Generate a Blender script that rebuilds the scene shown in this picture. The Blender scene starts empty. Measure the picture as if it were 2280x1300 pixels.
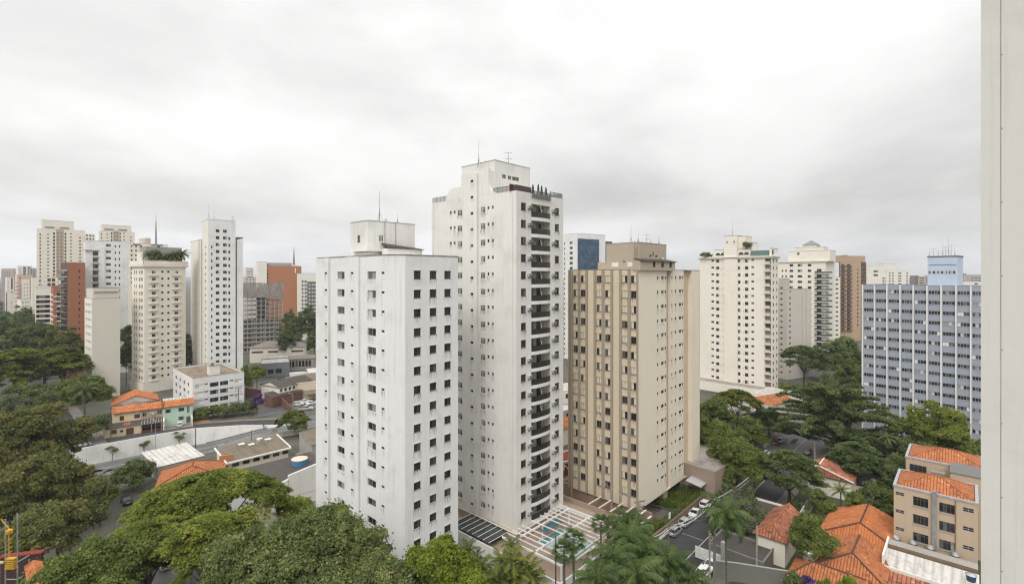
import bpy, math, random
import numpy as np
from mathutils import Vector, Matrix, noise
sc = bpy.context.scene
COL = sc.collection
PI = math.pi
R_ = math.radians
# ------------------------------------------------------------------ camera
F, HZ, CX, H = 1110.0, 612.0, 1140.0, 50.0      # focal length and horizon in photo pixels, eye height in metres
cd = bpy.data.cameras.new("camera"); cam = bpy.data.objects.new("camera", cd); COL.objects.link(cam)
cam.location = (0, 0, H); cam.rotation_euler = (R_(90), 0, 0)
cd.sensor_width = 36.0; cd.lens = 36.0 * F / 2280.0
cd.shift_y = -(650.0 - HZ) / 2280.0
cd.clip_start = 0.1; cd.clip_end = 20000.0
sc.camera = cam
# ------------------------------------------------------------------ light and exposure
SUN_EL, SUN_AZ = R_(44), R_(200)                # azimuth clockwise from +Y (the view direction): behind the camera, to its left
sd = bpy.data.lights.new("sun", 'SUN'); sun = bpy.data.objects.new("sun", sd); COL.objects.link(sun)
sd.energy = 1.5; sd.angle = R_(25); sd.color = (1.0, 0.965, 0.91)
_d = Vector((math.sin(SUN_AZ) * math.cos(SUN_EL), math.cos(SUN_AZ) * math.cos(SUN_EL), math.sin(SUN_EL)))
sd.use_shadow = True
sun.rotation_euler = _d.to_track_quat('Z', 'Y').to_euler()
sc.view_settings.view_transform = 'Standard'; sc.view_settings.look = 'None'
sc.view_settings.gamma = 1.0; sc.view_settings.use_curve_mapping = False
sc.view_settings.exposure = 0.08
sc.render.engine = 'CYCLES'
sc.cycles.max_bounces = 6; sc.cycles.diffuse_bounces = 3; sc.cycles.glossy_bounces = 2
sc.cycles.transparent_max_bounces = 6; sc.cycles.transmission_bounces = 2
sc.cycles.use_denoising = True; sc.cycles.denoiser = 'OPENIMAGEDENOISE'; sc.cycles.denoising_prefilter = 'NONE'; sc.cycles.denoising_quality = 'HIGH'
sc.cycles.pixel_filter_type = 'BLACKMAN_HARRIS'; sc.cycles.filter_width = 1.25


class NT:
    """short hand for wiring shader nodes"""
    def __init__(s, tree): s.t = tree
    def n(s, typ, ins=None, **kw):
        nd = s.t.nodes.new(typ)
        for k, v in kw.items(): setattr(nd, k, v)
        for k, v in (ins or {}).items(): s.set(nd.inputs[k], v)
        return nd
    def set(s, sock, v):
        if isinstance(v, bpy.types.NodeSocket): s.t.links.new(v, sock)
        else: sock.default_value = v
    def math(s, op, a, b=0.0, c=0.0, clamp=False):
        nd = s.t.nodes.new('ShaderNodeMath'); nd.operation = op; nd.use_clamp = clamp
        for i, v in enumerate((a, b, c)): s.set(nd.inputs[i], v)
        return nd.outputs[0]
    def mix(s, f, a, b, typ='MIX'):
        nd = s.t.nodes.new('ShaderNodeMix'); nd.data_type = 'RGBA'; nd.blend_type = typ
        s.set(nd.inputs[0], f); s.set(nd.inputs[6], a); s.set(nd.inputs[7], b)
        return nd.outputs[2]
    def noise(s, vec, scale, detail=3.0, rough=0.55, dist=0.0):
        nd = s.n('ShaderNodeTexNoise', {'Scale': scale, 'Detail': detail, 'Roughness': rough, 'Distortion': dist})
        if vec is not None: s.set(nd.inputs['Vector'], vec)
        return nd.outputs[0]
    def ramp(s, f, a, b, lo=0.0, hi=1.0):
        nd = s.n('ShaderNodeMapRange', {'Value': f, 'From Min': a, 'From Max': b, 'To Min': lo, 'To Max': hi})
        nd.interpolation_type = 'SMOOTHSTEP'
        return nd.outputs[0]
    def map(s, vec, scale=(1, 1, 1), loc=(0, 0, 0)):
        return s.n('ShaderNodeMapping', {'Vector': vec, 'Scale': scale, 'Location': loc}).outputs[0]


def c4(c): return (c[0], c[1], c[2], 1.0)


# ------------------------------------------------------------------ overcast sky (world)
w = bpy.data.worlds.new("World"); sc.world = w; w.use_nodes = True
w.node_tree.nodes.clear(); k = NT(w.node_tree)
sky = k.n('ShaderNodeTexSky', sky_type='NISHITA', sun_disc=False, sun_elevation=SUN_EL, sun_rotation=SUN_AZ, air_density=1.5, dust_density=3.0)
gen = k.n('ShaderNodeTexCoord').outputs['Generated']
sep = k.n('ShaderNodeSeparateXYZ', {0: gen}); dz = k.math('MAXIMUM', sep.outputs[2], 0.0)
inv = k.math('DIVIDE', 1.0, k.math('ADD', dz, 0.17))
pl = k.n('ShaderNodeCombineXYZ', {0: k.math('MULTIPLY', sep.outputs[0], inv), 1: k.math('MULTIPLY', sep.outputs[1], inv), 2: 0.0}).outputs[0]
big = k.noise(k.map(pl, (1.0, 0.7, 1), (3.1, 2.2, 0)), 0.55, 2.0, 0.5, 0.3)
mid = k.noise(k.map(pl, (0.9, 0.6, 1), (7.7, 1.3, 0)), 1.3, 4.0, 0.5, 0.1)
det = k.noise(k.map(gen, (1.0, 1.0, 2.2), (1.9, 5.0, 0)), 3.2, 6.0, 0.50, 0.12)
mass = k.math('ADD', k.math('MULTIPLY', big, 0.36), k.math('ADD', k.math('MULTIPLY', mid, 0.29), k.math('MULTIPLY', det, 0.35)))
lum = k.ramp(mass, 0.36, 0.62, 0.67, 0.94)
# thicker cloud low to the right, thin bright cloud high up on the left, a pale band over the horizon
lum = k.math('ADD', lum, k.math('MULTIPLY', k.math('MULTIPLY', sep.outputs[0], -0.24), k.ramp(dz, 0.0, 0.45, 0.6, 0.35)))
lum = k.math('ADD', lum, k.ramp(dz, 0.12, 0.46, 0.0, 0.115))
lum = k.math('SUBTRACT', lum, k.math('MULTIPLY', k.ramp(dz, 0.02, 0.14), k.math('MULTIPLY', k.ramp(dz, 0.14, 0.30, 1.0, 0.0), 0.06)))
up = k.ramp(dz, 0.48, 0.95, 1.0, 1.9)
lum = k.math('MULTIPLY', lum, up)
tintc = k.mix(k.ramp(dz, 0.0, 0.12), (0.965, 0.985, 1.005, 1), (1.0, 0.997, 0.99, 1))
cloud = k.n('ShaderNodeVectorMath', {0: tintc, 1: k.n('ShaderNodeCombineXYZ', {0: lum, 1: lum, 2: lum}).outputs[0]}, operation='MULTIPLY').outputs[0]
cloud = k.n('ShaderNodeVectorMath', {0: cloud, 'Scale': 10.0}, operation='SCALE').outputs[0]
bg = k.n('ShaderNodeBackground', {'Color': k.mix(0.985, sky.outputs[0], cloud), 'Strength': 0.1})
k.t.links.new(bg.outputs[0], k.n('ShaderNodeOutputWorld').inputs[0])
# ------------------------------------------------------------------ geometry helpers
def X_(px, Y): return (px - CX) / F * Y
def PT(px, Y, z=0.0): return Vector((X_(px, Y), Y, z))
def G(px, py, z=0.0):
    Y = (H - z) * F / (py - HZ)
    return Vector((X_(px, Y), Y, z))
def zat(py, Y): return H + (HZ - py) / F * Y
TH = R_(42.5)                                    # the street grid: one axis recedes to the right, the other to the left
UD = Vector((math.sin(TH), math.cos(TH), 0)); VD = Vector((-math.cos(TH), math.sin(TH), 0))
def UV_(u, v, z=0.0): return UD * u + VD * v + Vector((0, 0, z))


def tag(o, label=None, cat=None, group=None, kind=None):
    if label: o['label'] = label
    if cat: o['category'] = cat
    if group: o['group'] = group
    if kind: o['kind'] = kind
    return o


def empty(name, loc, rz=0.0, label=None, cat=None, group=None):
    o = bpy.data.objects.new(name, None); COL.objects.link(o)
    o.location = loc; o.rotation_euler = (0, 0, rz); o.empty_display_size = 0.3
    return tag(o, label, cat, group)


def link(name, mesh, parent=None, loc=(0, 0, 0), rz=0.0):
    o = bpy.data.objects.new(name, mesh); COL.objects.link(o)
    o.location = loc; o.rotation_euler = (0, 0, rz)
    if parent is not None: o.parent = parent
    return o


class MB:
    """collects faces; build() links them as one mesh object"""
    def __init__(s): s.v = []; s.f = []; s.m = []; s.uv = []; s.sm = []
    def face(s, pts, m=0, uv=None, smooth=False):
        i = len(s.v); s.v.extend([tuple(p) for p in pts]); s.f.append(tuple(range(i, i + len(pts))))
        s.m.append(m); s.sm.append(smooth)
        s.uv.extend(uv if uv else [(0, 0)] * len(pts))
    def box(s, x0, x1, y0, y1, z0, z1, m=0, top=None):
        if x0 > x1: x0, x1 = x1, x0
        if y0 > y1: y0, y1 = y1, y0
        s.prism([(x0, y0), (x1, y0), (x1, y1), (x0, y1)], z0, z1, m, top)
    def prism(s, poly, z0, z1, m=0, top=None, cap=True):
        n = len(poly)
        for i in range(n):
            a, b = poly[i], poly[(i + 1) % n]
            s.face([(a[0], a[1], z0), (b[0], b[1], z0), (b[0], b[1], z1), (a[0], a[1], z1)], m)
        if cap:
            s.face([(p[0], p[1], z1) for p in poly], m if top is None else top)
            s.face([(p[0], p[1], z0) for p in reversed(poly)], m)
    def tube(s, p0, p1, r0, r1=None, n=8, m=0, cap=True):
        r1 = r0 if r1 is None else r1
        p0, p1 = Vector(p0), Vector(p1); d = (p1 - p0)
        if d.length < 1e-6: return
        q = d.normalized().to_track_quat('Z', 'Y'); ra = []; rb = []
        for i in range(n):
            a = 2 * PI * i / n; c = Vector((math.cos(a), math.sin(a), 0))
            ra.append(p0 + q @ (c * r0)); rb.append(p1 + q @ (c * r1))
        for i in range(n):
            j = (i + 1) % n; s.face([ra[i], ra[j], rb[j], rb[i]], m, smooth=True)
        if cap: s.face(rb, m); s.face(list(reversed(ra)), m)
    def path(s, pts, r, n=6, m=0):
        for i in range(len(pts) - 1):
            a = r[i] if isinstance(r, (list, tuple)) else r
            b = r[i + 1] if isinstance(r, (list, tuple)) else r
            s.tube(pts[i], pts[i + 1], a, b, n, m, cap=(i == 0 or i == len(pts) - 2))
    def lathe(s, prof, c=(0, 0, 0), n=16, m=0):
        for i in range(len(prof) - 1):
            (r0, z0), (r1, z1) = prof[i], prof[i + 1]
            for j in range(n):
                a, b = 2 * PI * j / n, 2 * PI * (j + 1) / n
                P = lambda r, t, z: (c[0] + r * math.cos(t), c[1] + r * math.sin(t), c[2] + z)
                pts = [P(r0, a, z0), P(r0, b, z0), P(r1, b, z1), P(r1, a, z1)]
                if r0 < 1e-6: pts = [pts[0], pts[2], pts[3]]
                elif r1 < 1e-6: pts = pts[:3]
                s.face(pts, m, smooth=True)
    def mesh(s, name, mats):
        me = bpy.data.meshes.new(name)
        me.from_pydata(s.v, [], s.f)
        if not isinstance(mats, (list, tuple)): mats = [mats]
        for x in mats: me.materials.append(x)
        if s.f:
            me.polygons.foreach_set('material_index', s.m)
            me.polygons.foreach_set('use_smooth', s.sm)
            if any(u != (0, 0) for u in s.uv):
                l = me.uv_layers.new(name='UVMap')
                l.data.foreach_set('uv', [c for u in s.uv for c in u])
        me.update()
        return me
    def build(s, name, mats, parent=None, loc=(0, 0, 0), rz=0.0):
        return link(name, s.mesh(name, mats), parent, loc, rz)


# ------------------------------------------------------------------ materials (all procedural)
_MC = {}
def newmat(name):
    m = bpy.data.materials.new(name); m.use_nodes = True
    m.node_tree.nodes.clear(); t = NT(m.node_tree)
    bs = t.n('ShaderNodeBsdfPrincipled'); out = t.n('ShaderNodeOutputMaterial')
    m.node_tree.links.new(bs.outputs[0], out.inputs[0])
    return m, t, bs


def wall(name, col, dirt=0.35, dcol=None, rough=0.85, streak=1.0, scale=1.0):
    """weathered render or paint: blotches, rain streaks running down, fine grain"""
    if name in _MC: return _MC[name]
    m, t, bs = newmat(name)
    ob = t.n('ShaderNodeTexCoord').outputs['Object']
    blot = t.ramp(t.noise(ob, 0.16 * scale, 5, 0.62, 0.4), 0.45, 0.72)
    strk = t.ramp(t.noise(t.map(ob, (2.6 * scale, 2.6 * scale, 0.09 * scale)), 1.0, 5, 0.68), 0.50, 0.74)
    fine = t.noise(ob, 2.6 * scale, 5, 0.7)
    spot = t.ramp(t.noise(ob, 0.9 * scale, 6, 0.75, 1.0), 0.60, 0.78)
    d = t.math('ADD', t.math('MULTIPLY', blot, 0.45), t.math('MULTIPLY', strk, 0.55 * streak))
    d = t.math('ADD', d, t.math('MULTIPLY', spot, 0.45))
    d = t.math('ADD', d, t.math('MULTIPLY', t.math('SUBTRACT', fine, 0.5), 0.35))
    d = t.math('MULTIPLY', d, dirt, clamp=True)
    dcol = dcol or tuple(c * f for c, f in zip(col, (0.50, 0.47, 0.42)))
    bs.inputs['Base Color'].default_value = c4(col)
    t.set(bs.inputs['Base Color'], t.mix(d, c4(col), c4(dcol)))
    bs.inputs['Roughness'].default_value = rough
    bs.inputs['Specular IOR Level'].default_value = 0.25
    b = t.n('ShaderNodeBump', {'Strength': 0.12, 'Distance': 0.03, 'Height': fine})
    t.set(bs.inputs['Normal'], b.outputs[0])
    _MC[name] = m
    return m


def plain(name, col, rough=0.6, metal=0.0, var=0.15, spec=0.4, scale=1.5):
    if name in _MC: return _MC[name]
    m, t, bs = newmat(name)
    ob = t.n('ShaderNodeTexCoord').outputs['Object']
    f = t.noise(ob, scale, 4, 0.65)
    lo = tuple(c * (1 - var) for c in col); hi = tuple(min(1, c * (1 + var)) for c in col)
    t.set(bs.inputs['Base Color'], t.mix(t.ramp(f, 0.3, 0.7), c4(lo), c4(hi)))
    bs.inputs['Roughness'].default_value = rough; bs.inputs['Metallic'].default_value = metal
    bs.inputs['Specular IOR Level'].default_value = spec
    _MC[name] = m
    return m


def tiles(name, col, dark, light, pitch=0.42, course=0.40, moss=0.3, contrast=0.75):
    """clay pan tiles: UV in metres, u along the eave, v up the slope"""
    m, t, bs = newmat(name)
    uv = t.n('ShaderNodeUVMap').outputs[0]
    s = t.n('ShaderNodeSeparateXYZ', {0: uv})
    fu = t.math('FRACT', t.math('DIVIDE', s.outputs[0], pitch))
    fv = t.math('FRACT', t.math('DIVIDE', s.outputs[1], course))
    hump = t.math('SINE', t.math('MULTIPLY', fu, PI))
    hgt = t.math('ADD', hump, t.math('MULTIPLY', t.math('SUBTRACT', 1.0, fv), 0.5))
    iu = t.math('FLOOR', t.math('DIVIDE', s.outputs[0], pitch)); iv = t.math('FLOOR', t.math('DIVIDE', s.outputs[1], course))
    wn = t.n('ShaderNodeTexWhiteNoise', {0: t.n('ShaderNodeCombineXYZ', {0: iu, 1: iv, 2: 0.0}).outputs[0]}, noise_dimensions='3D').outputs[0]
    ob = t.n('ShaderNodeTexCoord').outputs['Object']
    base = t.mix(t.math('MULTIPLY', wn, 0.9), c4(col), c4(light)); base = t.mix(t.ramp(wn, 0.0, 0.10, 0.7, 0.0), base, c4(dark)); base = t.mix(t.ramp(wn, 0.95, 0.97, 0.0, 0.5), base, c4(tuple(min(1, x * 1.5 + .05) for x in light)))
    mo = t.ramp(t.noise(ob, 0.55, 7, 0.74, 0.6), 0.44, 0.66)
    base = t.mix(t.math('MULTIPLY', mo, moss), base, c4(dark))
    gap = t.ramp(hump, 0.10, 0.55, contrast, 0.0)
    base = t.mix(gap, base, c4(tuple(x * 0.45 for x in dark)))
    t.set(bs.inputs['Base Color'], base)
    bs.inputs['Roughness'].default_value = 0.85; bs.inputs['Specular IOR Level'].default_value = 0.2
    b = t.n('ShaderNodeBump', {'Strength': 0.8, 'Distance': 0.08, 'Height': hgt})
    t.set(bs.inputs['Normal'], b.outputs[0])
    return m


def corrug(name, col, dark, pitch=0.35, dirt=0.4):
    """corrugated sheet: ribs run up the slope (UV v)"""
    m, t, bs = newmat(name)
    uv = t.n('ShaderNodeUVMap').outputs[0]; s = t.n('ShaderNodeSeparateXYZ', {0: uv})
    wv = t.math('SINE', t.math('MULTIPLY', s.outputs[0], 2 * PI / pitch))
    ob = t.n('ShaderNodeTexCoord').outputs['Object']
    st = t.ramp(t.noise(t.map(uv, (1.2, 0.12, 1)), 1.0, 4, 0.6), 0.42, 0.75)
    bl = t.ramp(t.noise(ob, 0.5, 6, 0.72, 0.8), 0.48, 0.70)
    d = t.math('MULTIPLY', t.math('ADD', t.math('MULTIPLY', st, 0.6), t.math('MULTIPLY', bl, 0.7)), dirt, clamp=True)
    rib = t.ramp(wv, -1.0, -0.2, 0.35, 0.0)
    t.set(bs.inputs['Base Color'], t.mix(rib, t.mix(d, c4(col), c4(dark)), c4(dark)))
    bs.inputs['Roughness'].default_value = 0.7; bs.inputs['Specular IOR Level'].default_value = 0.3
    b = t.n('ShaderNodeBump', {'Strength': 0.7, 'Distance': 0.05, 'Height': wv})
    t.set(bs.inputs['Normal'], b.outputs[0])
    return m


def glass(name, col, rough=0.06, spec=0.5):
    m, t, bs = newmat(name)
    ob = t.n('ShaderNodeObjectInfo').outputs['Random']
    t.set(bs.inputs['Base Color'], t.mix(ob, c4(col), c4(tuple(c * 2.2 for c in col))))
    bs.inputs['Roughness'].default_value = rough; bs.inputs['Specular IOR Level'].default_value = spec
    return m


def foliage(name, dark, mid, light, trans=0.35):
    """leaf colour differs from twig to twig (attribute 'tint'), light passes through the blades"""
    m = bpy.data.materials.new(name); m.use_nodes = True; m.node_tree.nodes.clear(); t = NT(m.node_tree)
    a = t.n('ShaderNodeAttribute', attribute_name='tint').outputs['Fac']
    r = t.n('ShaderNodeValToRGB', {0: a}).color_ramp if False else None
    lo = t.mix(t.ramp(a, 0.0, 0.5), c4(dark), c4(mid)); col = t.mix(t.ramp(a, 0.5, 1.0), lo, c4(light))
    d = t.n('ShaderNodeBsdfDiffuse', {'Color': col}); tr = t.n('ShaderNodeBsdfTranslucent', {'Color': col})
    gl = t.n('ShaderNodeBsdfGlossy', {'Color': (0.9, 0.95, 1, 1), 'Roughness': 0.45})
    s1 = t.n('ShaderNodeMixShader', {0: trans, 1: d.outputs[0], 2: tr.outputs[0]})
    s2 = t.n('ShaderNodeMixShader', {0: 0.012, 1: s1.outputs[0], 2: gl.outputs[0]})
    t.t.links.new(s2.outputs[0], t.n('ShaderNodeOutputMaterial').inputs[0])
    return m


def groundmat(name, col, dark, scale=0.4, patch=0.5, rough=0.9, spec=0.3):
    m, t, bs = newmat(name)
    ob = t.n('ShaderNodeTexCoord').outputs['Object']
    a = t.ramp(t.noise(ob, scale, 6, 0.65, 0.5), 0.38, 0.68); b2 = t.noise(ob, scale * 9, 5, 0.7)
    f = t.math('ADD', t.math('MULTIPLY', a, patch), t.math('MULTIPLY', t.math('SUBTRACT', b2, 0.5), 0.6), clamp=True)
    t.set(bs.inputs['Base Color'], t.mix(f, c4(col), c4(dark)))
    bs.inputs['Roughness'].default_value = rough; bs.inputs['Specular IOR Level'].default_value = spec
    bm = t.n('ShaderNodeBump', {'Strength': 0.15, 'Distance': 0.03, 'Height': b2}); t.set(bs.inputs['Normal'], bm.outputs[0])
    return m


class M: pass
M.white = wall('white paint', (0.765, 0.762, 0.75), 0.70, (0.42, 0.40, 0.36))
M.white2 = wall('off white paint', (0.715, 0.70, 0.655), 0.62, (0.40, 0.37, 0.32))
M.beige = wall('beige render', (0.645, 0.56, 0.43), 0.30, (0.40, 0.32, 0.22))
M.beigel = wall('light beige render', (0.74, 0.675, 0.555), 0.34, (0.47, 0.39, 0.28))
M.tan = wall('tan render', (0.60, 0.50, 0.36), 0.45, (0.27, 0.21, 0.14))
M.taupe = wall('taupe pillar paint', (0.36, 0.29, 0.215), 0.25)
M.taupel = wall('pale taupe render', (0.44, 0.375, 0.29), 0.22)
M.cream = wall('cream render', (0.78, 0.735, 0.64), 0.28)
M.creamw = wall('cream white render', (0.78, 0.745, 0.67), 0.22)
M.peach = wall('peach render', (0.60, 0.44, 0.36), 0.2)
M.pink = wall('pale pink render', (0.66, 0.58, 0.50), 0.22)
M.grey = wall('grey render', (0.36, 0.35, 0.34), 0.3)
M.dgrey = wall('dark concrete', (0.17, 0.165, 0.16), 0.4)
M.conc = wall('raw concrete', (0.36, 0.34, 0.31), 0.55, (0.15, 0.13, 0.11))
M.greige = wall('greige render', (0.56, 0.52, 0.47), 0.2)
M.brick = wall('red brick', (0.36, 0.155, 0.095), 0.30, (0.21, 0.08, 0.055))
M.orangeb = wall('orange brick', (0.42, 0.185, 0.10), 0.28, (0.31, 0.11, 0.05))
M.obrown = wall('orange brown render', (0.47, 0.335, 0.225), 0.22)
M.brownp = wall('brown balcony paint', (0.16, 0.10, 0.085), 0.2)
M.blueb = wall('pale blue panel', (0.325, 0.360, 0.415), 0.50, (0.21, 0.235, 0.275))
M.bluel = wall('light blue render', (0.50, 0.58, 0.69), 0.25)
M.yellow = wall('pale yellow render', (0.68, 0.585, 0.38), 0.4)
M.taupeh = wall('taupe house render', (0.42, 0.34, 0.25), 0.35)
M.mint = wall('mint render', (0.46, 0.60, 0.49), 0.35)
M.school = wall('sand render', (0.50, 0.395, 0.285), 0.35, (0.32, 0.235, 0.16))
M.orangew = wall('orange painted wall', (0.42, 0.19, 0.085), 0.2)
M.brownw = wall('brown brick wall', (0.17, 0.085, 0.065), 0.4)
M.redp = wall('red paint', (0.21, 0.042, 0.032), 0.6)
M.bluep = wall('blue paint', (0.06, 0.22, 0.42), 0.2)
M.gwall = wall('greenish grey wall', (0.20, 0.20, 0.175), 0.35)
M.nbr = wall('pale grey cladding', (0.63, 0.615, 0.575), 0.40, None, 0.7, 0.6, 3.0)
M.retain = wall('whitewashed retaining wall', (0.76, 0.745, 0.72), 0.75, (0.36, 0.33, 0.30), scale=1.6)
M.stone = wall('brown stone wall', (0.20, 0.145, 0.095), 0.6, (0.08, 0.06, 0.045), scale=4.0)
M.slab = wall('balcony slab paint', (0.74, 0.73, 0.70), 0.3)
M.alu = plain('aluminium', (0.50, 0.50, 0.49), 0.45, 0.3)
M.dframe = plain('dark bronze frame', (0.045, 0.037, 0.032), 0.4)
M.wframe = plain('white frame', (0.72, 0.72, 0.70), 0.5)
M.coping = plain('weathered coping', (0.20, 0.19, 0.17), 0.8, var=0.4)
M.roofg = groundmat('roof membrane', (0.33, 0.30, 0.27), (0.16, 0.14, 0.12), 0.5, 0.7)
M.roofw = groundmat('pale roof', (0.50, 0.48, 0.45), (0.27, 0.25, 0.23), 0.5, 0.8)
M.gdark = glass('dark window glass', (0.016, 0.016, 0.018), 0.08)
M.ggrey = glass('grey window glass', (0.055, 0.058, 0.06), 0.12)
M.gblue, t, bs = newmat('blue curtain wall glass')
ob = t.n('ShaderNodeTexCoord').outputs['Object']; sp = t.n('ShaderNodeSeparateXYZ', {0: ob})
cell = t.n('ShaderNodeCombineXYZ', {0: t.math('FLOOR', t.math('DIVIDE', sp.outputs[0], 1.5)), 1: t.math('FLOOR', t.math('DIVIDE', sp.outputs[1], 1.5)), 2: t.math('FLOOR', t.math('DIVIDE', sp.outputs[2], 1.5))}).outputs[0]
rn = t.n('ShaderNodeTexWhiteNoise', {0: cell}, noise_dimensions='3D').outputs[0]
t.set(bs.inputs['Base Color'], t.mix(rn, (0.012, 0.040, 0.085, 1), (0.045, 0.115, 0.19, 1)))
bs.inputs['Roughness'].default_value = 0.08; bs.inputs['Specular IOR Level'].default_value = 0.8
M.blind = plain('closed blind', (0.56, 0.53, 0.48), 0.7)
M.blindw = plain('white blind', (0.74, 0.74, 0.72), 0.7)
M.shut = plain('beige shutter', (0.66, 0.60, 0.49), 0.7)
M.shutbr = plain('brown shutter', (0.11, 0.045, 0.03), 0.6)
M.curt = plain('curtain cloth', (0.30, 0.29, 0.27), 0.9)
M.black = plain('black metal', (0.02, 0.02, 0.022), 0.45)
M.rail = plain('dark railing', (0.035, 0.034, 0.033), 0.3, 0.2)
M.metal = plain('galvanised metal', (0.46, 0.47, 0.48), 0.38, 0.7)
M.dmetal = plain('dull metal', (0.16, 0.155, 0.15), 0.6, 0.3)
M.void = plain('painted interior shade', (0.10, 0.09, 0.08), 0.9)  # dark tone that stands in for the shade of deep interiors
M.wood = plain('weathered wood', (0.12, 0.095, 0.075), 0.85, var=0.3)
M.pole = plain('concrete pole', (0.33, 0.30, 0.27), 0.9, var=0.2)
M.bark = plain('bark', (0.085, 0.065, 0.048), 0.95, var=0.4, scale=4)
M.barkp = plain('palm bark', (0.13, 0.105, 0.08), 0.95, var=0.4, scale=5)
M.tile = tiles('terracotta tile', (0.41, 0.135, 0.052), (0.16, 0.065, 0.042), (0.52, 0.20, 0.08), moss=0.5)
M.tileo = tiles('orange roof tile', (0.48, 0.160, 0.055), (0.26, 0.085, 0.04), (0.54, 0.20, 0.075), moss=0.6, contrast=0.4)
M.tiler = tiles('old red roof tile', (0.34, 0.115, 0.06), (0.11, 0.06, 0.045), (0.47, 0.19, 0.11), moss=0.65, pitch=0.5)
M.fibro = corrug('fibre cement sheet', (0.20, 0.165, 0.12), (0.075, 0.06, 0.045), 0.5, 0.8)
M.whitesheet = corrug('white roof sheet', (0.60, 0.58, 0.55), (0.24, 0.21, 0.18), 1.1, 0.8)
M.darksheet = corrug('dark ribbed sheet', (0.085, 0.072, 0.066), (0.04, 0.034, 0.03), 0.55, 0.5)
M.greysheet = corrug('grey roof sheet', (0.24, 0.20, 0.175), (0.12, 0.10, 0.085), 0.5, 0.5)
M.dbrsheet = corrug('blackened roof sheet', (0.075, 0.062, 0.05), (0.03, 0.026, 0.022), 0.6, 0.6)
M.pool = plain('pool water', (0.13, 0.30, 0.29), 0.06, 0.0, 0.2, 0.5)
M.deck = wall('terracotta deck', (0.36, 0.275, 0.215), 0.4)
M.asph = groundmat('asphalt', (0.058, 0.058, 0.060), (0.036, 0.036, 0.038), 0.25, 0.6, 0.8)
M.wetasph = groundmat('worn asphalt', (0.115, 0.115, 0.115), (0.065, 0.065, 0.067), 0.2, 0.7, 0.5, 0.5)
M.pave = groundmat('pavement slabs', (0.21, 0.19, 0.17), (0.11, 0.10, 0.09), 0.5, 0.6)
M.paver = groundmat('reddish pavement', (0.22, 0.165, 0.135), (0.12, 0.09, 0.075), 0.5, 0.6)
M.soil = groundmat('city ground', (0.105, 0.098, 0.082), (0.045, 0.055, 0.03), 0.06, 0.8)
M.paint = groundmat('road paint', (0.66, 0.65, 0.62), (0.35, 0.34, 0.33), 1.5, 0.6)
M.f_dull = foliage('olive leaves', (0.0781, 0.1049, 0.0288), (0.1445, 0.1835, 0.0551), (0.2745, 0.2818, 0.0983))
M.f_bright = foliage('bright green leaves', (0.0853, 0.1133, 0.0155), (0.1633, 0.2035, 0.0283), (0.2911, 0.3026, 0.0489))
M.f_lime = foliage('lime leaves', (0.0935, 0.1275, 0.0102), (0.1615, 0.2125, 0.017), (0.255, 0.2932, 0.034))
M.f_dark = foliage('dark green leaves', (0.0609, 0.0893, 0.0288), (0.1154, 0.1584, 0.049), (0.2003, 0.2448, 0.0792))
M.f_brown = foliage('olive leaves with russet tips', (0.0724, 0.0905, 0.0233), (0.1358, 0.1526, 0.0388), (0.278, 0.2263, 0.0672))
M.f_mid = foliage('mid green leaves', (0.0736, 0.1025, 0.0192), (0.135, 0.1776, 0.0355), (0.2302, 0.2664, 0.0615))
M.f_palm = foliage('palm leaves', (0.040, 0.068, 0.016), (0.080, 0.125, 0.030), (0.15, 0.20, 0.06))
M.f_grey = foliage('grey green leaves', (0.0638, 0.0792, 0.0385), (0.1155, 0.1375, 0.066), (0.198, 0.2145, 0.11))
M.f_flame = foliage('green leaves with orange sprays', (0.058, 0.095, 0.015), (0.11, 0.16, 0.024), (0.34, 0.18, 0.033))
M.f_purple = foliage('purple blossom', (0.07, 0.03, 0.11), (0.14, 0.07, 0.21), (0.23, 0.13, 0.30))
# ------------------------------------------------------------------ buildings
RNG = random.Random(7)
# pane choices of each window style: (frame material, frame width, number of leaves, list of leaf combinations, glazing bars)
def styles():
    g, k, b, bw, c, sh, br = M.gdark, M.ggrey, M.blind, M.blindw, M.curt, M.shut, M.shutbr
    return {
        'dark':  (M.dframe, .06, 2, [(g, g), (g, k), (k, g), (g, g), (g, c)]),
        'shutdark': (M.dframe, .07, 2, [(br2, br2), (br2, g), (g, br2), (g, br2), (br2, k)]),
        'slide': (M.alu, .05, 2, [(g, k), (k, c), (b, k), (c, g), (g, c), (k, g), (k, k), (g, g), (c, k), (g, k)]),
        'shut':  (M.dmetal, .05, 2, [(sh, sh), (sh, g), (g, g), (k, g), (g, sh), (sh, sh), (k, sh)]),
        'bars':  (M.wframe, .06, 3, [(g, k, g), (k, k, g), (g, g, k), (c, k, g)]),
        'vent':  (M.alu, .05, 1, [(g,), (k,), (g,)]),
        'ventd': (M.dframe, .05, 1, [(g,)]),
        'strip': (M.alu, .07, 4, [(g, k, k, g), (k, k, k, k), (g, g, g, g), (k, g, k, bw), (bw, k, g, g), (k, c, k, g), (bw, bw, k, k), (g, k, g, k), (g, g, k, g), (c, c, b, c), (g, b, k, g), (c, b, g, k), (k, g, g, k), (g, k, k, g), (g, g, g, k)]),
        'four':  (M.dmetal, .05, 4, [(g, g, g, g), (g, k, g, g), (k, g, g, c)]),
        'louvre': (M.alu, .06, 2, [(g, g)]),
        'brown': (M.shutbr, .08, 2, [(br, br)]),
        'white': (M.wframe, .07, 2, [(bw, bw), (b, bw)]),
        'plain': (M.dframe, .04, 1, [(g,), (k,), (g,)]),
        'plain2': (M.dframe, .05, 2, [(g, g), (g, k), (k, g)]),
        'redb': (M.redp, .05, 2, [(br, br)]),
    }
br2 = plain('dark brown shutter', (0.045, 0.034, 0.030), 0.5)
STY = styles()
_WM = {}


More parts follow.
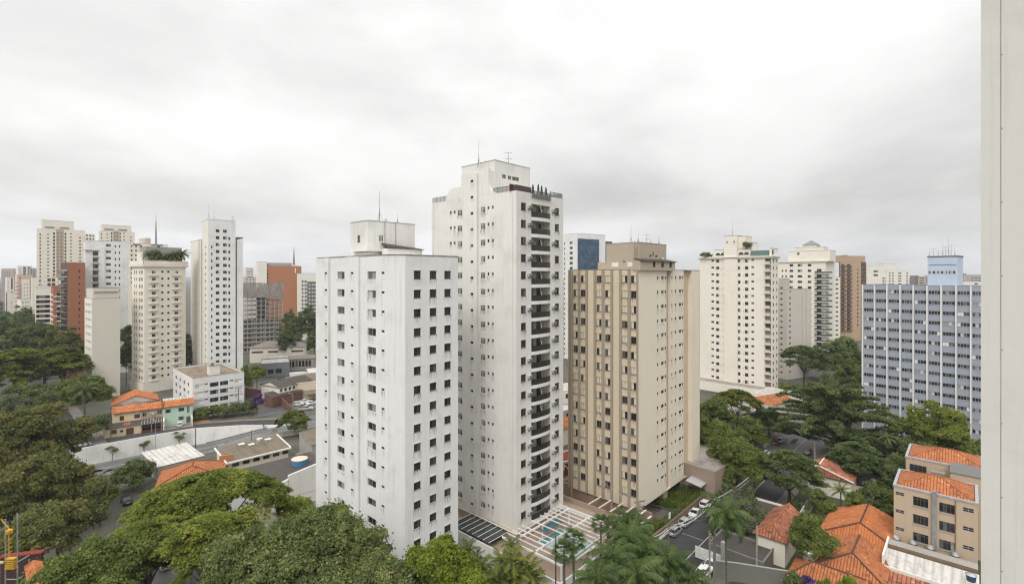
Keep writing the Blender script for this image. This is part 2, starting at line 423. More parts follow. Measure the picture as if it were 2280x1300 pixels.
def wmesh(w, h, style, var, rich):
    """frame mesh and pane mesh of a window lying in the XZ plane, facing -Y"""
    key = (round(w, 2), round(h, 2), style, var, rich)
    if key in _WM: return _WM[key]
    fm, bar, n, combos = STY[style]; combo = combos[var % len(combos)]
    bar = min(bar, w * .16, h * .16)
    f = MB()
    for x0, x1, z0, z1 in ((-w / 2, -w / 2 + bar, 0, h), (w / 2 - bar, w / 2, 0, h), (-w / 2 + bar, w / 2 - bar, 0, bar), (-w / 2 + bar, w / 2 - bar, h - bar, h)):
        f.box(x0, x1, -.05, .02, z0, z1)
    if rich and h > .9: f.box(-w / 2 - .07, w / 2 + .07, -.20, -.05, -.06, -.003, 0)      # sill
    iw = w - 2 * bar
    for i in range(1, n):
        x = -w / 2 + bar + iw * i / n
        f.box(x - bar * .4, x + bar * .4, -.045, .02, bar, h - bar)
    if style in ('bars', 'four'):
        f.box(-w / 2 + bar, w / 2 - bar, -.04, .02, h * .72, h * .72 + bar * .7)
    if style == 'louvre':
        f.box(-w / 2 + bar, w / 2 - bar, -.04, .02, h * .46, h * .54)
    ms = [fm]; p = MB(); pm = []
    for i in range(n):
        x0 = -w / 2 + bar + iw * i / n; x1 = -w / 2 + bar + iw * (i + 1) / n
        mt = combo[i]
        if mt not in pm: pm.append(mt)
        y = .0 if i % 2 else .012
        p.face([(x0, y, bar), (x1, y, bar), (x1, y, h - bar), (x0, y, h - bar)], pm.index(mt))
    if rich:
        r = (f.mesh('window', ms), p.mesh('pane', pm))
    else:
        o = len(ms)
        for fc, mi in zip(p.f, p.m): f.face([p.v[i] for i in fc], mi + o)
        r = (f.mesh('window', ms + pm), None)
    _WM[key] = r
    return r


class Bld:
    def __init__(s, name, label, cat, px, Y, th, zb=0.0, group=None, rich=False, o=None):
        s.th = R_(th); s.zb = zb; s.rich = rich
        s.o = Vector((X_(px, Y), Y, zb)) if o is None else Vector((o[0], o[1], zb))
        s.rz = PI / 2 - s.th
        s.root = empty(name, s.o, s.rz, label, cat, group)
        s.Rd = (math.sin(s.th), math.cos(s.th)); s.Ld = (-math.cos(s.th), math.sin(s.th))
        s.holes = []; s.wins = []; s.planes = {}
    def _t(s, px, d, off=(0, 0)):
        k_ = (px - CX) / F; ox, oy = s.o.x + off[0], s.o.y + off[1]
        return (k_ * oy - ox) / (d[0] - k_ * d[1])
    def R(s, px, y=0.0): return s._t(px, s.Rd, (s.Ld[0] * y, s.Ld[1] * y))
    def L(s, px, x=0.0): return s._t(px, s.Ld, (s.Rd[0] * x, s.Rd[1] * x))
    def dep(s, lx, ly): return s.o.y + s.Rd[1] * lx + s.Ld[1] * ly
    def z(s, py, lx=0.0, ly=0.0): return H + (HZ - py) / F * s.dep(lx, ly) - s.zb
    def loc(s, wx, wy):
        dx, dy = wx - s.o.x, wy - s.o.y
        return (dx * s.Rd[0] + dy * s.Rd[1], dx * s.Ld[0] + dy * s.Ld[1])
    def hole(s, face, t0, t1, z0, z1, depth=.15, off=0.0): s.holes.append((face, off, min(t0, t1), max(t0, t1), z0, z1, depth))
    def win(s, face, cols, z0, h, sp, n, style, name='window', depth=.14, off=0.0, cut=True, skip=(), px=True, rows=None):
        """a grid of windows: cols in photo pixels (or metres), first head at z0, one every sp metres downwards"""
        for c in cols:
            if px:
                t0, t1 = (s.R(c[0], off), s.R(c[1], off)) if face == 'R' else (s.L(c[1], off), s.L(c[0], off))
            else: t0, t1 = c[0], c[1]
            t0, t1 = min(t0, t1), max(t0, t1)
            for i in (rows if rows is not None else range(n)):
                if i in skip: continue
                zt = z0 - sp * i
                if zt - h < 0.3: continue
                if cut: s.hole(face, t0, t1, zt - h, zt, depth, off)
                s.wins.append((name, face, off, t0, t1, zt - h, zt, style, depth if cut else -.03))
    def _basis(s, face, off):
        if face == 'R': return (0, off), (1, 0), (0, -1)
        return (off, 0), (0, 1), (-1, 0)
    def wallface(s, mb, face, t0, t1, z0, z1, m=0, off=0.0, mr=None):
        """one wall with real openings and reveals"""
        (ox, oy), (ux, uy), (nx, ny) = s._basis(face, off)
        hs = [h for h in s.holes if h[0] == face and abs(h[1] - off) < 1e-6 and h[3] > t0 and h[2] < t1 and h[5] > z0 and h[4] < z1]
        hs = [(max(h[2], t0), min(h[3], t1), max(h[4], z0), min(h[5], z1), h[6]) for h in hs]
        P = lambda t, zz, d=0.0: (ox + ux * t - nx * d, oy + uy * t - ny * d, zz)
        fl = (face == 'L')
        def q(a, b, c, d, mm):
            mb.face([d, c, b, a] if fl else [a, b, c, d], mm)
        ts = sorted(set([t0, t1] + [round(x, 4) for h in hs for x in h[:2]]))
        ts = [x for i, x in enumerate(ts) if i == 0 or x - ts[i - 1] > 1e-3]
        for a, b in zip(ts[:-1], ts[1:]):
            mid = (a + b) / 2
            col = sorted([(h[2], h[3]) for h in hs if h[0] - 1e-3 < mid < h[1] + 1e-3])
            z = z0
            for lo, hi in col:
                if lo > z + 1e-3: q(P(a, z), P(b, z), P(b, lo), P(a, lo), m)
                z = max(z, hi)
            if z1 > z + 1e-3: q(P(a, z), P(b, z), P(b, z1), P(a, z1), m)
        mr = m if mr is None else mr
        for a, b, lo, hi, d in hs:
            q(P(a, lo), P(a, lo, d), P(a, hi, d), P(a, hi), mr); q(P(b, lo, d), P(b, lo), P(b, hi), P(b, hi, d), mr)
            q(P(a, hi, d), P(b, hi, d), P(b, hi), P(a, hi), mr); q(P(a, lo), P(b, lo), P(b, lo, d), P(a, lo, d), mr)
    def body(s, W, D, z0, z1, mats, mL=0, mR=0, roof=True, parapet=.8, name='wall', roofm=None, cop=True, x0=0.0, y0=0.0):
        """four outer walls (openings cut), parapet, roof deck and coping"""
        mb = MB()
        s.wallface(mb, 'R', x0, x0 + W, z0, z1, mR, y0); s.wallface(mb, 'L', y0, y0 + D, z0, z1, mL, x0)
        x1, y1 = x0 + W, y0 + D
        mb.face([(x1, y0, z0), (x1, y1, z0), (x1, y1, z1), (x1, y0, z1)], mL); mb.face([(x1, y1, z0), (x0, y1, z0), (x0, y1, z1), (x1, y1, z1)], mR)
        if parapet:
            e = .2; zi = z1 - parapet
            o = [(x0, y0), (x1, y0), (x1, y1), (x0, y1)]; n = [(x0 + e, y0 + e), (x1 - e, y0 + e), (x1 - e, y1 - e), (x0 + e, y1 - e)]
            for i in range(4):
                j = (i + 1) % 4
                mb.face([(*o[i], z1), (*o[j], z1), (*n[j], z1), (*n[i], z1)], mR)
                mb.face([(*n[j], zi), (*n[i], zi), (*n[i], z1), (*n[j], z1)], mR)
        w_ = mb.build(name, mats, s.root)
        if roof:
            r = MB(); e = .2 if parapet else 0; zi = z1 - parapet
            r.box(x0 + e, x1 - e, y0 + e, y1 - e, zi - .3, zi - .002) if parapet else r.box(x0 - .1, x1 + .1, y0 - .1, y1 + .1, z1 + .002, z1 + .2)
            r.build('roof', roofm or M.roofg, s.root)
        if cop and parapet:
            c = MB(); e = .06
            for a in ((x0 - e, x1 + e, y0 - e, y0 + .26), (x0 - e, x1 + e, y1 - .26, y1 + e), (x0 - e, x0 + .26, y0 + .26, y1 - .26), (x1 - .26, x1 + e, y0 + .26, y1 - .26)):
                c.box(*a, z1 + .003, z1 + .07)
            c.build('coping', M.coping, s.root)
        return w_
    def block(s, name, x0, x1, y0, y1, z0, z1, m, roofm=None, label=None, slab=True):
        mb = MB(); mb.box(x0, x1, y0, y1, z0, z1, 0, 1); o = mb.build(name, [m, roofm or M.roofg], s.root)
        if label: o['label'] = label
        if slab:
            c = MB(); c.box(x0 - .07, x1 + .07, y0 - .07, y1 + .07, z1 + .003, z1 + .12); c.build('coping', M.coping, o)
        return o
    def finish(s, cap=100):
        """hang every window in its opening: the largest 100 of a name as parts, the rest as one part"""
        by = {}
        for wd in s.wins: by.setdefault(wd[0], []).append(wd)
        for name, L in by.items():
            def size(wd):
                t = (wd[3] + wd[4]) / 2
                x, y = (t, wd[2]) if wd[1] == 'R' else (wd[2], t)
                return s.dep(x, y)
            L.sort(key=lambda wd: (size(wd) + RNG.random() * .01))
            rest = MB(); rmats = []
            for i, wd in enumerate(L):
                _, face, off, t0, t1, z0, z1, style, depth = wd
                w_, h_ = t1 - t0, z1 - z0
                var = RNG.randrange(60)
                fm, pm = wmesh(w_, h_, style, var, s.rich and i < cap)
                (ox, oy), (ux, uy), (nx, ny) = s._basis(face, off)
                t = (t0 + t1) / 2; loc = (ox + ux * t - nx * depth, oy + uy * t - ny * depth, z0)
                rz = 0 if face == 'R' else -PI / 2
                if i < cap:
                    o = link(name, fm, s.root, loc, rz)
                    if pm is not None: link('pane', pm, o)
                else:
                    Mx = Matrix.Translation(loc) @ Matrix.Rotation(rz, 4, 'Z')
                    for pol in fm.polygons:
                        mt = fm.materials[pol.material_index]
                        if mt not in rmats: rmats.append(mt)
                        rest.face([Mx @ fm.vertices[v].co for v in pol.vertices], rmats.index(mt))
            if rest.f: tag(rest.build(name, rmats, s.root), kind='stuff')
    def part(s, name, mb, mats, label=None, parent=None):
        o = mb.build(name, mats, parent or s.root)
        if label: o['label'] = label
        return o


def stain_faces(b, mb, mi, names=('window', 'vent_window')):
    """rain streaks that run down from the sills, faces of the wall mesh a few millimetres proud"""
    for nm, face, off_, t0, t1, z0, z1, st, d in b.wins:
        if nm not in names or RNG.random() < .25: continue
        h = RNG.uniform(.6, 1.7); x0, x1 = t0 - .12, t1 + .12; zt = z0 - .07
        if face == 'R': pts = [(x0, off_ - .006, zt - h), (x1, off_ - .006, zt - h), (x1, off_ - .006, zt), (x0, off_ - .006, zt)]
        else: pts = [(off_ - .006, x1, zt - h), (off_ - .006, x0, zt - h), (off_ - .006, x0, zt), (off_ - .006, x1, zt)]
        u = RNG.random() * 50
        mb.face(pts, mi, [(u, .001), (u + (x1 - x0), .001), (u + (x1 - x0), 1), (u, 1)])


_m, t, bs = newmat('rain stain'); M.stain = _m
uv = t.n('ShaderNodeUVMap').outputs[0]; sp = t.n('ShaderNodeSeparateXYZ', {0: uv})
sk = t.ramp(t.noise(t.map(uv, (5.0, .5, 1)), 1.0, 4, .65), .42, .72)
al = t.math('MULTIPLY', t.math('MULTIPLY', sk, t.ramp(sp.outputs[1], 0.0, 1.0)), .62)
bs.inputs['Base Color'].default_value = (.24, .215, .18, 1); bs.inputs['Roughness'].default_value = .9
t.t.links.new(t.n('ShaderNodeMixShader', {0: al, 1: t.n('ShaderNodeBsdfTransparent').outputs[0], 2: bs.outputs[0]}).outputs[0], [x for x in _m.node_tree.nodes if x.type == 'OUTPUT_MATERIAL'][0].inputs[0])


def antenna(name, label, p, h, kind='whip', r=.05, group=None):
    m = MB()
    if kind == 'whip':
        m.tube((0, 0, 0), (0, 0, h * .45), r, r, 6); m.tube((0, 0, h * .45), (0, 0, h), r * .6, r * .35, 6)
        for a in (0, 2.1, 4.2): m.tube((math.cos(a) * h * .12, math.sin(a) * h * .12, 0), (0, 0, h * .35), .02, .02, 4)
    elif kind == 'yagi':
        m.tube((0, 0, 0), (0, 0, h), r, r * .7, 6)
        for zz, w_ in ((h * .98, h * .55), (h * .52, h * .48)):
            m.tube((-w_ / 2, -.2, zz), (w_ / 2, .2, zz), r * .6, r * .6, 5)
            for i in range(5):
                x = -w_ / 2 + w_ * i / 4; m.tube((x, -.5, zz), (x, .5, zz), r * .35, r * .35, 4)
    elif kind == 'lattice':
        n = max(4, int(h / 1.5))
        for i in range(3):
            a = i * 2.094
            m.tube((math.cos(a) * .5, math.sin(a) * .5, 0), (math.cos(a) * .12, math.sin(a) * .12, h * .8), r, r * .7, 5)
            for j in range(n):
                f0, f1 = 1 - .76 * j / n, 1 - .76 * (j + 1) / n; b = a + 2.094
                m.tube((math.cos(a) * .5 * f0, math.sin(a) * .5 * f0, h * .8 * j / n), (math.cos(b) * .5 * f1, math.sin(b) * .5 * f1, h * .8 * (j + 1) / n), r * .5, r * .5, 4)
        m.tube((0, 0, h * .78), (0, 0, h), r * .9, r * .5, 6)
    o = m.build(name, M.dmetal, None, p)
    return tag(o, label, 'antenna', group)
# ================================================================== the three towers in front
# ---- white tower
b = Bld('apartment_tower', 'white streaked apartment tower with dark square windows and a tank block on its roof', 'apartment tower', 878.5, 70.67, 42.5, rich=True)
A = 1.8; B_ = 1.96
WR = b.R(1020); DL = b.L(706)
zt = b.z(568.5, A, 0)
S = 2.83
zr = b.z(602.6, b.R(937), 0)
b.win('R', [(921.5, 937.2), (956.8, 971.8), (989.5, 1003.9)], zr, 1.22, S, 17, 'shutdark', depth=.17)
zl = b.z(605.0, 0, b.L(758))
b.win('L', [(751, 767), (818, 837)], zl, 1.16, S, 17, 'slide', depth=.2)
b.win('L', [(725.5, 731), (783, 789), (849.5, 856)], zl - .05, .34, S, 17, 'ventd', name='vent_window', depth=.10)
mb = MB()
b.wallface(mb, 'R', A, WR, 0, zt); b.wallface(mb, 'L', B_, DL, 0, zt)
mb.face([(A, 0, 0), (A, 0, zt), (0, B_, zt), (0, B_, 0)])
mb.face([(WR, 0, 0), (WR, DL, 0), (WR, DL, zt), (WR, 0, zt)]); mb.face([(WR, DL, 0), (0, DL, 0), (0, DL, zt), (WR, DL, zt)])
# shallow projecting bays of the long side
for p0, p1, d in ((706, 734, .22), (770, 800.5, .16)):
    y0, y1 = sorted((b.L(p0), b.L(p1)))
    hs = [h for h in b.holes if h[0] == 'L' and h[2] >= y0 - .05 and h[3] <= y1 + .05]
    b.holes = [h for h in b.holes if h not in hs] + [('L', -d) + h[2:6] + (h[6] + d - .04,) for h in hs]
    b.wallface(mb, 'L', y0, y1, 0, zt, 0, -d)
    mb.face([(-d, y0, 0), (0, y0, 0), (0, y0, zt), (-d, y0, zt)]); mb.face([(0, y1, 0), (-d, y1, 0), (-d, y1, zt), (0, y1, zt)])
    b.wins = [(w_[:2] + (-d,) + w_[3:]) if (w_[1] == 'L' and y0 <= w_[3] <= y1) else w_ for w_ in b.wins]
    mb.face([(-d, y0, zt), (0, y0, zt), (0, y1, zt), (-d, y1, zt)])
poly = [(A, 0), (WR, 0), (WR, DL), (0, DL), (0, B_)]
mb.face([(x, y, zt) for x, y in poly])
stain_faces(b, mb, 1); b.part('wall', mb, [M.white, M.stain])
c = MB()
def strip(c, pts, z0, z1, w_=.22, e=.05):
    for (xa, ya), (xb, yb) in zip(pts[:-1], pts[1:]):
        dx, dy = xb - xa, yb - ya; l = math.hypot(dx, dy); nx, ny = dy / l, -dx / l
        c.prism([(xa + nx * e, ya + ny * e), (xb + nx * e, yb + ny * e), (xb - nx * w_, yb - ny * w_), (xa - nx * w_, ya - ny * w_)], z0, z1)
strip(c, [(0, DL), (0, B_), (A, 0), (WR, 0)], zt + .003, zt + .16)
b.part('coping', c, M.coping)
for p in (734.5, 800.8):                                            # drain pipes
    y = b.L(p); c = MB(); c.tube((-.07, y - .1, 0), (-.07, y - .1, zt), .06, .06, 6); b.part('drain_pipe', c, M.white2)
# segmental hoods over the windows of the short side
for wd in [w_ for w_ in b.wins if w_[1] == 'R' and w_[0] == 'window']:
    t0, t1, z1 = wd[3], wd[4], wd[6]
    c = MB(); n = 6
    for i in range(n):
        a0, a1 = i / n, (i + 1) / n
        x0, x1 = t0 - .06 + (t1 - t0 + .12) * a0, t0 - .06 + (t1 - t0 + .12) * a1
        h0, h1 = .05 + .16 * math.sin(PI * a0), .05 + .16 * math.sin(PI * a1)
        pf = [(x0, -.05, z1 + .01), (x1, -.05, z1 + .01), (x1, -.05, z1 + h1), (x0, -.05, z1 + h0)]
        c.face(pf); c.face([(x0, -.05, z1 + h0), (x1, -.05, z1 + h1), (x1, 0, z1 + h1), (x0, 0, z1 + h0)])
        c.face([(x0, 0, z1 + .01), (x1, 0, z1 + .01), (x1, -.05, z1 + .01), (x0, -.05, z1 + .01)])
    b.part('window_hood', c, M.white)
# tank block
tx, ty = 2.8, 4.2
tx0 = b.R(818, 4.2); y1 = 4.2 + 6.0
T = Bld.__new__(Bld); T.__dict__.update(b.__dict__)
cx0 = 3.2; cy0 = b.L(819.5, cx0); cx1 = b.R(923.5, cy0); cy1 = b.L(780.5, cx0)
zk = b.z(491, cx0, cy0); zu = b.z(559, cx0, cy0)
b.holes = [h for h in b.holes if h[1] not in (cx0, cy0)]
b.win('R', [(844, 854)], b.z(522, cx0, cy0), 1.05, 3, 1, 'bars', name='tank_room_window', off=cy0)
b.win('L', [(796, 802)], b.z(522, cx0, cy0), 1.1, 3, 1, 'plain', name='tank_room_window', off=cx0)
b.body(cx1 - cx0, cy1 - cy0, zu, zk, M.white2, name='tank_block', parapet=.3, x0=cx0, y0=cy0)
b.block('plinth', cx0 + .8, cx1 - .3, cy0 + .8, cy1 + 1.2, zt - .2, zu - .02, M.white2, slab=False)
c = MB(); c.prism([(cx0 + 2.6, cy0 - 1.6), (cx1 + .4, cy0 - 1.6), (cx1 + .4, cy0 - .01), (cx0 + 2.6, cy0 - .01)], zt - .1, zt + 1.55); b.part('stair_hood', c, M.white2)
c = MB(); c.face([(cx0 + 2.4, cy0 - 1.9, zt + 1.75), (cx1 + .6, cy0 - 1.9, zt + 1.6), (cx1 + .6, cy0 - .02, zt + 1.9), (cx0 + 2.4, cy0 - .02, zt + 2.5)])
c.face([(cx0 + 2.4, cy0 - 1.9, zt + 1.66), (cx0 + 2.4, cy0 - .02, zt + 2.4), (cx1 + .6, cy0 - .02, zt + 1.8), (cx1 + .6, cy0 - 1.9, zt + 1.5)])
c.face([(cx0 + 2.4, cy0 - 1.9, zt + 1.66), (cx1 + .6, cy0 - 1.9, zt + 1.5), (cx1 + .6, cy0 - 1.9, zt + 1.6), (cx0 + 2.4, cy0 - 1.9, zt + 1.75)])
b.part('stair_roof', c, M.dbrsheet)
xp = b.R(856, cy0)
c = MB(); c.path([(xp, cy0 - .1, zt + .1), (xp, cy0 - .1, zk + .2), (xp + .1, cy0 - .1, zk + .45), (xp + .35, cy0 - .1, zk + .45), (xp + .4, cy0 - .1, zk + .15)], .07, 6); b.part('vent_pipe', c, M.metal)
for p in (881,): 
    x = b.R(p, cy0); c = MB(); c.tube((x, cy0 - .05, zu), (x, cy0 - .05, zk), .04, .04, 6); b.part('drain_pipe', c, M.dmetal)
b.finish()
W1 = b
Pw = lambda B, x, y, z: (B.o.x + B.Rd[0] * x + B.Ld[0] * y, B.o.y + B.Rd[1] * x + B.Ld[1] * y, B.zb + z)
antenna('rooftop_antenna', 'tall thin whip antenna on the tank block of the white tower', Pw(b, b.R(845, cy0 + .6), cy0 + .6, zk), 5.2, 'whip')
antenna('rooftop_antenna', 'short rod antenna at the edge of the tank block of the white tower', Pw(b, b.R(885, cy0 + .6), cy0 + .6, zk), 1.8, 'whip', .035)

# ---- tall off white tower in the middle
b = Bld('apartment_tower', 'tallest tower, off white, with curved stepped parapet, stacked dark balconies and air conditioners', 'apartment tower', 1149.5, 85.6, 42.5, zb=0.0, rich=True)
WR = b.R(1254); DL = b.L(961.5); S = 2.99
zp = b.z(424, 0, 0); zbase = b.z(1184.6, 0, 0)
zr = b.z(451.7, b.R(1166), 0)
b.win('R', [(1160, 1171.4)], zr, 1.32, S, 19, 'shutdark', depth=.15)
b.win('R', [(1235.5, 1245)], zr - .02, 1.32, S, 19, 'shutdark', depth=.15)
zl = b.z(461, 0, b.L(1075))
b.win('L', [(1070, 1080.4), (1018.5, 1029)], zl, 1.15, S, 19, 'bars', depth=.12)
b.win('L', [(1085.3, 1089.6), (1095, 1099.2), (1001.5, 1005.8), (1010, 1014.2)], zl + .02, .62, S, 19, 'vent', name='vent_window', depth=.10)
b.win('L', [(1047.5, 1053.8)], b.z(402, 0, b.L(1050)), .55, S, 21, 'vent', name='stair_window', depth=.10, off=-.45)
b.win('L', [(1073, 1077.5), (1019.5, 1023.5)], b.z(423, 0, b.L(1075)), .7, S, 1, 'vent', name='stair_window', depth=.10)
# recessed balconies
bx0, bx1 = b.R(1183), b.R(1225)
for i in range(19):
    zc = zr + .06 - S * i
    if zc - 2.45 < zbase: continue
    b.hole('R', bx0, bx1, zc - 2.33, zc, 1.5)
mb = MB()
b.wallface(mb, 'R', 0, WR, zbase, zp); b.wallface(mb, 'L', 0, DL, zbase, zp - .0)
mb.face([(WR, 0, 0), (WR, DL, 0), (WR, DL, zp), (WR, 0, zp)]); mb.face([(WR, DL, 0), (0, DL, 0), (0, DL, zp), (WR, DL, zp)])
e = .25
mb.face([(0, 0, zp), (WR, 0, zp), (WR, DL, zp), (0, DL, zp)])
stain_faces(b, mb, 1, ('window', 'vent_window', 'stair_window')); b.part('wall', mb, [M.white2, M.stain])
# the core bay with its curved shoulders
yc0, yc1 = b.L(1088), b.L(1027.5); zcore = b.z(374, 0, yc0); zsh = b.z(416, 0, yc1)
core = MB()
y_p0, y_p1 = b.L(1065.5), b.L(1034)                        # projecting strip with the stair windows
b.wallface(core, 'L', y_p0, y_p1, zbase, zcore - .6, 0, -.45)
core.face([(-.45, y_p0, zbase), (0, y_p0, zbase), (0, y_p0, zcore - .6), (-.45, y_p0, zcore - .6)]); core.face([(0, y_p1, zbase), (-.45, y_p1, zbase), (-.45, y_p1, zcore - .6), (0, y_p1, zcore - .6)])
core.face([(-.45, y_p0, zcore - .6), (0, y_p0, zcore - .6), (0, y_p1, zcore - .6), (-.45, y_p1, zcore - .6)])
prof = []                                                   # outline of the parapet screen, right to left along the wall
yr = b.L(1112); n = 10
for i in range(n + 1):
    a = PI / 2 * i / n
    prof.append((yr + (yc0 - yr) * math.sin(a), zp + (b.z(405, 0, yc0) - zp) * (1 - math.cos(a))))
prof += [(yc0, zcore), (yc1, zcore - .35), (yc1, zsh)]
ya = b.L(1010); yb = b.L(993)
prof.append((ya, b.z(419, 0, ya)))
for i in range(1, n + 1):
    a = PI / 2 * i / n
    prof.append((ya + (yb - ya) * math.sin(a) ** .9, b.z(419, 0, ya) + (zp - b.z(419, 0, ya)) * (1 - math.cos(a)) ** .8))
front = [(yr, zp - .01)] + prof + [(yb, zp - .01)]
dd = 3.0
core.face([(-.02, y, z) for y, z in reversed(front)])
core.face([(.45, y, z) for y, z in front])
for (y0, z0), (y1, z1) in zip(front[:-1], front[1:]): core.face([(-.02, y0, z0), (.45, y0, z0), (.45, y1, z1), (-.02, y1, z1)])
b.part('core_screen', core, M.white2)
b.holes = []
# lift room behind the screen
rx0 = .5; ry0 = b.L(1102, rx0 + 2.2); 
ry0 = b.L(1088, .45) + .05
hx = 2.6; hy0 = b.L(1102, hx); hx1 = b.R(1180, hy0); hy1 = b.L(1028, hx)
zh = b.z(356.5, hx, hy0)
b.win('R', [(1118, 1127), (1131, 1139), (1140.5, 1156)], b.z(388, hx + 2, hy0), .75, 3, 1, 'louvre', name='lift_room_window', off=hy0)
b.body(hx1 - hx, max(hy1 - hy0, 5), zp - .1, zh, M.white2, name='lift_room', parapet=.25, x0=hx, y0=hy0)
b.block('screen_wing', .46, hx - .02, yc0 + .02, yc1 - .02, zp - .1, zcore - .4, M.white2, slab=False)
# balconies: slab, curved dark railing, doors at the back of the recess
for i in range(19):
    zc = zr + .06 - S * i
    if zc - 2.45 < zbase: continue
    m = MB(); mx = (bx0 + bx1) / 2; n = 8; fl = zc - 2.33
    arc = [(bx0 + (bx1 - bx0) * j / n, -.34 * min(1, 1.6 * math.sin(PI * j / n)) - .02) for j in range(n + 1)]
    m.prism(arc + [(bx1, -.015), (bx0, -.015)], fl - .62, fl - .02)
    o = b.part('balcony', m, M.slab)
    m = MB()
    m.face([(bx0, 1.49, fl), (bx1, 1.49, fl), (bx1, 1.49, zc), (bx0, 1.49, zc)], 0)  # back wall in a darker taupe that paints the shade of the recess
    for f0, f1, mt in ((.05, .36, 1), (.60, .84, 1), (.37, .44, 2)):
        x0, x1 = bx0 + (bx1 - bx0) * f0, bx0 + (bx1 - bx0) * f1
        m.box(x0, x1, 1.42, 1.485, fl + .02, fl + 2.15, mt)
    m.box(bx0 + .01, bx1 - .01, .01, 1.48, fl - .001, fl + .012, 3)
    b.part('balcony_door', m, [M.taupel, M.gdark, M.curt, M.conc], parent=o)
    m = MB()
    arc2 = [(bx0 + (bx1 - bx0) * j / n, -.29 * min(1, 1.6 * math.sin(PI * j / n))) for j in range(n + 1)]
    for (xa, ya), (xb, yb2) in zip(arc2[:-1], arc2[1:]):
        m.face([(xa, ya - .02, fl - .02), (xb, yb2 - .02, fl - .02), (xb, yb2 - .02, fl + .93), (xa, ya - .02, fl + .93)]); m.face([(xb, yb2 + .02, fl - .02), (xa, ya + .02, fl - .02), (xa, ya + .02, fl + .93), (xb, yb2 + .02, fl + .93)])
        m.tube((xa, ya, fl + .96), (xb, yb2, fl + .96), .035, .035, 5)
    b.part('railing', m, M.rail, parent=o)
    if RNG.random() < .75:                                          # folded awning or blind that shows as a pale slanting strip
        m = MB(); xs = bx0 + (bx1 - bx0) * .48
        m.face([(xs, .1, zc - .03), (xs + .1, .1, zc - .03), (xs + .52, .1, fl + .95), (xs + .36, .1, fl + .95)]); m.face([(xs + .1, .14, zc - .03), (xs, .14, zc - .03), (xs + .36, .14, fl + .95), (xs + .52, .14, fl + .95)])
        m.face([(xs + .1, .1, zc - .03), (xs + .1, .14, zc - .03), (xs + .52, .14, fl + .95), (xs + .52, .1, fl + .95)])
        b.part('awning', m, M.blindw, parent=o)
    for p0, p1 in ((1174.5, 1182), (1228.5, 1235.2)):              # window air conditioners on brackets
        if RNG.random() < .12: continue
        m = MB(); x0, x1 = b.R(p0), b.R(p1)
        m.box(x0, x1, -.50, -.02, zc - .95, zc - .45); m.box(x0 + .06, x1 - .06, -.515, -.5, zc - .9, zc - .5, 1)
        m.box(x0 + .05, x0 + .1, -.45, -.01, zc - 1.2, zc - .96, 1); m.box(x1 - .1, x1 - .05, -.45, -.01, zc - 1.2, zc - .96, 1)
        b.part('air_conditioner', m, [M.alu, M.dmetal])
# roof terrace railings
def fence_panel(m, pts, h, mats=(0, 1), step=1.1):
    for (p, q) in zip(pts[:-1], pts[1:]):
        p, q = Vector(p), Vector(q); L = (q - p).length; n = max(1, int(L / step)); d = (q - p) / n
        for i in range(n):
            a, c_ = p + d * i, p + d * (i + 1)
            m.face([a, c_, c_ + Vector((0, 0, h)), a + Vector((0, 0, h))], 1)
            m.tube(a, a + Vector((0, 0, h + .05)), .04, .04, 4)
        m.tube(p + Vector((0, 0, h)), q + Vector((0, 0, h)), .04, .04, 4)
pan, t, bs = newmat('smoked terrace glass'); bs.inputs['Base Color'].default_value = (.06, .062, .065, 1); bs.inputs['Roughness'].default_value = .12
t.t.links.new(t.n('ShaderNodeMixShader', {0: .55, 1: t.n('ShaderNodeBsdfTransparent').outputs[0], 2: bs.outputs[0]}).outputs[0], [x for x in pan.node_tree.nodes if x.type == 'OUTPUT_MATERIAL'][0].inputs[0])
for p in (966, 1036.5, 1141):
    c = MB(); y = b.L(p); c.tube((-.06, y, zbase), (-.06, y, zp - .2), .06, .06, 5); b.part('drain_pipe', c, M.white2)
m = MB(); fence_panel(m, [(.15, b.L(1097), zp), (.15, .15, zp), (b.R(1183), .15, zp)], 1.0); b.part('terrace_railing', m, [M.rail, pan])
m = MB(); fence_panel(m, [(.15, DL - .1, zp), (.15, b.L(996), zp)], 1.0); b.part('terrace_railing', m, [M.rail, pan])
m = MB(); fence_panel(m, [(b.R(1226), .15, zp), (WR - .1, .15, zp), (WR - .1, 4, zp)], .95); b.part('terrace_railing', m, [M.rail, pan])
m = MB(); fence_panel(m, [(bx0, -.25, zp - .9), (bx1, -.25, zp - .9)], 1.35, step=.5); b.part('terrace_railing', m, [M.rail, pan])
m = MB(); m.box(b.R(1135, 1.2), b.R(1183, 1.2), 1.2, 1.3, zp, zp + 1.25); b.part('terrace_screen', m, plain('maroon screen', (0.10, 0.025, 0.03)))
m = MB(); m.box(-.03, -.008, .4, 4, zbase - .02, zbase + .3); b.part('base_band', m, M.cream)
b.finish()
W2 = b
antenna('rooftop_antenna', 'tall thin mast antenna on top of the tallest tower', Pw(b, b.R(1066, hy0 + 3), hy0 + 3, zh - 1.2), 5.2, 'whip')
antenna('rooftop_antenna', 'television antenna with two crossbars on the lift room of the tallest tower', Pw(b, b.R(1132, hy0 + 1.5), hy0 + 1.5, zh), 2.6, 'yagi', .045)
antenna('rooftop_antenna', 'tiny forked antenna on top of the tallest tower', Pw(b, b.R(1081, hy0 + 3), hy0 + 3, zh), .8, 'whip', .03)
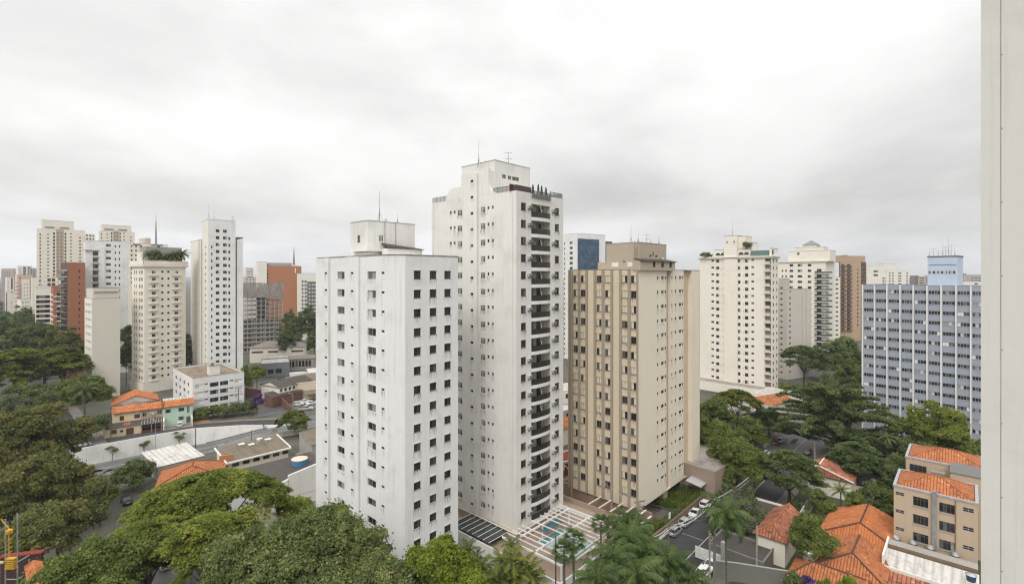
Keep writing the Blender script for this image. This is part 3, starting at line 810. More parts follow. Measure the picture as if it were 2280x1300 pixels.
for i, p in enumerate((1187, 1199, 1206.5, 1216)):
    m = MB(); x = b.R(p, .4); hh = (1.6, 1.9, 1.7, 1.6)[i]
    rr = random.Random(i)
    q = empty('potted_cypress', Pw(b, x, .45, zp - .3), 0, ('thin cypress at the left end of the row on the tallest tower', 'tallest thin cypress in the row on the tallest tower', 'thin cypress third along the row on the tallest tower', 'thin cypress at the right end of the row on the tallest tower')[i], 'shrub', 'cypresses in pots on the roof terrace')
    m.lathe([(0, 0), (.2, 0), (.24, .4), (0, .4)], n=8); m.build('pot', M.deck, q)
    m = MB()
    for j in range(220):
        zz = rr.random(); r_ = .26 * (1 - zz) ** .6 * (.6 + .5 * rr.random()); a = rr.random() * 6.3; s_ = .10
        c0 = Vector((math.cos(a) * r_, math.sin(a) * r_, .4 + zz * hh)); u = Vector((rr.uniform(-1, 1), rr.uniform(-1, 1), rr.uniform(-1, 1))).normalized() * s_; v = Vector((rr.uniform(-1, 1), rr.uniform(-1, 1), rr.uniform(0, 1))).normalized() * s_
        m.face([c0 - u, c0 - v, c0 + u, c0 + v])
    m.build('crown', M.f_dark, q)

# ---- beige tower with brown pilasters
b = Bld('apartment_tower', 'beige apartment tower with dark brown vertical pilasters on one side and an open ground floor', 'apartment tower', 1421, 97.0, 42.5, rich=True)
WR = b.R(1558); DL = b.L(1266); S = 2.99
zt = b.z(600.5, 0, 0); zb0 = b.z(1137, 0, 0)
wl = [(1276.6, 1286.8), (1293.2, 1303.8), (1328.5, 1339.7), (1347.3, 1359.2), (1385, 1397.6), (1404.7, 1417.4)]
z0 = b.z(613.7, 0, b.L(1410))
b.win('L', wl, z0, 1.42, S, 15, 'shut', depth=.10)
sm = [(1462.8, 1466.5), (1472, 1478.3), (1480, 1483.6), (1495, 1497.6), (1502.7, 1506.2), (1511.6, 1517.6), (1518.6, 1521.6)]
z1 = b.z(614.7, b.R(1470), 0)
b.win('R', sm, z1, .72, S, 15, 'vent', name='vent_window', depth=.10)
mb = MB()
xr0, xr1 = b.R(1484), b.R(1493.5); xr2, xr3 = b.R(1522.3), b.R(1540)
b.wallface(mb, 'L', 0, DL, zb0, zt, 0)
b.wallface(mb, 'R', 0, xr0, zb0, zt, 1); b.wallface(mb, 'R', xr1, xr2, zb0, zt, 1); b.wallface(mb, 'R', xr3, WR, zb0, zt, 1)
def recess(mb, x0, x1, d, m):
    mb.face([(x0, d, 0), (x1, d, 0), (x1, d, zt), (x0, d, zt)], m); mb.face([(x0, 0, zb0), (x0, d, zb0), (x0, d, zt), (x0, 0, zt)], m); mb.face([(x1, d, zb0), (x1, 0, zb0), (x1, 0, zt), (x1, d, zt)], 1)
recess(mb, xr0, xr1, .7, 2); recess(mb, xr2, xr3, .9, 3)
mb.face([(WR, 0, zb0), (WR, DL, zb0), (WR, DL, zt), (WR, 0, zt)], 1); mb.face([(WR, DL, zb0), (0, DL, zb0), (0, DL, zt), (WR, DL, zt)], 1)
mb.face([(0, 0, zt), (WR, 0, zt), (WR, DL, zt), (0, DL, zt)], 0)
mb.face([(0, 0, zb0), (0, DL, zb0), (WR, DL, zb0), (WR, 0, zb0)], 0)
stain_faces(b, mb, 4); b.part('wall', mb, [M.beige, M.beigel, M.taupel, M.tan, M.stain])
c = MB(); strip(c, [(0, DL), (0, 0), (WR, 0)], zt + .003, zt + .1); b.part('coping', c, M.coping)
for i, (p0, p1) in enumerate(((1266.5, 1270), (1271.8, 1275.6), (1288, 1292.2), (1304.8, 1309.2), (1323, 1327.8), (1340.6, 1346), (1360.4, 1365.4), (1379.8, 1384.2), (1398.6, 1404), (1418.2, 1421.5))):
    y0, y1 = sorted((b.L(p0), b.L(p1))); m = MB(); dz = -4 if i in (1, 6, 9) else 0
    m.box(-.28, -.004, max(y0, -.26), y1, zb0 + dz, zt - .05); b.part('pilaster', m, M.taupe)
for x, y in ((.5, .5), (.5, DL * .33), (.5, DL * .66), (.5, DL - 1.2), (WR - 3, .8), (xr0 + .1, .8), (WR * .5, DL * .5)):
    m = MB(); m.box(x, x + .9, y, y + .9, -.5, zb0); b.part('column', m, M.taupel)
m = MB(); m.box(4, WR - 3, 5, DL - 3, -.5, zb0); b.part('lobby_wall', m, M.void)  # block coloured dark to paint the shaded void under the tower
# penthouse
hx, hy = 3.4, b.L(1421, 3.4)
hx = 2.5; hy = b.L(1423, hx); hx1 = b.R(1483.7, hy); hy1 = b.L(1349.8, hx); zk = b.z(539.5, hx, hy)
b.win('L', [(1361, 1376.5), (1396, 1411.5)], b.z(581, hx, hy), 1.05, 3, 1, 'white', name='penthouse_window', off=hx)
b.win('L', [(1387, 1391.5)], b.z(579.5, hx, hy), .4, 3, 1, 'vent', name='penthouse_window', off=hx)
b.win('R', [(1446, 1451.5), (1459, 1465)], b.z(566.5, hx + 3, hy), .55, 3, 1, 'vent', name='penthouse_window', off=hy)
b.win('R', [(1453, 1456.5)], b.z(560.5, hx + 3, hy), .9, 3, 1, 'vent', name='penthouse_window', off=hy)
b.body(hx1 - hx, hy1 - hy, zt - .1, zk, M.taupel, name='penthouse', parapet=.25, x0=hx, y0=hy)
ay = hy - 1.7; ax1 = b.R(1503, ay); ax0 = b.R(1425.5, ay)
b.win('R', [(1453.5, 1459.5), (1472, 1478.5), (1490.5, 1496)], b.z(583, (ax0 + ax1) / 2, ay), 1.0, 3, 1, 'shutdark', name='penthouse_window', off=ay)
m = MB(); b.wallface(m, 'R', ax0, ax1, zt - .1, zt + 1.75, 0, ay); m.face([(ax0, ay, zt - .1), (ax0, ay, zt + 1.75), (ax0, hy - .01, zt + 1.75), (ax0, hy - .01, zt - .1)]); m.face([(ax1, ay, zt - .1), (ax1, hy + 1, zt - .1), (ax1, hy + 1, zt + 1.75), (ax1, ay, zt + 1.75)])
b.part('annex', m, M.taupel)
m = MB(); m.face([(ax0 - .1, ay - .3, zt + 1.80), (ax1 + .4, ay - .3, zt + 1.80), (ax1 + .4, hy - .02, zt + 2.3), (ax0 - .1, hy - .02, zt + 2.3)]); m.face([(ax0 - .1, ay - .3, zt + 1.68), (ax0 - .1, hy - .02, zt + 2.18), (ax1 + .4, hy - .02, zt + 2.18), (ax1 + .4, ay - .3, zt + 1.68)]); m.face([(ax0 - .1, ay - .3, zt + 1.68), (ax1 + .4, ay - .3, zt + 1.68), (ax1 + .4, ay - .3, zt + 1.80), (ax0 - .1, ay - .3, zt + 1.80)])
b.part('annex_roof', m, M.dbrsheet)
b.block('annex', hx + .2, hx1 - 1, hy1 + .01, b.L(1331, hx + .2), zt - .1, zt + 1.6, M.taupel, slab=False)
m = MB(); xl = hx - .15; yl = b.L(1416, xl)
for dy in (-.28, .28): m.tube((xl, yl + dy, zt), (xl, yl + dy, zk + .5), .03, .03, 4)
for j in range(14): m.tube((xl, yl - .28, zt + .35 * j), (xl, yl + .28, zt + .35 * j), .025, .025, 4)
b.part('ladder', m, M.dmetal)
m = MB(); m.lathe([(0, 0), (.35, 0), (.4, .35), (.25, .55), (0, .6)], (b.R(1475, ay + .6), ay + .6, zt + 2.05), 12); b.part('vent_cap', m, M.metal)
b.finish()
W3 = b
antenna('rooftop_antenna', 'tallest mast antenna on the penthouse of the beige tower', Pw(b, b.R(1405, hy1 - 3), hy1 - 3, zk), 4.2, 'whip')
antenna('rooftop_antenna', 'mast antenna just above the ladder of the beige tower penthouse', Pw(b, hx + .4, hy + .4, zk), 1.9, 'whip', .04)
antenna('rooftop_antenna', 'cross bar television antenna in the middle of the beige tower penthouse', Pw(b, b.R(1440, hy + 1), hy + 1, zk), 1.9, 'yagi', .035)
antenna('rooftop_antenna', 'thin rod antenna second from the right end of the beige tower penthouse', Pw(b, b.R(1449, hy + 1), hy + 1, zk), 1.8, 'whip', .03)
antenna('rooftop_antenna', 'rod antenna at the right end of the beige tower penthouse', Pw(b, b.R(1467, hy + .5), hy + .5, zk), 2.2, 'whip', .045)
# entrance canopy, stone wall, hedge, sign board in front of it
ca = empty('entrance_canopy', Pw(b, b.R(1541, -2.0), -2.0, 0), b.rz, 'grey corrugated entrance canopy beside the beige tower', 'canopy')
m = MB(); m.face([(-1.6, -2.6, 4.0), (2.4, -2.6, 4.0), (2.4, .8, 4.6), (-1.6, .8, 4.6)], 0, [(0, 0), (4, 0), (4, 3.5), (0, 3.5)]); m.face([(-1.6, .8, 4.5), (2.4, .8, 4.5), (2.4, -2.6, 3.9), (-1.6, -2.6, 3.9)], 0)
m.build('roof_sheet', corrug('canopy sheet', (0.50, 0.50, 0.50), (0.20, 0.20, 0.20), .8, .4), ca)
for x, y in ((-1.5, -2.5), (2.3, -2.5), (-1.5, .7), (2.3, .7)):
    m = MB(); m.tube((x, y, 0), (x, y, 3.95), .06, .06, 6); m.build('post', M.dmetal, ca)
# ================================================================== buildings behind
def tower(label, px, Y, th, left, right, top, mL, mR, wins, base=-1.0, parapet=.8, cat='apartment building', name='apartment_building', group=None, fin=True, cop=True, minD=8.0):
    """wins: (face, [(px0, px1)...], head py, at px, h, storey, n, style)"""
    if px < 1000 and left: th = autoth(px, left, Y, max(minD, 13.0))
    b = Bld(name, label, cat, px, Y, th, 0.0, group)
    b.W = b.R(right) if right else minD; b.D = b.L(left) if left else minD
    b.zt = b.z(top)
    for (face, cols, py, at, h, sp, n, st, *r) in wins:
        lx, ly = (b.R(at), 0) if face == 'R' else (0, b.L(at))
        b.win(face, cols, b.z(py, lx, ly), h, sp, n, st, *r)
    b.body(b.W, b.D, base, b.zt, [mL, mR], 0, 1, parapet=parapet, cop=cop)
    if fin: b.finish()
    return b


def autoth(px, left, Y, D):
    """the angle at which a side wall of depth D just reaches the pixel column left"""
    k1, k2 = (px - CX) / F, (min(left, px - .3) - CX) / F
    best = min((abs((k1 * Y - math.cos(R_(a)) * D) / (Y + math.sin(R_(a)) * D) - k2), a) for a in [25 + i * .05 for i in range(900)])
    return best[1]


# ---- beige twin towers far on the left
for lab, px, Y, l, r, top, bl, br_, bt in (
        ('tall beige apartment tower with a square crown and brown recessed strip, far left skyline', 84, 430, 81.5, 190, 509, 94, 165, 489),
        ('beige apartment tower with a square crown peeping above the white tower with grey windows', 224, 440, 220, 300, 514, 227.5, 293, 500)):
    q = (r - l) / 108.0; cc = lambda *a: [(l + (x - 81.5) * q, l + (y - 81.5) * q) for x, y in a]
    b = tower(lab, px, Y, 72, l, r, top, M.pink, M.cream,
              [('R', cc((88, 91)), 520, px, 1.6, 3.0, 34, 'plain'), ('R', cc((104.5, 109.5)), 520, px, .9, 3.0, 34, 'plain'), ('R', cc((118, 122.5)), 516, px, 2.0, 3.0, 34, 'plain2'),
               ('R', cc((143.5, 147.5)), 516, px, 2.0, 3.0, 34, 'plain2'), ('R', cc((155, 160)), 516, px, .9, 3.0, 34, 'plain'), ('R', cc((175.5, 180)), 524, px, 1.1, 3.0, 34, 'plain')], fin=False)
    x0, x1 = b.R(cc((125, 126))[0][0]), b.R(cc((142, 143))[0][0])
    m = MB(); m.box(x0, x1, -.12, -.02, -1, b.zt + .4); b.part('brown_strip', m, M.taupel)
    b.win('R', cc((127, 130), (135, 138)), b.z(516), .9, 3.0, 34, 'plain', name='strip_window', off=-.12, cut=False)
    c0, c1 = b.R(bl), b.R(br_)
    b.block('crown_block', c0, c1, 1.0, 12, b.zt - .5, b.z(bt), M.cream)
    m = MB()
    for f in (.08, .55): m.box(c0 + (c1 - c0) * f, c0 + (c1 - c0) * (f + .3), .93, .99, b.zt + 1.0, b.zt + 2.2)
    b.part('louvre', m, M.dgrey); b.part('louvre', MB(), M.dgrey) if False else None
    b.finish()
tower('small beige building top between the two beige crowned towers', 190, 450, 72, 188, 212, 521, M.pink, M.cream, [('R', [(191.5, 196), (199, 203), (206, 209)], 523, 200, 1.4, 3, 8, 'plain')])
# ---- beige building with round roof drum and mast
b = tower('beige building with a rounded roof drum behind the roof garden tower', 288, 330, 60, 284, 374, 542, M.pink, M.cream, [('R', [(291, 295), (301, 305), (312, 316), (350, 356)], 546, 300, 1.3, 3, 9, 'plain')], fin=False)
m = MB(); cx = b.R(324); m.lathe([(3.3, 0), (3.3, b.z(529) - b.zt + .5), (2.6, b.z(526) - b.zt + .5), (0, b.z(526) - b.zt + .5)], (cx, 4, b.zt - .5), 20); b.part('roof_drum', m, M.pink)
m = MB(); m.box(b.R(296), b.R(312), -.3, -.02, b.zt - .9, b.zt - .2); m.box(b.R(336), b.R(362), -.3, -.02, b.zt - .9, b.zt - .2); b.part('eave_band', m, M.dgrey)
b.finish()
antenna('lattice_mast', 'slender lattice mast on the beige building behind the roof garden tower', Pw(b, b.R(349.5), 5, b.zt - .5), 21, 'lattice', .16)
# ---- far small ones at the left edge
tower('distant mauve tower at the left edge', 3, 900, 80, 0, 27.5, 598, M.peach, wall('mauve render', (.42, .36, .36), .2), [('R', [(4 + 4 * i, 6 + 4 * i) for i in range(5)], 603, 10, 1.6, 3.2, 20, 'plain2')])
tower('distant white tower with a grey glazed middle near the left edge', 40, 950, 80, 38, 72, 592, M.creamw, M.creamw, [('R', [(42, 43.5), (46, 47.5)], 597, 50, 1.6, 3.2, 20, 'plain'), ('R', [(51.5, 58), (61.5, 68)], 594, 50, 2.6, 3.2, 22, 'plain2')])
tower('distant grey slab beside the tall beige tower', 66, 900, 70, 64, 82, 597, M.grey, M.grey, [('R', [(68, 71), (74, 77)], 600, 70, 1.6, 3.2, 18, 'plain')])
tower('slim white building with a dark side strip near the left edge', 14.5, 520, 78, 12, 31, 617, M.creamw, M.creamw, [('R', [(24.5, 28.5)], 619, 25, 12, 14, 3, 'plain'), ('R', [(15.5, 16.5), (18.5, 19.5)], 626, 17, .9, 3, 14, 'plain')])
tower('low white building with two framed squares at the left edge', 16, 430, 75, 13.5, 33, 652, M.brick, M.creamw, [('R', [(24.5, 30.5)], 661, 27, 2.4, 3.9, 3, 'white')])
tower('grey low block with a bright end at the left edge', -30, 420, 80, -34, 2.8, 645, M.grey, M.grey, [('R', [(-20, -14), (-8, -2)], 650, -10, 1.3, 3, 9, 'plain2')])
tower('dusky block behind the park trees at the left edge', -20, 380, 80, -26, 8, 672, M.dgrey, M.dgrey, [('R', [(-10, -4), (0, 5)], 676, -4, 1.3, 3, 6, 'plain2')])
b = tower('peach and white apartment block with stacked balconies on its edge', 38.5, 400, 74, 33.5, 73, 611.5, M.pink, M.peach, [('R', [(43, 47)], 618, 45, .9, 3, 1, 'plain')], fin=False)
x0, x1 = b.R(48), b.R(66); b.block('white_bay', x0, x1, -.5, -.02, -1, b.z(622), M.creamw, slab=False)
b.win('R', [(53.5, 55), (60, 62)], b.z(632), .7, 2.9, 16, 'plain', name='bay_window', off=-.5, cut=False)
for i in range(14):
    m = MB(); zz = b.z(632) - 3.0 * i; m.box(-1.4, .8, -1.2, -.02, zz - .9, zz - .1); m.box(-1.2, .6, -.6, -.03, zz, zz + 1.5, 1)
    if zz > 1: b.part('balcony', m, [M.creamw, M.peach])
b.finish()
tower('low white building with a dark cornice below the peach block', 46, 370, 74, 38, 68.5, 667, M.creamw, M.creamw, [('R', [(50, 53), (56, 59), (61, 64)], 672, 55, .8, 3, 4, 'plain')])
# ---- cream building and white balcony building in front of the beige tower
b = tower('cream building with brown glazed bays at the foot of the tall beige tower', 71.5, 330, 72, 69.5, 135, 618, M.cream, M.cream,
          [('R', [(86.5, 88.5), (90, 92)], 622, 88, 1.9, 3, 12, 'plain'), ('R', [(99, 100.5)], 626, 99, .9, 3, 8, 'plain'), ('R', [(105.5, 113), (115, 123)], 620, 110, 2.2, 3, 8, 'redb'), ('R', [(128, 130)], 626, 128, .9, 3, 8, 'plain')])
b = Bld('apartment_building', 'low white apartment building with wide dark balcony bands behind the park trees', 'apartment building', 79, 285, autoth(79, 78.3, 285, 14), 0)
b.W = b.R(114); b.D = 14; b.zt = b.z(641)
zb = b.z(658)
for i in range(8):
    z = zb - 2.78 * i
    if z < 2: continue
    b.hole('R', .3, b.W - .5, z - 1.75, z, 1.6)
b.body(b.W, b.D, -1, b.zt, [M.cream, M.creamw], 0, 1)
b.block('penthouse', b.R(84), b.W - 1.5, .2, 8, b.zt - .2, b.z(636), M.creamw)
for i in range(8):
    z = zb - 2.78 * i
    if z < 2: continue
    m = MB(); m.box(.1, b.W - .3, -.7, -.02, z - 2.5, z - 1.78); o = b.part('balcony', m, M.creamw)
    m = MB(); m.face([(.3, 1.58, z - 1.75), (b.W - .5, 1.58, z - 1.75), (b.W - .5, 1.58, z), (.3, 1.58, z)], 0)
    m.face([(1.5, 1.5, z - 1.75), (b.W * .62, 1.5, z - 1.75), (b.W * .62, 1.5, z), (1.5, 1.5, z)], 1); b.part('balcony_door', m, [M.gdark, M.ggrey if i % 2 else M.curt], parent=o)
# ---- red brick building with white balconies, and brick slab
b = Bld('apartment_building', 'red brick apartment building with white balcony slabs behind the park trees', 'apartment building', 119, 272, autoth(119, 113.5, 272, 13), 0)
b.W = b.R(135); b.D = b.L(113.5); b.zt = b.z(637)
for i in range(11):
    z = b.z(652) - 2.7 * i
    if z > 2: b.hole('R', b.W * .48, b.W - .05, z - 1.7, z, 1.2)
b.body(b.W, b.D, -1, b.zt, [M.brick, M.brick], 0, 1)
for i in range(11):
    z = b.z(652) - 2.7 * i
    if z < 2: continue
    m = MB(); w0 = 0 if i in (0, 1, 4, 7) else b.W * .45
    m.box(w0, b.W + .1, -.6, -.02, z - 2.3, z - 1.72); o = b.part('balcony', m, M.creamw)
    m = MB(); m.face([(b.W * .48, 1.18, z - 1.7), (b.W - .06, 1.18, z - 1.7), (b.W - .06, 1.18, z), (b.W * .48, 1.18, z)]); b.part('balcony_door', m, M.gdark, parent=o)
    m = MB(); m.box(-.45, -.02, .3, b.D - .3, z - 1.6, z - .9); b.part('balcony_ledge', m, M.creamw)
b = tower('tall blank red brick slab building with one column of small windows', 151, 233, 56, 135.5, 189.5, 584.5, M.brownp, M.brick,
          [('R', [(175, 178.4)], 601, 176, 1.15, 3.02, 13, 'plain')], fin=False)
yb0, yb1 = .8, b.D - .5
for i in range(13):
    z = b.z(598) - 3.02 * i
    if z < 3: continue
    m = MB(); m.box(-1.2, -.02, yb0, yb1, z - 2.5, z - 2.2); m.box(-1.18, -1.12, yb0, yb1, z - 2.2, z - 1.3, 1); m.box(-.08, -.02, yb0 + .5, yb1 - .5, z - 2.0, z - .3, 2); b.part('balcony', m, [M.taupe, M.rail, M.gdark])
b.finish()
# ---- white tower with grey windows
b = tower('white apartment tower with grey ribbon windows and a dark balcony column on the avenue', 190, 245, 50, 186, 285.5, 535, M.white, M.white,
          [('R', [(206.5, 218.5)], 560, 212, 2.0, 3.22, 17, 'plain2'), ('R', [(236, 247)], 543.5, 241, 1.3, 3.22, 18, 'slide'), ('R', [(255.5, 258.5), (264.5, 267.5)], 546, 260, 1.2, 3.22, 18, 'plain')], fin=False)
for i in range(17):
    z = b.z(560, b.R(212)) - 3.22 * i
    if z < 4: continue
    m = MB(); x0, x1 = b.R(206), b.R(219); m.box(x0, x1, -.9, -.02, z - 2.9, z - 2.1, 0); b.part('balcony', m, [wall('sand balcony', (.52, .48, .36), .2)])
b.win('L', [(186.6, 189.3)], b.z(560, 0, 3), 2.1, 3.22, 17, 'plain', name='balcony_window')
m = MB(); m.box(-.8, b.R(220), -.8, -.02, b.z(556) - .3, b.z(556)); b.part('cornice', m, M.grey)
m = MB(); m.box(b.R(219.5), b.R(233), -.45, -.02, 0, b.z(549)); b.part('bay', m, M.white)
b.finish()
# ---- plain beige building
b = tower('plain beige slab building with a blank front and tiny windows on its narrow side', 205, 200, 55, 188.4, 267.5, 665, M.creamw, wall('oat render', (.66, .62, .545), .16), [('L', [(191, 193), (195, 197), (198.7, 200.3), (201.8, 203.3)], 675, 196, 1.15, 3.0, 16, 'slide')], fin=False)
b.block('attic', .4, b.W - .1, .6, b.D - 1, b.zt - .3, b.z(642), wall('oat render', (.66, .62, .545), .16))
m = MB(); m.box(b.R(210), b.R(263), .28, .38, b.z(652), b.z(650)); b.part('louvre', m, M.dgrey)
b.finish()
# ---- cream tower with balconettes, round windows, roof garden
b = tower('ornate cream tower with balconettes, round windows and a roof garden', 321.5, 211, 51, 293.5, 413.5, 588, M.cream, M.cream,
          [('L', [(298.5, 300.5), (302.5, 304.5), (309.5, 312.5), (314.5, 317.5)], 602.5, 308, 1.5, 3.0, 17, 'slide'),
           ('R', [(338, 346.5), (388.5, 397)], 603, 342, 1.7, 3.0, 17, 'slide')], parapet=.3, fin=False)
m = MB(); z = b.zt; m.box(-.9, b.W + .9, -.9, b.D + .5, z - .9, z - .1); m.box(-.5, b.W + .5, -.5, b.D + .3, z - 1.4, z - .92); b.part('cornice', m, M.cream)
m = MB(); e = -.6
for a in ((e, b.W - e, e, e + .25), (e, e + .25, e, b.D), (b.W - e - .25, b.W - e, e, b.D)): m.box(*a, z + .0, z + 1.5)
b.part('roof_parapet', m, M.cream)
for i in range(17):
    zc = b.z(603, b.R(342)) - 3.0 * i
    if zc < 5: continue
    for p in (342.2, 392.7):
        x = b.R(p); m = MB(); m.prism([(x - 1.9, -.01), (x - 1.9, -.5), (x - 1.2, -.95), (x + 1.2, -.95), (x + 1.9, -.5), (x + 1.9, -.01)], zc - 2.15, zc - 1.85); m.box(x - 1.3, x + 1.3, -.9, -.82, zc - 1.83, zc - 1.15); m.box(x - 1.1, x + 1.1, -.5, -.02, zc - 2.5, zc - 2.17)
        b.part('balconette', m, M.creamw)
    for p in (361.5, 374.8):
        x = b.R(p); m = MB(); n = 12
        m.face([(x + .48 * math.cos(2 * PI * j / n), -.03, zc - .35 + .48 * math.sin(2 * PI * j / n)) for j in range(n)], 0)
        for j in range(n):
            a0, a1 = 2 * PI * j / n, 2 * PI * (j + 1) / n
            m.face([(x + .48 * math.cos(a0), -.035, zc - .35 + .48 * math.sin(a0)), (x + .48 * math.cos(a1), -.035, zc - .35 + .48 * math.sin(a1)), (x + .62 * math.cos(a1), -.035, zc - .35 + .62 * math.sin(a1)), (x + .62 * math.cos(a0), -.035, zc - .35 + .62 * math.sin(a0))], 1)
        b.part('round_window', m, [M.gdark, M.cream])
hx = 3.0; hy = 4.5
b.block('roof_house', b.R(308, hy) if False else 2.2, b.R(405, hy), hy, b.D - 2, z, b.z(550, hx, hy), M.grey)
b.block('roof_house', .6, 3.2, hy - 1, hy + 5, z, b.z(560, 1, hy), M.cream)
b.block('plinth', -.6, b.W + .6, -.6, b.D, -1, b.z(852), M.cream, slab=False)
b.finish(); ORN = b
# ---- tall white tower
b = tower('tall slender white tower with paired dark windows and dark grooves', 463.5, 215, 48, 449.5, 524.5, 488.5, M.creamw, M.white,
          [('R', [(470, 473)], 547, 471, 1.25, 3.0, 23, 'plain'), ('R', [(480.5, 488.5), (496.5, 505)], 511, 488, 1.3, 3.0, 24, 'dark'), ('R', [(508.5, 512.5)], 528, 510, 1.3, 3.0, 23, 'plain'), ('L', [(457, 459)], 548, 458, .9, 3.0, 22, 'plain')], fin=False)
b.block('rear_wing', -.4, 8, b.D + .02, b.L(424.5, -.4), -1, b.z(533.5, 0, b.D), M.creamw)
x0 = b.W; x2 = b.R(540.2, 1.2); x1 = b.R(527, .8)
b.block('dark_groove', x0 + .01, x1, .8, 9, -1, b.z(530, x0, .8), M.dgrey, slab=False)
b.block('side_wing', x1 + .01, x2, .5, 9, -1, b.z(534, x1, .5), M.white, slab=False)
b.block('side_wing_cap', x1 - .5, x2, .3, 9, b.z(530.5, x1, .5), b.z(528, x1, .5), M.dgrey, slab=False)
m = MB()
for p in (446, 451): y = b.L(p); m.box(-.55, -.41, y, y + .35, 0, b.z(534, 0, b.D))
b.part('groove', m, M.dgrey)
b.finish()
antenna('rooftop_antenna', 'thin rod antenna on the left corner of the slender white tower', Pw(b, 1, 4, b.zt), 7.5, 'whip', .06)
antenna('rooftop_antenna', 'second shorter rod antenna on the slender white tower', Pw(b, 3, 4, b.zt), 5, 'whip', .05)
antenna('rooftop_antenna', 'television antenna on the right part of the slender white tower', Pw(b, 10, 2, b.zt), 2.2, 'yagi', .06)
# ---- construction shell with netting
b = Bld('building_shell', 'grey concrete building shell under construction with safety netting round its top floors', 'construction building', 541, 322, autoth(541, 540.3, 322, 13), 0)
b.W = b.R(630); b.D = 13; b.zt = b.z(650)
m = MB(); nfl = 15
for i in range(nfl):
    z = b.zt - 3.02 * i
    if z < 0: break
    m.box(0, b.W, 0, b.D, z - .3, z)
    for j in range(10):
        x = b.W * j / 9; m.box(x - .25, x + .25, .05, .5, z - 3.0, z - .31) if j < 9 else m.box(x - .5, x, .05, .5, z - 3.0, z - .31)
        m.box(min(x, b.W - .4), min(x + .4, b.W), b.D - .5, b.D - .1, z - 3.0, z - .31)
b.part('frame', m, M.conc)
for i in range(6, nfl):                                      # infill walls below, dark boxes painting their shaded openings, bare frame above
    z = b.zt - 3.02 * i
    if z < 1: break
    m = MB(); m.box(.3, b.W - .3, .9, 1.1, z - 3.0, z - .32); b.part('infill_wall', m, M.conc)
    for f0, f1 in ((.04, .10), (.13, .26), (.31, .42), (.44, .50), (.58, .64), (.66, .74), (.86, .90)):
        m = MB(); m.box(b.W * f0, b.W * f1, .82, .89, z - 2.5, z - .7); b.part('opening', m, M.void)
    m = MB(); m.box(.2, b.W * .5, -.25, -.02, z - 2.95, z - 2.2); m.box(b.W * .56, b.W * .78, -.25, -.02, z - 2.95, z - 2.2); b.part('balcony_front', m, M.conc)
m = MB(); m.box(b.W * .35, b.W * .6, 6, b.D - 2, 0, b.zt + 2.5); b.part('core', m, M.conc)
net, t, bs = newmat('construction netting')
ob = t.n('ShaderNodeTexCoord').outputs['Object']; nv = t.ramp(t.noise(t.map(ob, (.5, .5, .16)), 1.4, 4, .7), .3, .7)
t.set(bs.inputs['Base Color'], t.mix(nv, (.20, .18, .16, 1), (.33, .31, .285, 1))); bs.inputs['Roughness'].default_value = .95
tr = t.n('ShaderNodeBsdfTransparent'); mx = t.n('ShaderNodeMixShader', {0: t.ramp(t.noise(t.map(ob, (.35, .35, .33)), 1.6, 3, .6), .3, .6, .72, .97), 1: tr.outputs[0], 2: bs.outputs[0]})
t.t.links.new(mx.outputs[0], [x for x in net.node_tree.nodes if x.type == 'OUTPUT_MATERIAL'][0].inputs[0])
m = MB(); zn0, zn1 = b.zt - 3.4, b.z(630); n = 8
for i in range(n):
    a0, a1 = i / n, (i + 1) / n; s0, s1 = -.5 * math.sin(PI * a0 * 3), -.5 * math.sin(PI * a1 * 3)
    m.face([(b.W * 1.0 * a0 - .3, -.8 + s0 * .4, zn0 + s0 - 1.5 * a0), (b.W * a1 - .3, -.8 + s1 * .4, zn0 + s1 - 1.5 * a1), (b.W * 1.05 * a1 - .3, -1.2, zn1), (b.W * 1.05 * a0 - .3, -1.2, zn1)])
b.part('netting', m, net)
# ---- orange brick building with white end, lattice antenna
b = tower('big orange brick building with a white corner tower and a small white vertical sign', 575, 400, 80, 572, 671, 592, M.creamw, M.orangeb, [('R', [(594.5, 597.5)], 600, 596, 1.6, 3, 10, 'plain')], fin=False)
b.block('white_corner', -.4, b.R(594), -.6, 14, -1, b.z(583), M.creamw)
b.block('roof_house', b.R(598), b.R(651), 2.5, 14, b.zt - .8, b.z(585), M.grey)
for i in range(4):
    m = MB(); zz = b.z(610) - 4.6 * i; m.box(b.R(600), b.W - .3, -.04, -.01, zz, zz + .25); b.part('floor_band', m, M.brick)
m = MB(); m.box(b.R(656.5), b.R(658.8), -.2, -.03, b.z(608), b.z(596.5)); b.part('sign', m, M.wframe)
b.block('mast_base', b.R(651), b.R(665), .6, 5, b.zt - .7, b.z(589), M.creamw, slab=False)
b.finish()
antenna('lattice_mast', 'stout antenna mast hung with aerials on the orange brick building', Pw(b, b.R(655.5), 2.6, b.z(589)), 14.5, 'lattice', .32)
for i, (p, py) in enumerate(((654, 556), (656.5, 562), (653.5, 570))):
    pass
# ---- white building with a black gridded front
b = tower('white building with a black gridded facade beside the orange brick building', 664, 380, 76, 661.5, 705, 609, M.creamw, M.creamw,
          [('R', [(671.5, 676), (678, 683)], 624, 675, 2.0, 2.9, 9, 'bars')], fin=False)
x0 = b.R(684); m = MB(); m.box(x0, b.W - .1, -.6, -.02, 2, b.z(627)); b.part('black_facade', m, M.dgrey)
b.win('R', [(687, 691), (694, 698), (700, 704)], b.z(633), .9, 2.9, 9, 'white', name='facade_panel', off=-.6, cut=False)
b.finish()
tower('far white building with horizontal lines between the slender tower and the orange building', 547, 700, 78, 544, 565, 595.5, M.creamw, M.creamw, [('R', [(549, 563.5)], 599, 556, 1.2, 3.4, 7, 'plain2')])
tower('far beige low block just above the construction netting', 543, 450, 78, 540, 571.5, 617, M.greige, M.greige, [('R', [(548, 551), (556, 559), (563, 566)], 621, 555, 1.0, 3, 4, 'plain')])
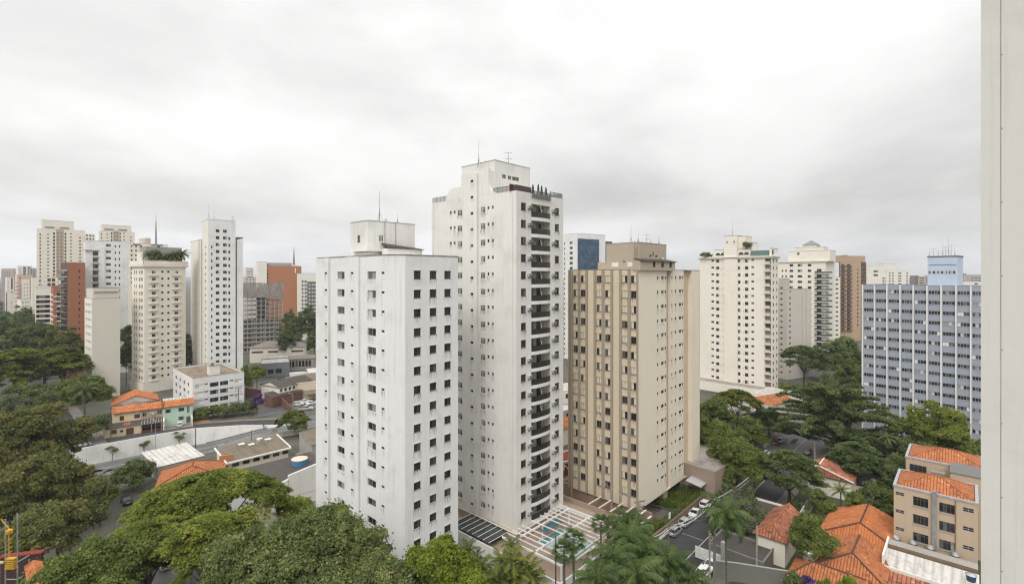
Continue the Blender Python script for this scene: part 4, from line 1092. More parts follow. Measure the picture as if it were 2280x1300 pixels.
# ---- blue glass office tower
b = tower('white office tower with a blue glass corner rising behind the beige tower', 1285.5, 290, 55, 1255, 1348, 519.5, M.white, M.white,
          [('L', [(1268.5, 1275)], 538, 1271, 1.5, 3.0, 26, 'dark'), ('L', [(1256, 1258)], 540, 1257, 1.5, 3.0, 26, 'plain')], fin=False, minD=12)
m = MB(); x1 = b.R(1333, -.3); zt = b.z(531); nx, nz = 9, 24
x2 = b.R(1360.5, 3)
m.box(.25, x1, -.5, -.02, 5, zt); b.part('glass_front', m, M.gblue)
b.block('glass_side', x1 + .9, x2, 2, 14, 5, b.z(536, x1, 2), M.gblue, slab=False)
m = MB()
for i in range(nx + 1):
    x = .25 + (x1 - .25) * i / nx; m.box(x - .05, x + .05, -.56, -.501, 5, zt)
for j in range(nz): m.box(.25, x1, -.545, -.501, zt - 1.5 * j - .07, zt - 1.5 * j)
b.part('mullion_grid', m, plain('blue grey mullion', (.06, .11, .17), .4))
b.finish()
# ---- cream tower on the right
b = Bld('apartment_tower', 'cream tower with rows of small windows, balcony corner and planted roof terrace', 'apartment tower', 1717.5, 203, 46, 0)
b.W = b.R(1732.5); b.D = b.L(1558.5); zt = b.z(571, 0, b.L(1640)); S = 3.0
zr = b.z(577, 0, b.L(1662))
for cols, h in (((1584, 1590), .8), ((1594.5, 1601.5), 1.25), ((1611, 1614), 1.2), ((1617.5, 1620.6), .9), ((1633.5, 1636.5), .9), ((1643.2, 1648.6), 1.4), ((1658.6, 1666.2), 1.4), ((1673, 1679), .8)):
    b.win('L', [cols], zr, h, S, 19, 'dark' if h > .9 else 'plain', name='window' if h > 1.3 else 'small_window', depth=.12)
b.win('L', [(1655, 1656.4), (1605, 1606.2)], zr - .8, .3, S, 19, 'plain', name='vent_window', depth=.08)
b.win('R', [(1720.8, 1723.3), (1728.5, 1730.8)], b.z(577, 2, 0), 1.3, S, 19, 'plain', name='side_window', depth=.12)
yb0, yb1 = b.L(1716.5), b.L(1703)
for i in range(19):
    z = zr + .5 - S * i
    if z > 3: b.hole('L', yb0, yb1, z - 2.5, z, 1.4)
b.body(b.W, b.D, -1, zt, [M.cream, M.cream], 0, 1, parapet=.9)
for i in range(19):
    z = zr + .5 - S * i
    if z < 3: continue
    m = MB(); m.box(-1.0, -.01, yb0 + .05, yb1 - .05, z - 2.75, z - 2.5); o = b.part('balcony', m, M.creamw)
    m = MB(); m.face([(1.38, yb1, z - 2.5), (1.38, yb0, z - 2.5), (1.38, yb0, z), (1.38, yb1, z)], 0); m.box(-.98, -.94, yb0 + .1, yb1 - .1, z - 2.5, z - 1.6, 1); b.part('balcony_door', m, [M.taupel if i % 3 else M.ggrey, M.greige], parent=o)
m = MB(); m.box(-.9, b.W + .9, -.9, b.D + .9, zt - .5, zt - .05); m.box(-.5, b.W + .5, -.5, b.D + .5, zt - 1.0, zt - .52); b.part('cornice', m, M.creamw)
xc = -.5; y0, y1 = b.L(1641, xc), b.L(1611.5, xc)
b.block('core', xc, 6, y0, y1, -1, b.z(524.5, xc, y0), M.cream)
b.block('core', 1, 8, b.L(1660, 1), y0 - .01, zt - .5, b.z(527, 1, y0), M.cream)
b.block('core', 2, 9, b.L(1673, 2), b.L(1660, 2), zt - .5, b.z(541, 1, y0), M.cream)
b.win('L', [(1617.5, 1620), (1633.5, 1636)], b.z(536, xc, y0), .8, 3, 1, 'plain', name='core_window', off=xc, cut=False)
for p0, p1, pt in ((1591, 1611, 556), (1642, 1670, 554)):
    b.block('roof_house', .8, 8, b.L(p1, .8), b.L(p0, .8), zt - .4, b.z(pt, 0, b.L(p1)), M.cream)
for p in (1598.5, 1610 - .5, 1650, 1662):
    m = MB(); y = b.L(p, .75); n = 10; zz = zt + .6
    m.face([(.78, y - 1.1 * math.cos(PI * j / n), zz + 1.2 * math.sin(PI * j / n)) for j in range(n + 1)]); m.face([(.76, y - .0, zz), (.76, y - .01, zz), (.76, y, zz + .01)]); b.part('arched_window', m, M.gdark)
m = MB(); m.box(.0, 1.8, b.L(1712, .3), b.L(1673, .3), zt + .02, zt + 2.2); b.part('terrace_glazing', m, glass('green terrace glass', (.06, .10, .085), .15))
b.block('roof_house', 0, b.W, 0, b.L(1713), zt - .3, b.z(553), M.cream)
b.win('L', [(1722.5 - 3, 1725.5 - 3)], b.z(556), 2, 3, 1, 'plain', name='core_window', cut=False)
b.block('podium', -6, b.W + 2, -2, b.D + 4, -1, b.z(864), M.cream, slab=False)
b.finish(); CRT = b
antenna('rooftop_antenna', 'thin mast antenna on the core of the cream tower with the planted terrace', Pw(b, 2, b.L(1631, 2), b.z(524.5, xc, y0)), 6.2, 'whip', .06)
# ---- ornate stepped tower with green pyramid roof
b = Bld('apartment_tower', 'stepped cream tower with a small green pyramid roof and rounded corner balconies', 'apartment tower', 1838, 262, 46, 0)
b.D = b.L(1733); b.W = b.R(1858); zt = b.z(581, 0, 5); S = 3.0
z0 = b.z(587.5, 0, b.L(1820))
b.win('L', [(1758, 1766), (1776, 1786), (1798.5, 1806.5)], z0, 1.3, S, 18, 'dark')
b.win('L', [(1740.5, 1744), (1748.5, 1752)], z0 - S, 1.2, S, 17, 'plain', name='small_window')
b.win('L', [(1818.5, 1829)], z0 - S + .3, 2.2, S, 17, 'plain2', name='balcony_door', depth=.5)
b.body(b.W, b.D, -1, zt, [M.cream, M.cream], 0, 1)
for i in range(17):
    z = z0 - S * (i + 1)
    if z < 2: continue
    m = MB(); y0, y1 = b.L(1831.5), b.L(1815); m.box(-1.2, -.02, y0, y1, z - 2.2, z - 1.9); m.box(-1.18, -1.1, y0, y1, z - 1.9, z - 1.0, 1); b.part('balcony', m, [M.creamw, M.rail])
    m = MB(); n = 9; cx, cy, r = 2.6, 2.0, 4.6
    arc = [(cx + r * math.cos(a), cy + r * math.sin(a)) for a in [PI * (.93 + .88 * j / n) for j in range(n + 1)]]
    m.prism(arc, z - 2.25, z - 1.95, 0); m.prism([(cx + (x - cx) * .97, cy + (y - cy) * .97) for x, y in arc], z - 1.94, z - 1.1, 1); b.part('corner_balcony', m, [M.creamw, M.ggrey])
m = MB(); m.box(-.7, b.W + .7, -.7, b.D + .7, zt - .5, zt - .03); b.part('cornice', m, M.creamw)
b.block('upper_tier', 1, 12, b.L(1848, 1) if b.L(1848, 1) > -3 else -2, b.L(1754.5, 1), zt - .2, b.z(558.5, 1, 5), M.cream)
zz = b.z(558.5, 1, 5)
b.block('upper_tier', 2.5, 11, b.L(1834, 2.5), b.L(1769, 2.5), zz, b.z(550.5, 2.5, 5), M.cream)
b.win('L', [(1775, 1780)], b.z(562, 1, 8), 1.1, 3, 1, 'dark', name='attic_window', off=1, cut=False)
z2 = b.z(550.5, 2.5, 5); ya, yb_ = b.L(1818, 4), b.L(1787, 4); z3 = b.z(546, 4, 6)
b.block('lantern', 4, 4 + (yb_ - ya), ya, yb_, z2, z3, M.cream)
m = MB(); ap = (4 + (yb_ - ya) / 2, (ya + yb_) / 2, b.z(534.5, 6, 8)); cs = [(3.7, ya - .3), (4.3 + yb_ - ya, ya - .3), (4.3 + yb_ - ya, yb_ + .3), (3.7, yb_ + .3)]
for i in range(4): m.face([(*cs[i], z3 + .15), (*cs[(i + 1) % 4], z3 + .15), ap])
b.part('pyramid_roof', m, plain('verdigris roof', (.20, .215, .205), .6))
b.finish()
# ---- greige block in front of it
b = tower('plain greige block with few small windows below the stepped cream tower', 1752.5, 238, 64, 1731.5, 1806, 644.5, wall('greige render shaded side', (.50, .455, .405), .2), M.greige,  # darker greige copy paints side shade on left wall and rear wing
          [('L', [(1737, 1742.5)], 639, 1740, .7, 2.72, 17, 'plain'), ('R', [(1757, 1761)], 661, 1759, 1.1, 2.72, 15, 'louvre'), ('R', [(1757.5, 1762)], 648, 1759, .5, 5, 1, 'plain')], fin=False)
b.block('rear_wing', .5, b.R(1758, 3), 3.0, b.D - .1, b.zt - .3, b.z(620, 0, 4), wall('greige render shaded side', (.50, .455, .405), .2))
for p0, p1 in ((1786, 1790), (1795, 1799.5)):
    m = MB(); m.box(b.R(p0), b.R(p1), -.35, -.02, 0, b.zt - .3); b.part('rib', m, M.greige)
b.finish()
b = tower('yellowish white strip building between the stepped cream tower and the orange brown tower', 1853, 330, 66, 1850, 1870.5, 617, M.creamw, M.creamw, [('R', [(1860.5, 1866.5)], 621, 1863, 1.0, 3.05, 16, 'plain2')])
# ---- orange brown tower
b = tower('orange brown tower with dark brown balcony columns', 1871, 372, 70, 1868.2, 1928.5, 583, M.brownp, M.obrown,
          [('R', [(1873, 1880), (1886, 1893.5), ], 588, 1883, 1.7, 3.0, 17, 'plain2'), ('R', [(1908.5, 1911.5)], 598, 1910, 1.5, 3.0, 15, 'plain'), ('R', [(1918, 1926)], 588, 1920, 1.5, 3.0, 17, 'plain2')], fin=False)
b.block('crown_block', b.R(1873.5), b.W - .3, .5, 10, b.zt - .3, b.z(569.5), M.obrown)
b.block('tank_house', b.R(1888), b.R(1893), 2, 5, b.z(569.5), b.z(567.5), M.dgrey, slab=False)
for i in range(17):
    z = b.z(588, b.R(1883)) - 3 * i
    if z < 2: continue
    for p0, p1 in ((1872, 1881.5), (1885, 1895)):
        m = MB(); x0, x1 = b.R(p0), b.R(p1); m.box(x0, x1, -1.1, -.02, z - 2.3, z - 1.25); b.part('balcony', m, M.brownp)
m = MB(); m.box(b.R(1917), b.W + .05, -.1, -.02, 0, b.zt + .1); b.part('brown_bay', m, M.brownp)
b.wins = [(w_[:2] + (-.1,) + w_[3:8] + (-.03,)) if b.R(1917) < w_[3] else w_ for w_ in b.wins]
b.finish()
# ---- far white buildings behind the blue slab
b = tower('far white apartment building with loggias behind the left end of the blue slab', 1932, 520, 76, 1929, 1972, 593, M.creamw, M.creamw, [('R', [(1945, 1955)], 602, 1950, 2.0, 4, 2, 'plain2'), ('R', [(1965, 1968), (1969, 1971.5)], 618, 1968, 1.6, 3, 6, 'plain')])
b = tower('far white apartment building with vertical bays and a raised roof block', 1974, 560, 76, 1970, 2024, 602, M.creamw, M.creamw, [('R', [(1979, 1983), (1986, 1990), (2000, 2007), (2018, 2022)], 607, 1990, 1.3, 3, 12, 'plain2')], fin=False)
b.block('roof_house', b.R(1972), b.R(1999), 2, 10, b.zt - .5, b.z(587), M.creamw); b.block('roof_house', b.R(1981), b.R(2012), 4, 12, b.zt - .4, b.z(597), M.creamw); b.finish()
tower('far grey brown building left of the blue roof tower', 2028, 640, 78, 2026, 2046, 613.5, M.dgrey, wall('grey brown render', (.22, .20, .185), .2), [('R', [(2037, 2044)], 617, 2040, 1.3, 3, 6, 'plain2')])
tower('far taupe building just left of the blue roof tower', 2046, 600, 78, 2044, 2061, 615.5, M.taupel, M.taupel, [('R', [(2047.5, 2058)], 618, 2052, 1.1, 3, 8, 'plain2')])
tower('slim blue grey building touching the blue roof tower', 2060, 620, 78, 2058, 2070, 613, M.bluel, wall('blue grey render', (.34, .37, .42), .2), [('R', [(2061.5, 2063.5)], 617, 2062, 1.1, 3, 8, 'plain')])
b = tower('far mauve grey building at the right behind the blue slab', 2136, 640, 80, 2133, 2152, 609, M.grey, wall('mauve grey render', (.28, .255, .26), .2), [('R', [(2139, 2142), (2145, 2148)], 613, 2143, 1.2, 3, 6, 'plain')])
tower('far beige grey building with a flat roof house at the right behind the blue slab', 2149, 600, 80, 2146, 2190, 612, M.greige, wall('pale mauve grey', (.40, .375, .36), .2), [('R', [(2163, 2167), (2171, 2175), (2179, 2183)], 618, 2170, 1.2, 3, 6, 'plain')])
tower('low white building with one dark window behind the right end of the blue slab', 2126, 330, 80, 2120, 2200, 627, M.creamw, M.creamw, [('R', [(2169.5, 2177.5)], 630.5, 2173, .9, 3, 1, 'dark')])
# ---- pale blue slab with white fins
b = Bld('apartment_slab', 'long pale blue apartment slab with white vertical fins and ribbon windows', 'apartment building', 2230, 137.5, 52.4, 0)
b.D = b.L(1919.6); b.W = 13; zt = b.z(637, 0, b.L(2162))
fins = [1921, 1947.7, 1975.4, 2004.6, 2033.8, 2064.6, 2096, 2129, 2162, 2196]
z0 = b.z(648.5, 0, b.L(2147)); S = 3.02
for p0, p1 in zip(fins[:-1], fins[1:]):
    b.win('L', [(p0 + 2.4, p1 - 2.2)], z0, 1.12, S, 14, 'strip', depth=.12)
b.body(b.W, b.D, -1, zt, [M.blueb, M.bluel], 0, 1, parapet=.5)
for p in fins:
    y = b.L(p); m = MB(); m.box(-.45, -.01, y - .16, y + .16, 0, zt + .05); b.part('fin', m, M.white)
for i in range(14):
    z = z0 - S * i
    m = MB(); m.box(-.06, -.012, b.L(2200), b.D - .3, z - 1.26, z - 1.13); b.part('sill_band', m, plain('grey blue sill', (.25, .29, .36)))
rx = 3.2; y0, y1 = b.L(2131.5, rx), b.L(2065.5, rx); zr = b.z(571.5, rx, y0)
b.block('roof_tower', rx, rx + 7, y0, y1, zt - .3, zr, M.bluel)
m = MB(); m.box(rx - .2, rx + 7.2, y0 - .2, y1 + .2, zr + .13, zr + .35); b.part('roof_tower_cap', m, M.dgrey)
b.win('L', [(2067.5 + 9 * i, 2073.5 + 9 * i) for i in range(7)], b.z(603, rx, y0 + 4), .85, 3, 1, 'slide', name='roof_tower_window', off=rx, cut=False)
m = MB(); m.box(rx - .09, rx - .02, y0 + .3, y1 - .3, b.z(590, rx, y0 + 4), b.z(588.8, rx, y0 + 4)); b.part('roof_tower_band', m, M.bluep)
b.finish(); BLUE = b
for i, (p, h, kd, lab) in enumerate(((2069, 2.6, 'whip', 'short rod antenna at the left end of the blue roof tower'), (2078, 2.4, 'yagi', 'television antenna second from the left on the blue roof tower'), (2090, 1.6, 'yagi', 'low television antenna with a wide bar on the blue roof tower'), (2099, 4.6, 'whip', 'tall rod antenna left of the middle of the blue roof tower'), (2105, 2.8, 'yagi', 'branching television antenna in the middle of the blue roof tower'), (2112, 6.0, 'whip', 'tallest rod antenna of the blue roof tower'), (2118, 3.2, 'yagi', 'television antenna right of the tallest rod on the blue roof tower'), (2126, 2.8, 'whip', 'rod antenna at the right end of the blue roof tower'))):
    antenna('rooftop_antenna', lab, Pw(b, rx + 3, b.L(p, rx + 3), zr + .35), h, kd, .04, 'antennas on the blue roof tower')
# ---- the wing of our own building at the right edge
nb = empty('building_wing', (0, 0, 0), 0, 'smooth pale wall of the neighbouring wing along the right edge, with one vertical joint', 'building wing')
Yn = 9.0; xn = X_(2184, Yn); xj = X_(2228, Yn)
sl = 1.13                                                       # its end wall runs back at an angle
m = MB(); m.prism([(xn, Yn), (xj - .010, Yn), (xj - .010 + 6 * sl, Yn + 6), (xn + 6 * sl, Yn + 6)], 0, 62); m.prism([(xj + .010, Yn), (xn + 5, Yn), (xn + 5 + 6 * sl, Yn + 6), (xj + .010 + 6 * sl, Yn + 6)], 0, 62); m.build('wall', M.nbr, nb)
m = MB(); m.box(xj - .0095, xj + .0095, Yn + .006, Yn + .012, 0, 62); m.build('joint', plain('joint sealant', (.42, .41, .385)), nb)
m = MB()
for i in range(16): m.box(xj + .016, xj + .028, Yn - .006, Yn - .001, 38 + i * 1.33, 38.02 + i * 1.33)
m.build('rivet', M.dmetal, nb)
# ================================================================== ground, streets, sunken road
WALL = [PT(60, 128), PT(110, 133.5)] + [G(px, py, .9) for px, py in ((155.5, 1002), (344, 967.7), (427, 953.9), (520, 947.5), (615, 942.8))] + [PT(705, 171), PT(1000, 186)]
WALL = [Vector((p.x, p.y, 0)) for p in WALL]
cum = [0]
for a, c in zip(WALL[:-1], WALL[1:]): cum.append(cum[-1] + (c - a).length)
def along(s_):
    s_ = max(0, min(cum[-1] - 1e-6, s_))
    for i in range(len(WALL) - 1):
        if s_ <= cum[i + 1]:
            f = (s_ - cum[i]) / (cum[i + 1] - cum[i]); d = (WALL[i + 1] - WALL[i]).normalized()
            return WALL[i] + (WALL[i + 1] - WALL[i]) * f, d
SA = cum[4]; SB = cum[6] + 3.0                                   # full depth up to SA, level again at SB
def dip(s_):
    if s_ < SA: return -4.3
    f = max(0.0, min(1.0, 1 - (s_ - SA) / (SB - SA))); return -4.3 * f * f * (3 - 2 * f)
def off(s_, d, z=0.0):
    p, t_ = along(s_); n = Vector((t_.y, -t_.x, 0))              # towards the camera
    return p + n * d + Vector((0, 0, z))
def gz(x, y):
    """ground height: nearest point of the retaining wall line decides whether we are in the sunken strip"""
    best = None
    for i in range(len(WALL) - 1):
        a, c = WALL[i], WALL[i + 1]; ab = c - a; q = Vector((x, y, 0))
        f = max(0, min(1, (q - a).dot(ab) / ab.length_squared)); p = a + ab * f; dd = (q - p).length
        if best is None or dd < best[0]:
            t_ = ab.normalized(); best = (dd, cum[i] + f * ab.length, (q - p).dot(Vector((t_.y, -t_.x, 0))))
    d, s_, side = best
    if side <= 0: return 0.0
    if s_ <= 0.01 or s_ >= cum[-1] - .01: return 0.0
    f = max(0.0, min(1.0, (d - 20) / 16)); return dip(s_) * (1 - f * f * (3 - 2 * f))
# one ground sheet: a grid, fine where the road is sunken; the drop itself lies under the upper street
def gz2(x, y):
    best = None
    for i in range(len(WALL) - 1):
        a, c = WALL[i], WALL[i + 1]; ab = c - a; q = Vector((x, y, 0))
        f = max(0, min(1, (q - a).dot(ab) / ab.length_squared)); dd = (q - a - ab * f).length
        if best is None or dd < best[0]:
            t_ = ab.normalized(); best = (dd, cum[i] + f * ab.length, (q - a - ab * f).dot(Vector((t_.y, -t_.x, 0))))
    d, s_, side = best
    if side <= -2.3 or s_ <= .01 or s_ >= cum[-1] - .01: return 0.0
    f = max(0.0, min(1.0, (d - 20) / 16)) if side > 0 else 0.0
    return dip(s_) * (1 - f * f * (3 - 2 * f)) * min(1, s_ / 6) * min(1, (cum[-1] - s_) / 6)
ss = [cum[-1] * i / 90 for i in range(91)]
xs = [-9000, -3000, -1200, -500, -260] + [-190 + 1.6 * i for i in range(106)] + [0, 60, 140, 260, 600, 1500, 4000, 9000]
ys = [-300, -50, 0, 40, 70] + [88 + 1.6 * i for i in range(66)] + [210, 260, 400, 800, 2000, 5000, 12000]
gv = [(x, y, gz2(x, y) if -195 < x < -18 and 86 < y < 196 else 0.0) for y in ys for x in xs]; nx_ = len(xs)
gf = [(j * nx_ + i, j * nx_ + i + 1, (j + 1) * nx_ + i + 1, (j + 1) * nx_ + i) for j in range(len(ys) - 1) for i in range(nx_ - 1)]
gm = bpy.data.meshes.new('ground'); gm.from_pydata(gv, [], gf); gm.materials.append(M.soil)
tag(link('ground', gm), kind='structure')

def ribbon(name, pts, mat, lift=.012, kerb=None, n=1):
    m = MB()
    for (a0, b0), (a1, b1) in zip(pts[:-1], pts[1:]):
        m.face([(a0.x, a0.y, a0.z + lift), (b0.x, b0.y, b0.z + lift), (b1.x, b1.y, b1.z + lift), (a1.x, a1.y, a1.z + lift)])
    return tag(m.build(name, mat), kind='structure')
def straight(name, u0, u1, v0, v1, mat, lift, clip=None):
    a, b_, c, d = UV_(u0, v0, lift), UV_(u1, v0, lift), UV_(u1, v1, lift), UV_(u0, v1, lift)
    m = MB(); m.face([a, b_, c, d]); return tag(m.build(name, mat), kind='structure')
def slab_(name, u0, u1, v0, v1, mat, h=.13):
    m = MB(); m.prism([(p.x, p.y) for p in (UV_(u0, v0), UV_(u1, v0), UV_(u1, v1), UV_(u0, v1))], -.02, h); return tag(m.build(name, mat), kind='structure')
# upper street behind the wall with its far pavement
ribbon('upper_street', [(off(s_, -8.2), off(s_, -.5)) for s_ in ss if s_ < SB + 20], M.asph)
ribbon('avenue', [(off(s_, -26 if s_ > SB + 22 else -8), off(s_, .3, 0)) for s_ in ss if s_ > SB - 2], M.wetasph, .02)
m = MB()
pa = [(off(s_, -10.2), off(s_, -8.25)) for s_ in ss if 24 < s_ < SB - 4]
for (a0, b0), (a1, b1) in zip(pa[:-1], pa[1:]):
    z = .14; m.face([(a0.x, a0.y, z), (b0.x, b0.y, z), (b1.x, b1.y, z), (a1.x, a1.y, z)]); m.face([(b0.x, b0.y, 0), (b1.x, b1.y, 0), (b1.x, b1.y, z), (b0.x, b0.y, z)])
tag(m.build('pavement', M.paver), kind='structure')
# sunken road
ribbon('sunken_road', [(off(s_, .36, dip(s_) * min(1, s_ / 6)), off(s_, 11.5, dip(s_) * min(1, s_ / 6))) for s_ in ss if s_ < cum[-1] - 5], M.wetasph, .03)
for d, nm in ((1.2, 'edge_line'), (6.0, 'lane_line'), (10.6, 'edge_line')):
    ribbon('road_marking', [(off(s_, d, dip(s_)), off(s_, d + .16, dip(s_))) for s_ in ss if 10 < s_ < cum[-1] - 8], M.paint, .04)
m = MB(); kb = [(off(s_, 11.6, dip(s_)), off(s_, 13.4, dip(s_))) for s_ in ss if 8 < s_ < cum[-1] - 8]
for (a0, b0), (a1, b1) in zip(kb[:-1], kb[1:]):
    m.face([(a0.x, a0.y, a0.z + .15), (b0.x, b0.y, b0.z + .15), (b1.x, b1.y, b1.z + .15), (a1.x, a1.y, a1.z + .15)]); m.face([(a0.x, a0.y, a0.z), (a0.x, a0.y, a0.z + .15), (a1.x, a1.y, a1.z + .15), (a1.x, a1.y, a1.z)])
tag(m.build('pavement', M.pave), kind='structure')
# retaining wall with parapet
rw = empty('retaining_wall', WALL[3], 0, 'long whitewashed stained retaining wall beside the sunken road', 'retaining wall')
m = MB(); c = MB(); wl_ = [s_ for s_ in [cum[-1] * i / 260 for i in range(261)] if 4 < s_ < SB + 3]; o3 = WALL[3]
for s0, s1 in zip(wl_[:-1], wl_[1:]):
    def H_(s_): f = max(0, min(1, (SB + 3 - s_) / 16)); return .15 + .75 * f
    q = lambda s_, d, z: off(s_, d, z) - o3
    z0a, z0b = dip(s0) - .1, dip(s1) - .1; f0, f1 = q(s0, .35, 0), q(s1, .35, 0)
    m.face([q(s0, .30, z0a), q(s1, .30, z0b), q(s1, .05, H_(s1)), q(s0, .05, H_(s0))], 0, [(s0, 0), (s1, 0), (s1, 5), (s0, 5)])
    m.face([q(s1, -.3, -.02), q(s0, -.3, -.02), q(s0, -.3, H_(s0)), q(s1, -.3, H_(s1))])
    m.face([q(s0, .05, H_(s0)), q(s1, .05, H_(s1)), q(s1, -.3, H_(s1)), q(s0, -.3, H_(s0))])
    if 45 < s0 < SB - 6: c.face([q(s0, .33, dip(s0)), q(s1, .33, dip(s1)), q(s1, .30, dip(s1) + .35), q(s0, .30, dip(s0) + .35)])  # dark grey strip along the foot of the wall
m.build('wall', M.retain, rw); c.build('dark_foot', M.coping, rw)
# wire fence along the top of the pavement of the sunken road
fe = empty('railing', off(40, 12, dip(40)), 0, 'low thin metal railing along the edge of the sunken road', 'railing'); o_ = off(40, 12, dip(40))
fs = [14 + i * 2.2 for i in range(36)]
m = MB()
for s0, s1 in zip(fs[:-1], fs[1:]):
    for hh in (.5, 1.0): m.tube(off(s0, 12, dip(s0) + hh + .15) - o_, off(s1, 12, dip(s1) + hh + .15) - o_, .035, .035, 4)
m.build('rail', M.dmetal, fe)
for s0 in fs:
    m = MB(); p = off(s0, 12, dip(s0) + .15) - o_; m.tube(p, p + Vector((0, 0, 1.05)), .045, .045, 5); m.build('post', M.dmetal, fe)
# concrete barrier at the right of the sunken road
cb = empty('crash_barrier', off(SB - 8, 12.6, dip(SB - 8)), 0, 'long grey concrete barrier where the sunken road climbs to the avenue', 'barrier'); o_ = off(SB - 8, 12.6, dip(SB - 8))
m = MB(); fs = [SB - 16 + i * 2 for i in range(22)]
for s0, s1 in zip(fs[:-1], fs[1:]):
    q = lambda s_, d, h: off(s_, d, dip(s_) + h) - o_
    m.face([q(s0, 12.5, 0), q(s0, 12.6, 1.3), q(s1, 12.6, 1.3), q(s1, 12.5, 0)]); m.face([q(s1, 13.0, 0), q(s1, 12.9, 1.3), q(s0, 12.9, 1.3), q(s0, 13.0, 0)]); m.face([q(s0, 12.6, 1.3), q(s0, 12.9, 1.3), q(s1, 12.9, 1.3), q(s1, 12.6, 1.3)])
m.build('wall', M.conc, cb)
# streets on the grid: A runs away to the left, B to the right, C crosses B
UA0, UA1 = 16.5, 26.0
def ground_strip(name, u0, u1, v0, v1, mat, lift):
    n = int((v1 - v0) / 1.5); P = [v0 + (v1 - v0) * i / n for i in range(n + 1)]; us = [u0 + (u1 - u0) * i / 6 for i in range(7)]; m = MB()
    q = lambda u, v: (lambda p: (p.x, p.y, gz2(p.x, p.y) + lift))(UV_(u, v))
    for a, c in zip(P[:-1], P[1:]):
        for x0, x1 in zip(us[:-1], us[1:]): m.face([q(x0, a), q(x1, a), q(x1, c), q(x0, c)])
    return tag(m.build(name, mat), kind='structure')
ground_strip('street', UA0, UA1, -60, 122, M.wetasph, .05)
straight('street', UA0 + .5, UA1 - 1.2, 186, 330, M.asph, .016)
VB0, VB1 = 31.2, 43.4
straight('street', 27.5, 138, VB0, VB1, M.asph, .018); straight('street', 150, 230, VB0, VB1, M.wetasph, .018)
straight('street', 138, 150, -40, 120, M.asph, .014)
slab_('pavement', 27, 136, VB1, VB1 + 2.3, M.paver); slab_('pavement', 27, 136, VB0 - 2.4, VB0, M.pave)
slab_('pavement', 152, 230, VB1, VB1 + 2.2, M.pave); slab_('pavement', 152, 230, VB0 - 2.2, VB0, M.pave)
slab_('pavement', 135, 137.6, -38, 28, M.pave); slab_('pavement', 150.4, 153, -38, 28, M.pave)
slab_('pavement', UA1 + .1, UA1 + 2.3, -40, 92, M.pave); slab_('pavement', UA0 - 2.3, UA0 - .1, -60, 92, M.pave)
slab_('pavement', UA1 - 1.1, UA1 + 2, 187, 260, M.pave)
for u0, u1 in ((60, 82), (84, 106), (108, 132), (154, 178), (182, 210)):          # thin centre line of street B
    straight('road_marking', u0, u1, 36.6, 36.72, M.paint, .026)
straight('road_marking', 66, 88, 34.1, 34.16, M.paint, .026); straight('road_marking', 93.5, 93.58, 36.9, 41.4, M.paint, .026)
def zebra(fn, n): 
    for i in range(n): fn(i)
zebra(lambda i: straight('road_marking', 151.2, 154.4, VB0 + .8 + i * 1.15, VB0 + 1.35 + i * 1.15, M.paint, .027), 10)
zebra(lambda i: straight('road_marking', 139.3 + i * 1.2, 139.9 + i * 1.2, 27.2, 30.2, M.paint, .027), 9)
zs = [G(165 + i * 12.2, 991 - i * 1.9) for i in range(5)]
for i, p in enumerate(zs):
    m = MB(); t_ = UD * .45; n_ = VD * 1.9
    m.face([p - t_ - n_ + Vector((0, 0, .03)), p + t_ - n_ + Vector((0, 0, .03)), p + t_ + n_ + Vector((0, 0, .03)), p - t_ + n_ + Vector((0, 0, .03))]); tag(m.build('road_marking', M.paint), kind='structure')
# bare earth drive and forecourt patches
def patch(name, pts, mat, lift): 
    m = MB(); m.face([(p.x, p.y, lift) for p in pts]); return tag(m.build(name, mat), kind='structure')
patch('path', [G(420, 948), G(470, 941), G(455, 922), G(425, 925)], groundmat('orange earth', (.34, .20, .075), (.2, .13, .06), 1.0), .03)
patch('pavement', [G(162, 985), G(236, 980), G(226, 955), G(185, 955)], M.pave, .03)
patch('car_park', [G(560, 930), G(720, 905), G(720, 885), G(590, 900)], M.wetasph, .024)
# lot surfaces under the towers
patch('courtyard', [UV_(30, 47), UV_(92, 47), UV_(92, 112), UV_(30, 112)], M.pave, .010)
patch('courtyard', [UV_(76, 46), UV_(134, 46), UV_(134, 80), UV_(76, 80)], M.paver, .013)
tag(patch('lawn', [UV_(44, -12), UV_(132, -12), UV_(132, 28.5), UV_(44, 28.5)], groundmat('scrubby lawn', (.055, .07, .03), (.09, .075, .05), .6, .7), .010), kind='structure')

# patched asphalt and manhole covers
for u, v, a, c in ((70, 38, 5, 1.2), (84, 34.5, 3, 1.6), (101, 39, 7, .9), (118, 35, 4, 2.2), (165, 38, 6, 1.4), (188, 35.5, 5, 1.1)):
    straight('road_patch', u, u + a, v, v + c, groundmat('tar patch', (.034, .034, .035), (.055, .055, .056), 1.2, .5), .024)
for u, v in ((76, 37.6), (96, 36.2), (112, 38.2), (172, 36.8)):
    p = UV_(u, v); m = MB(); m.lathe([(.38, .03), (0, .032)], (p.x, p.y, 0), 16); tag(m.build('manhole_cover', M.dmetal), kind='structure')
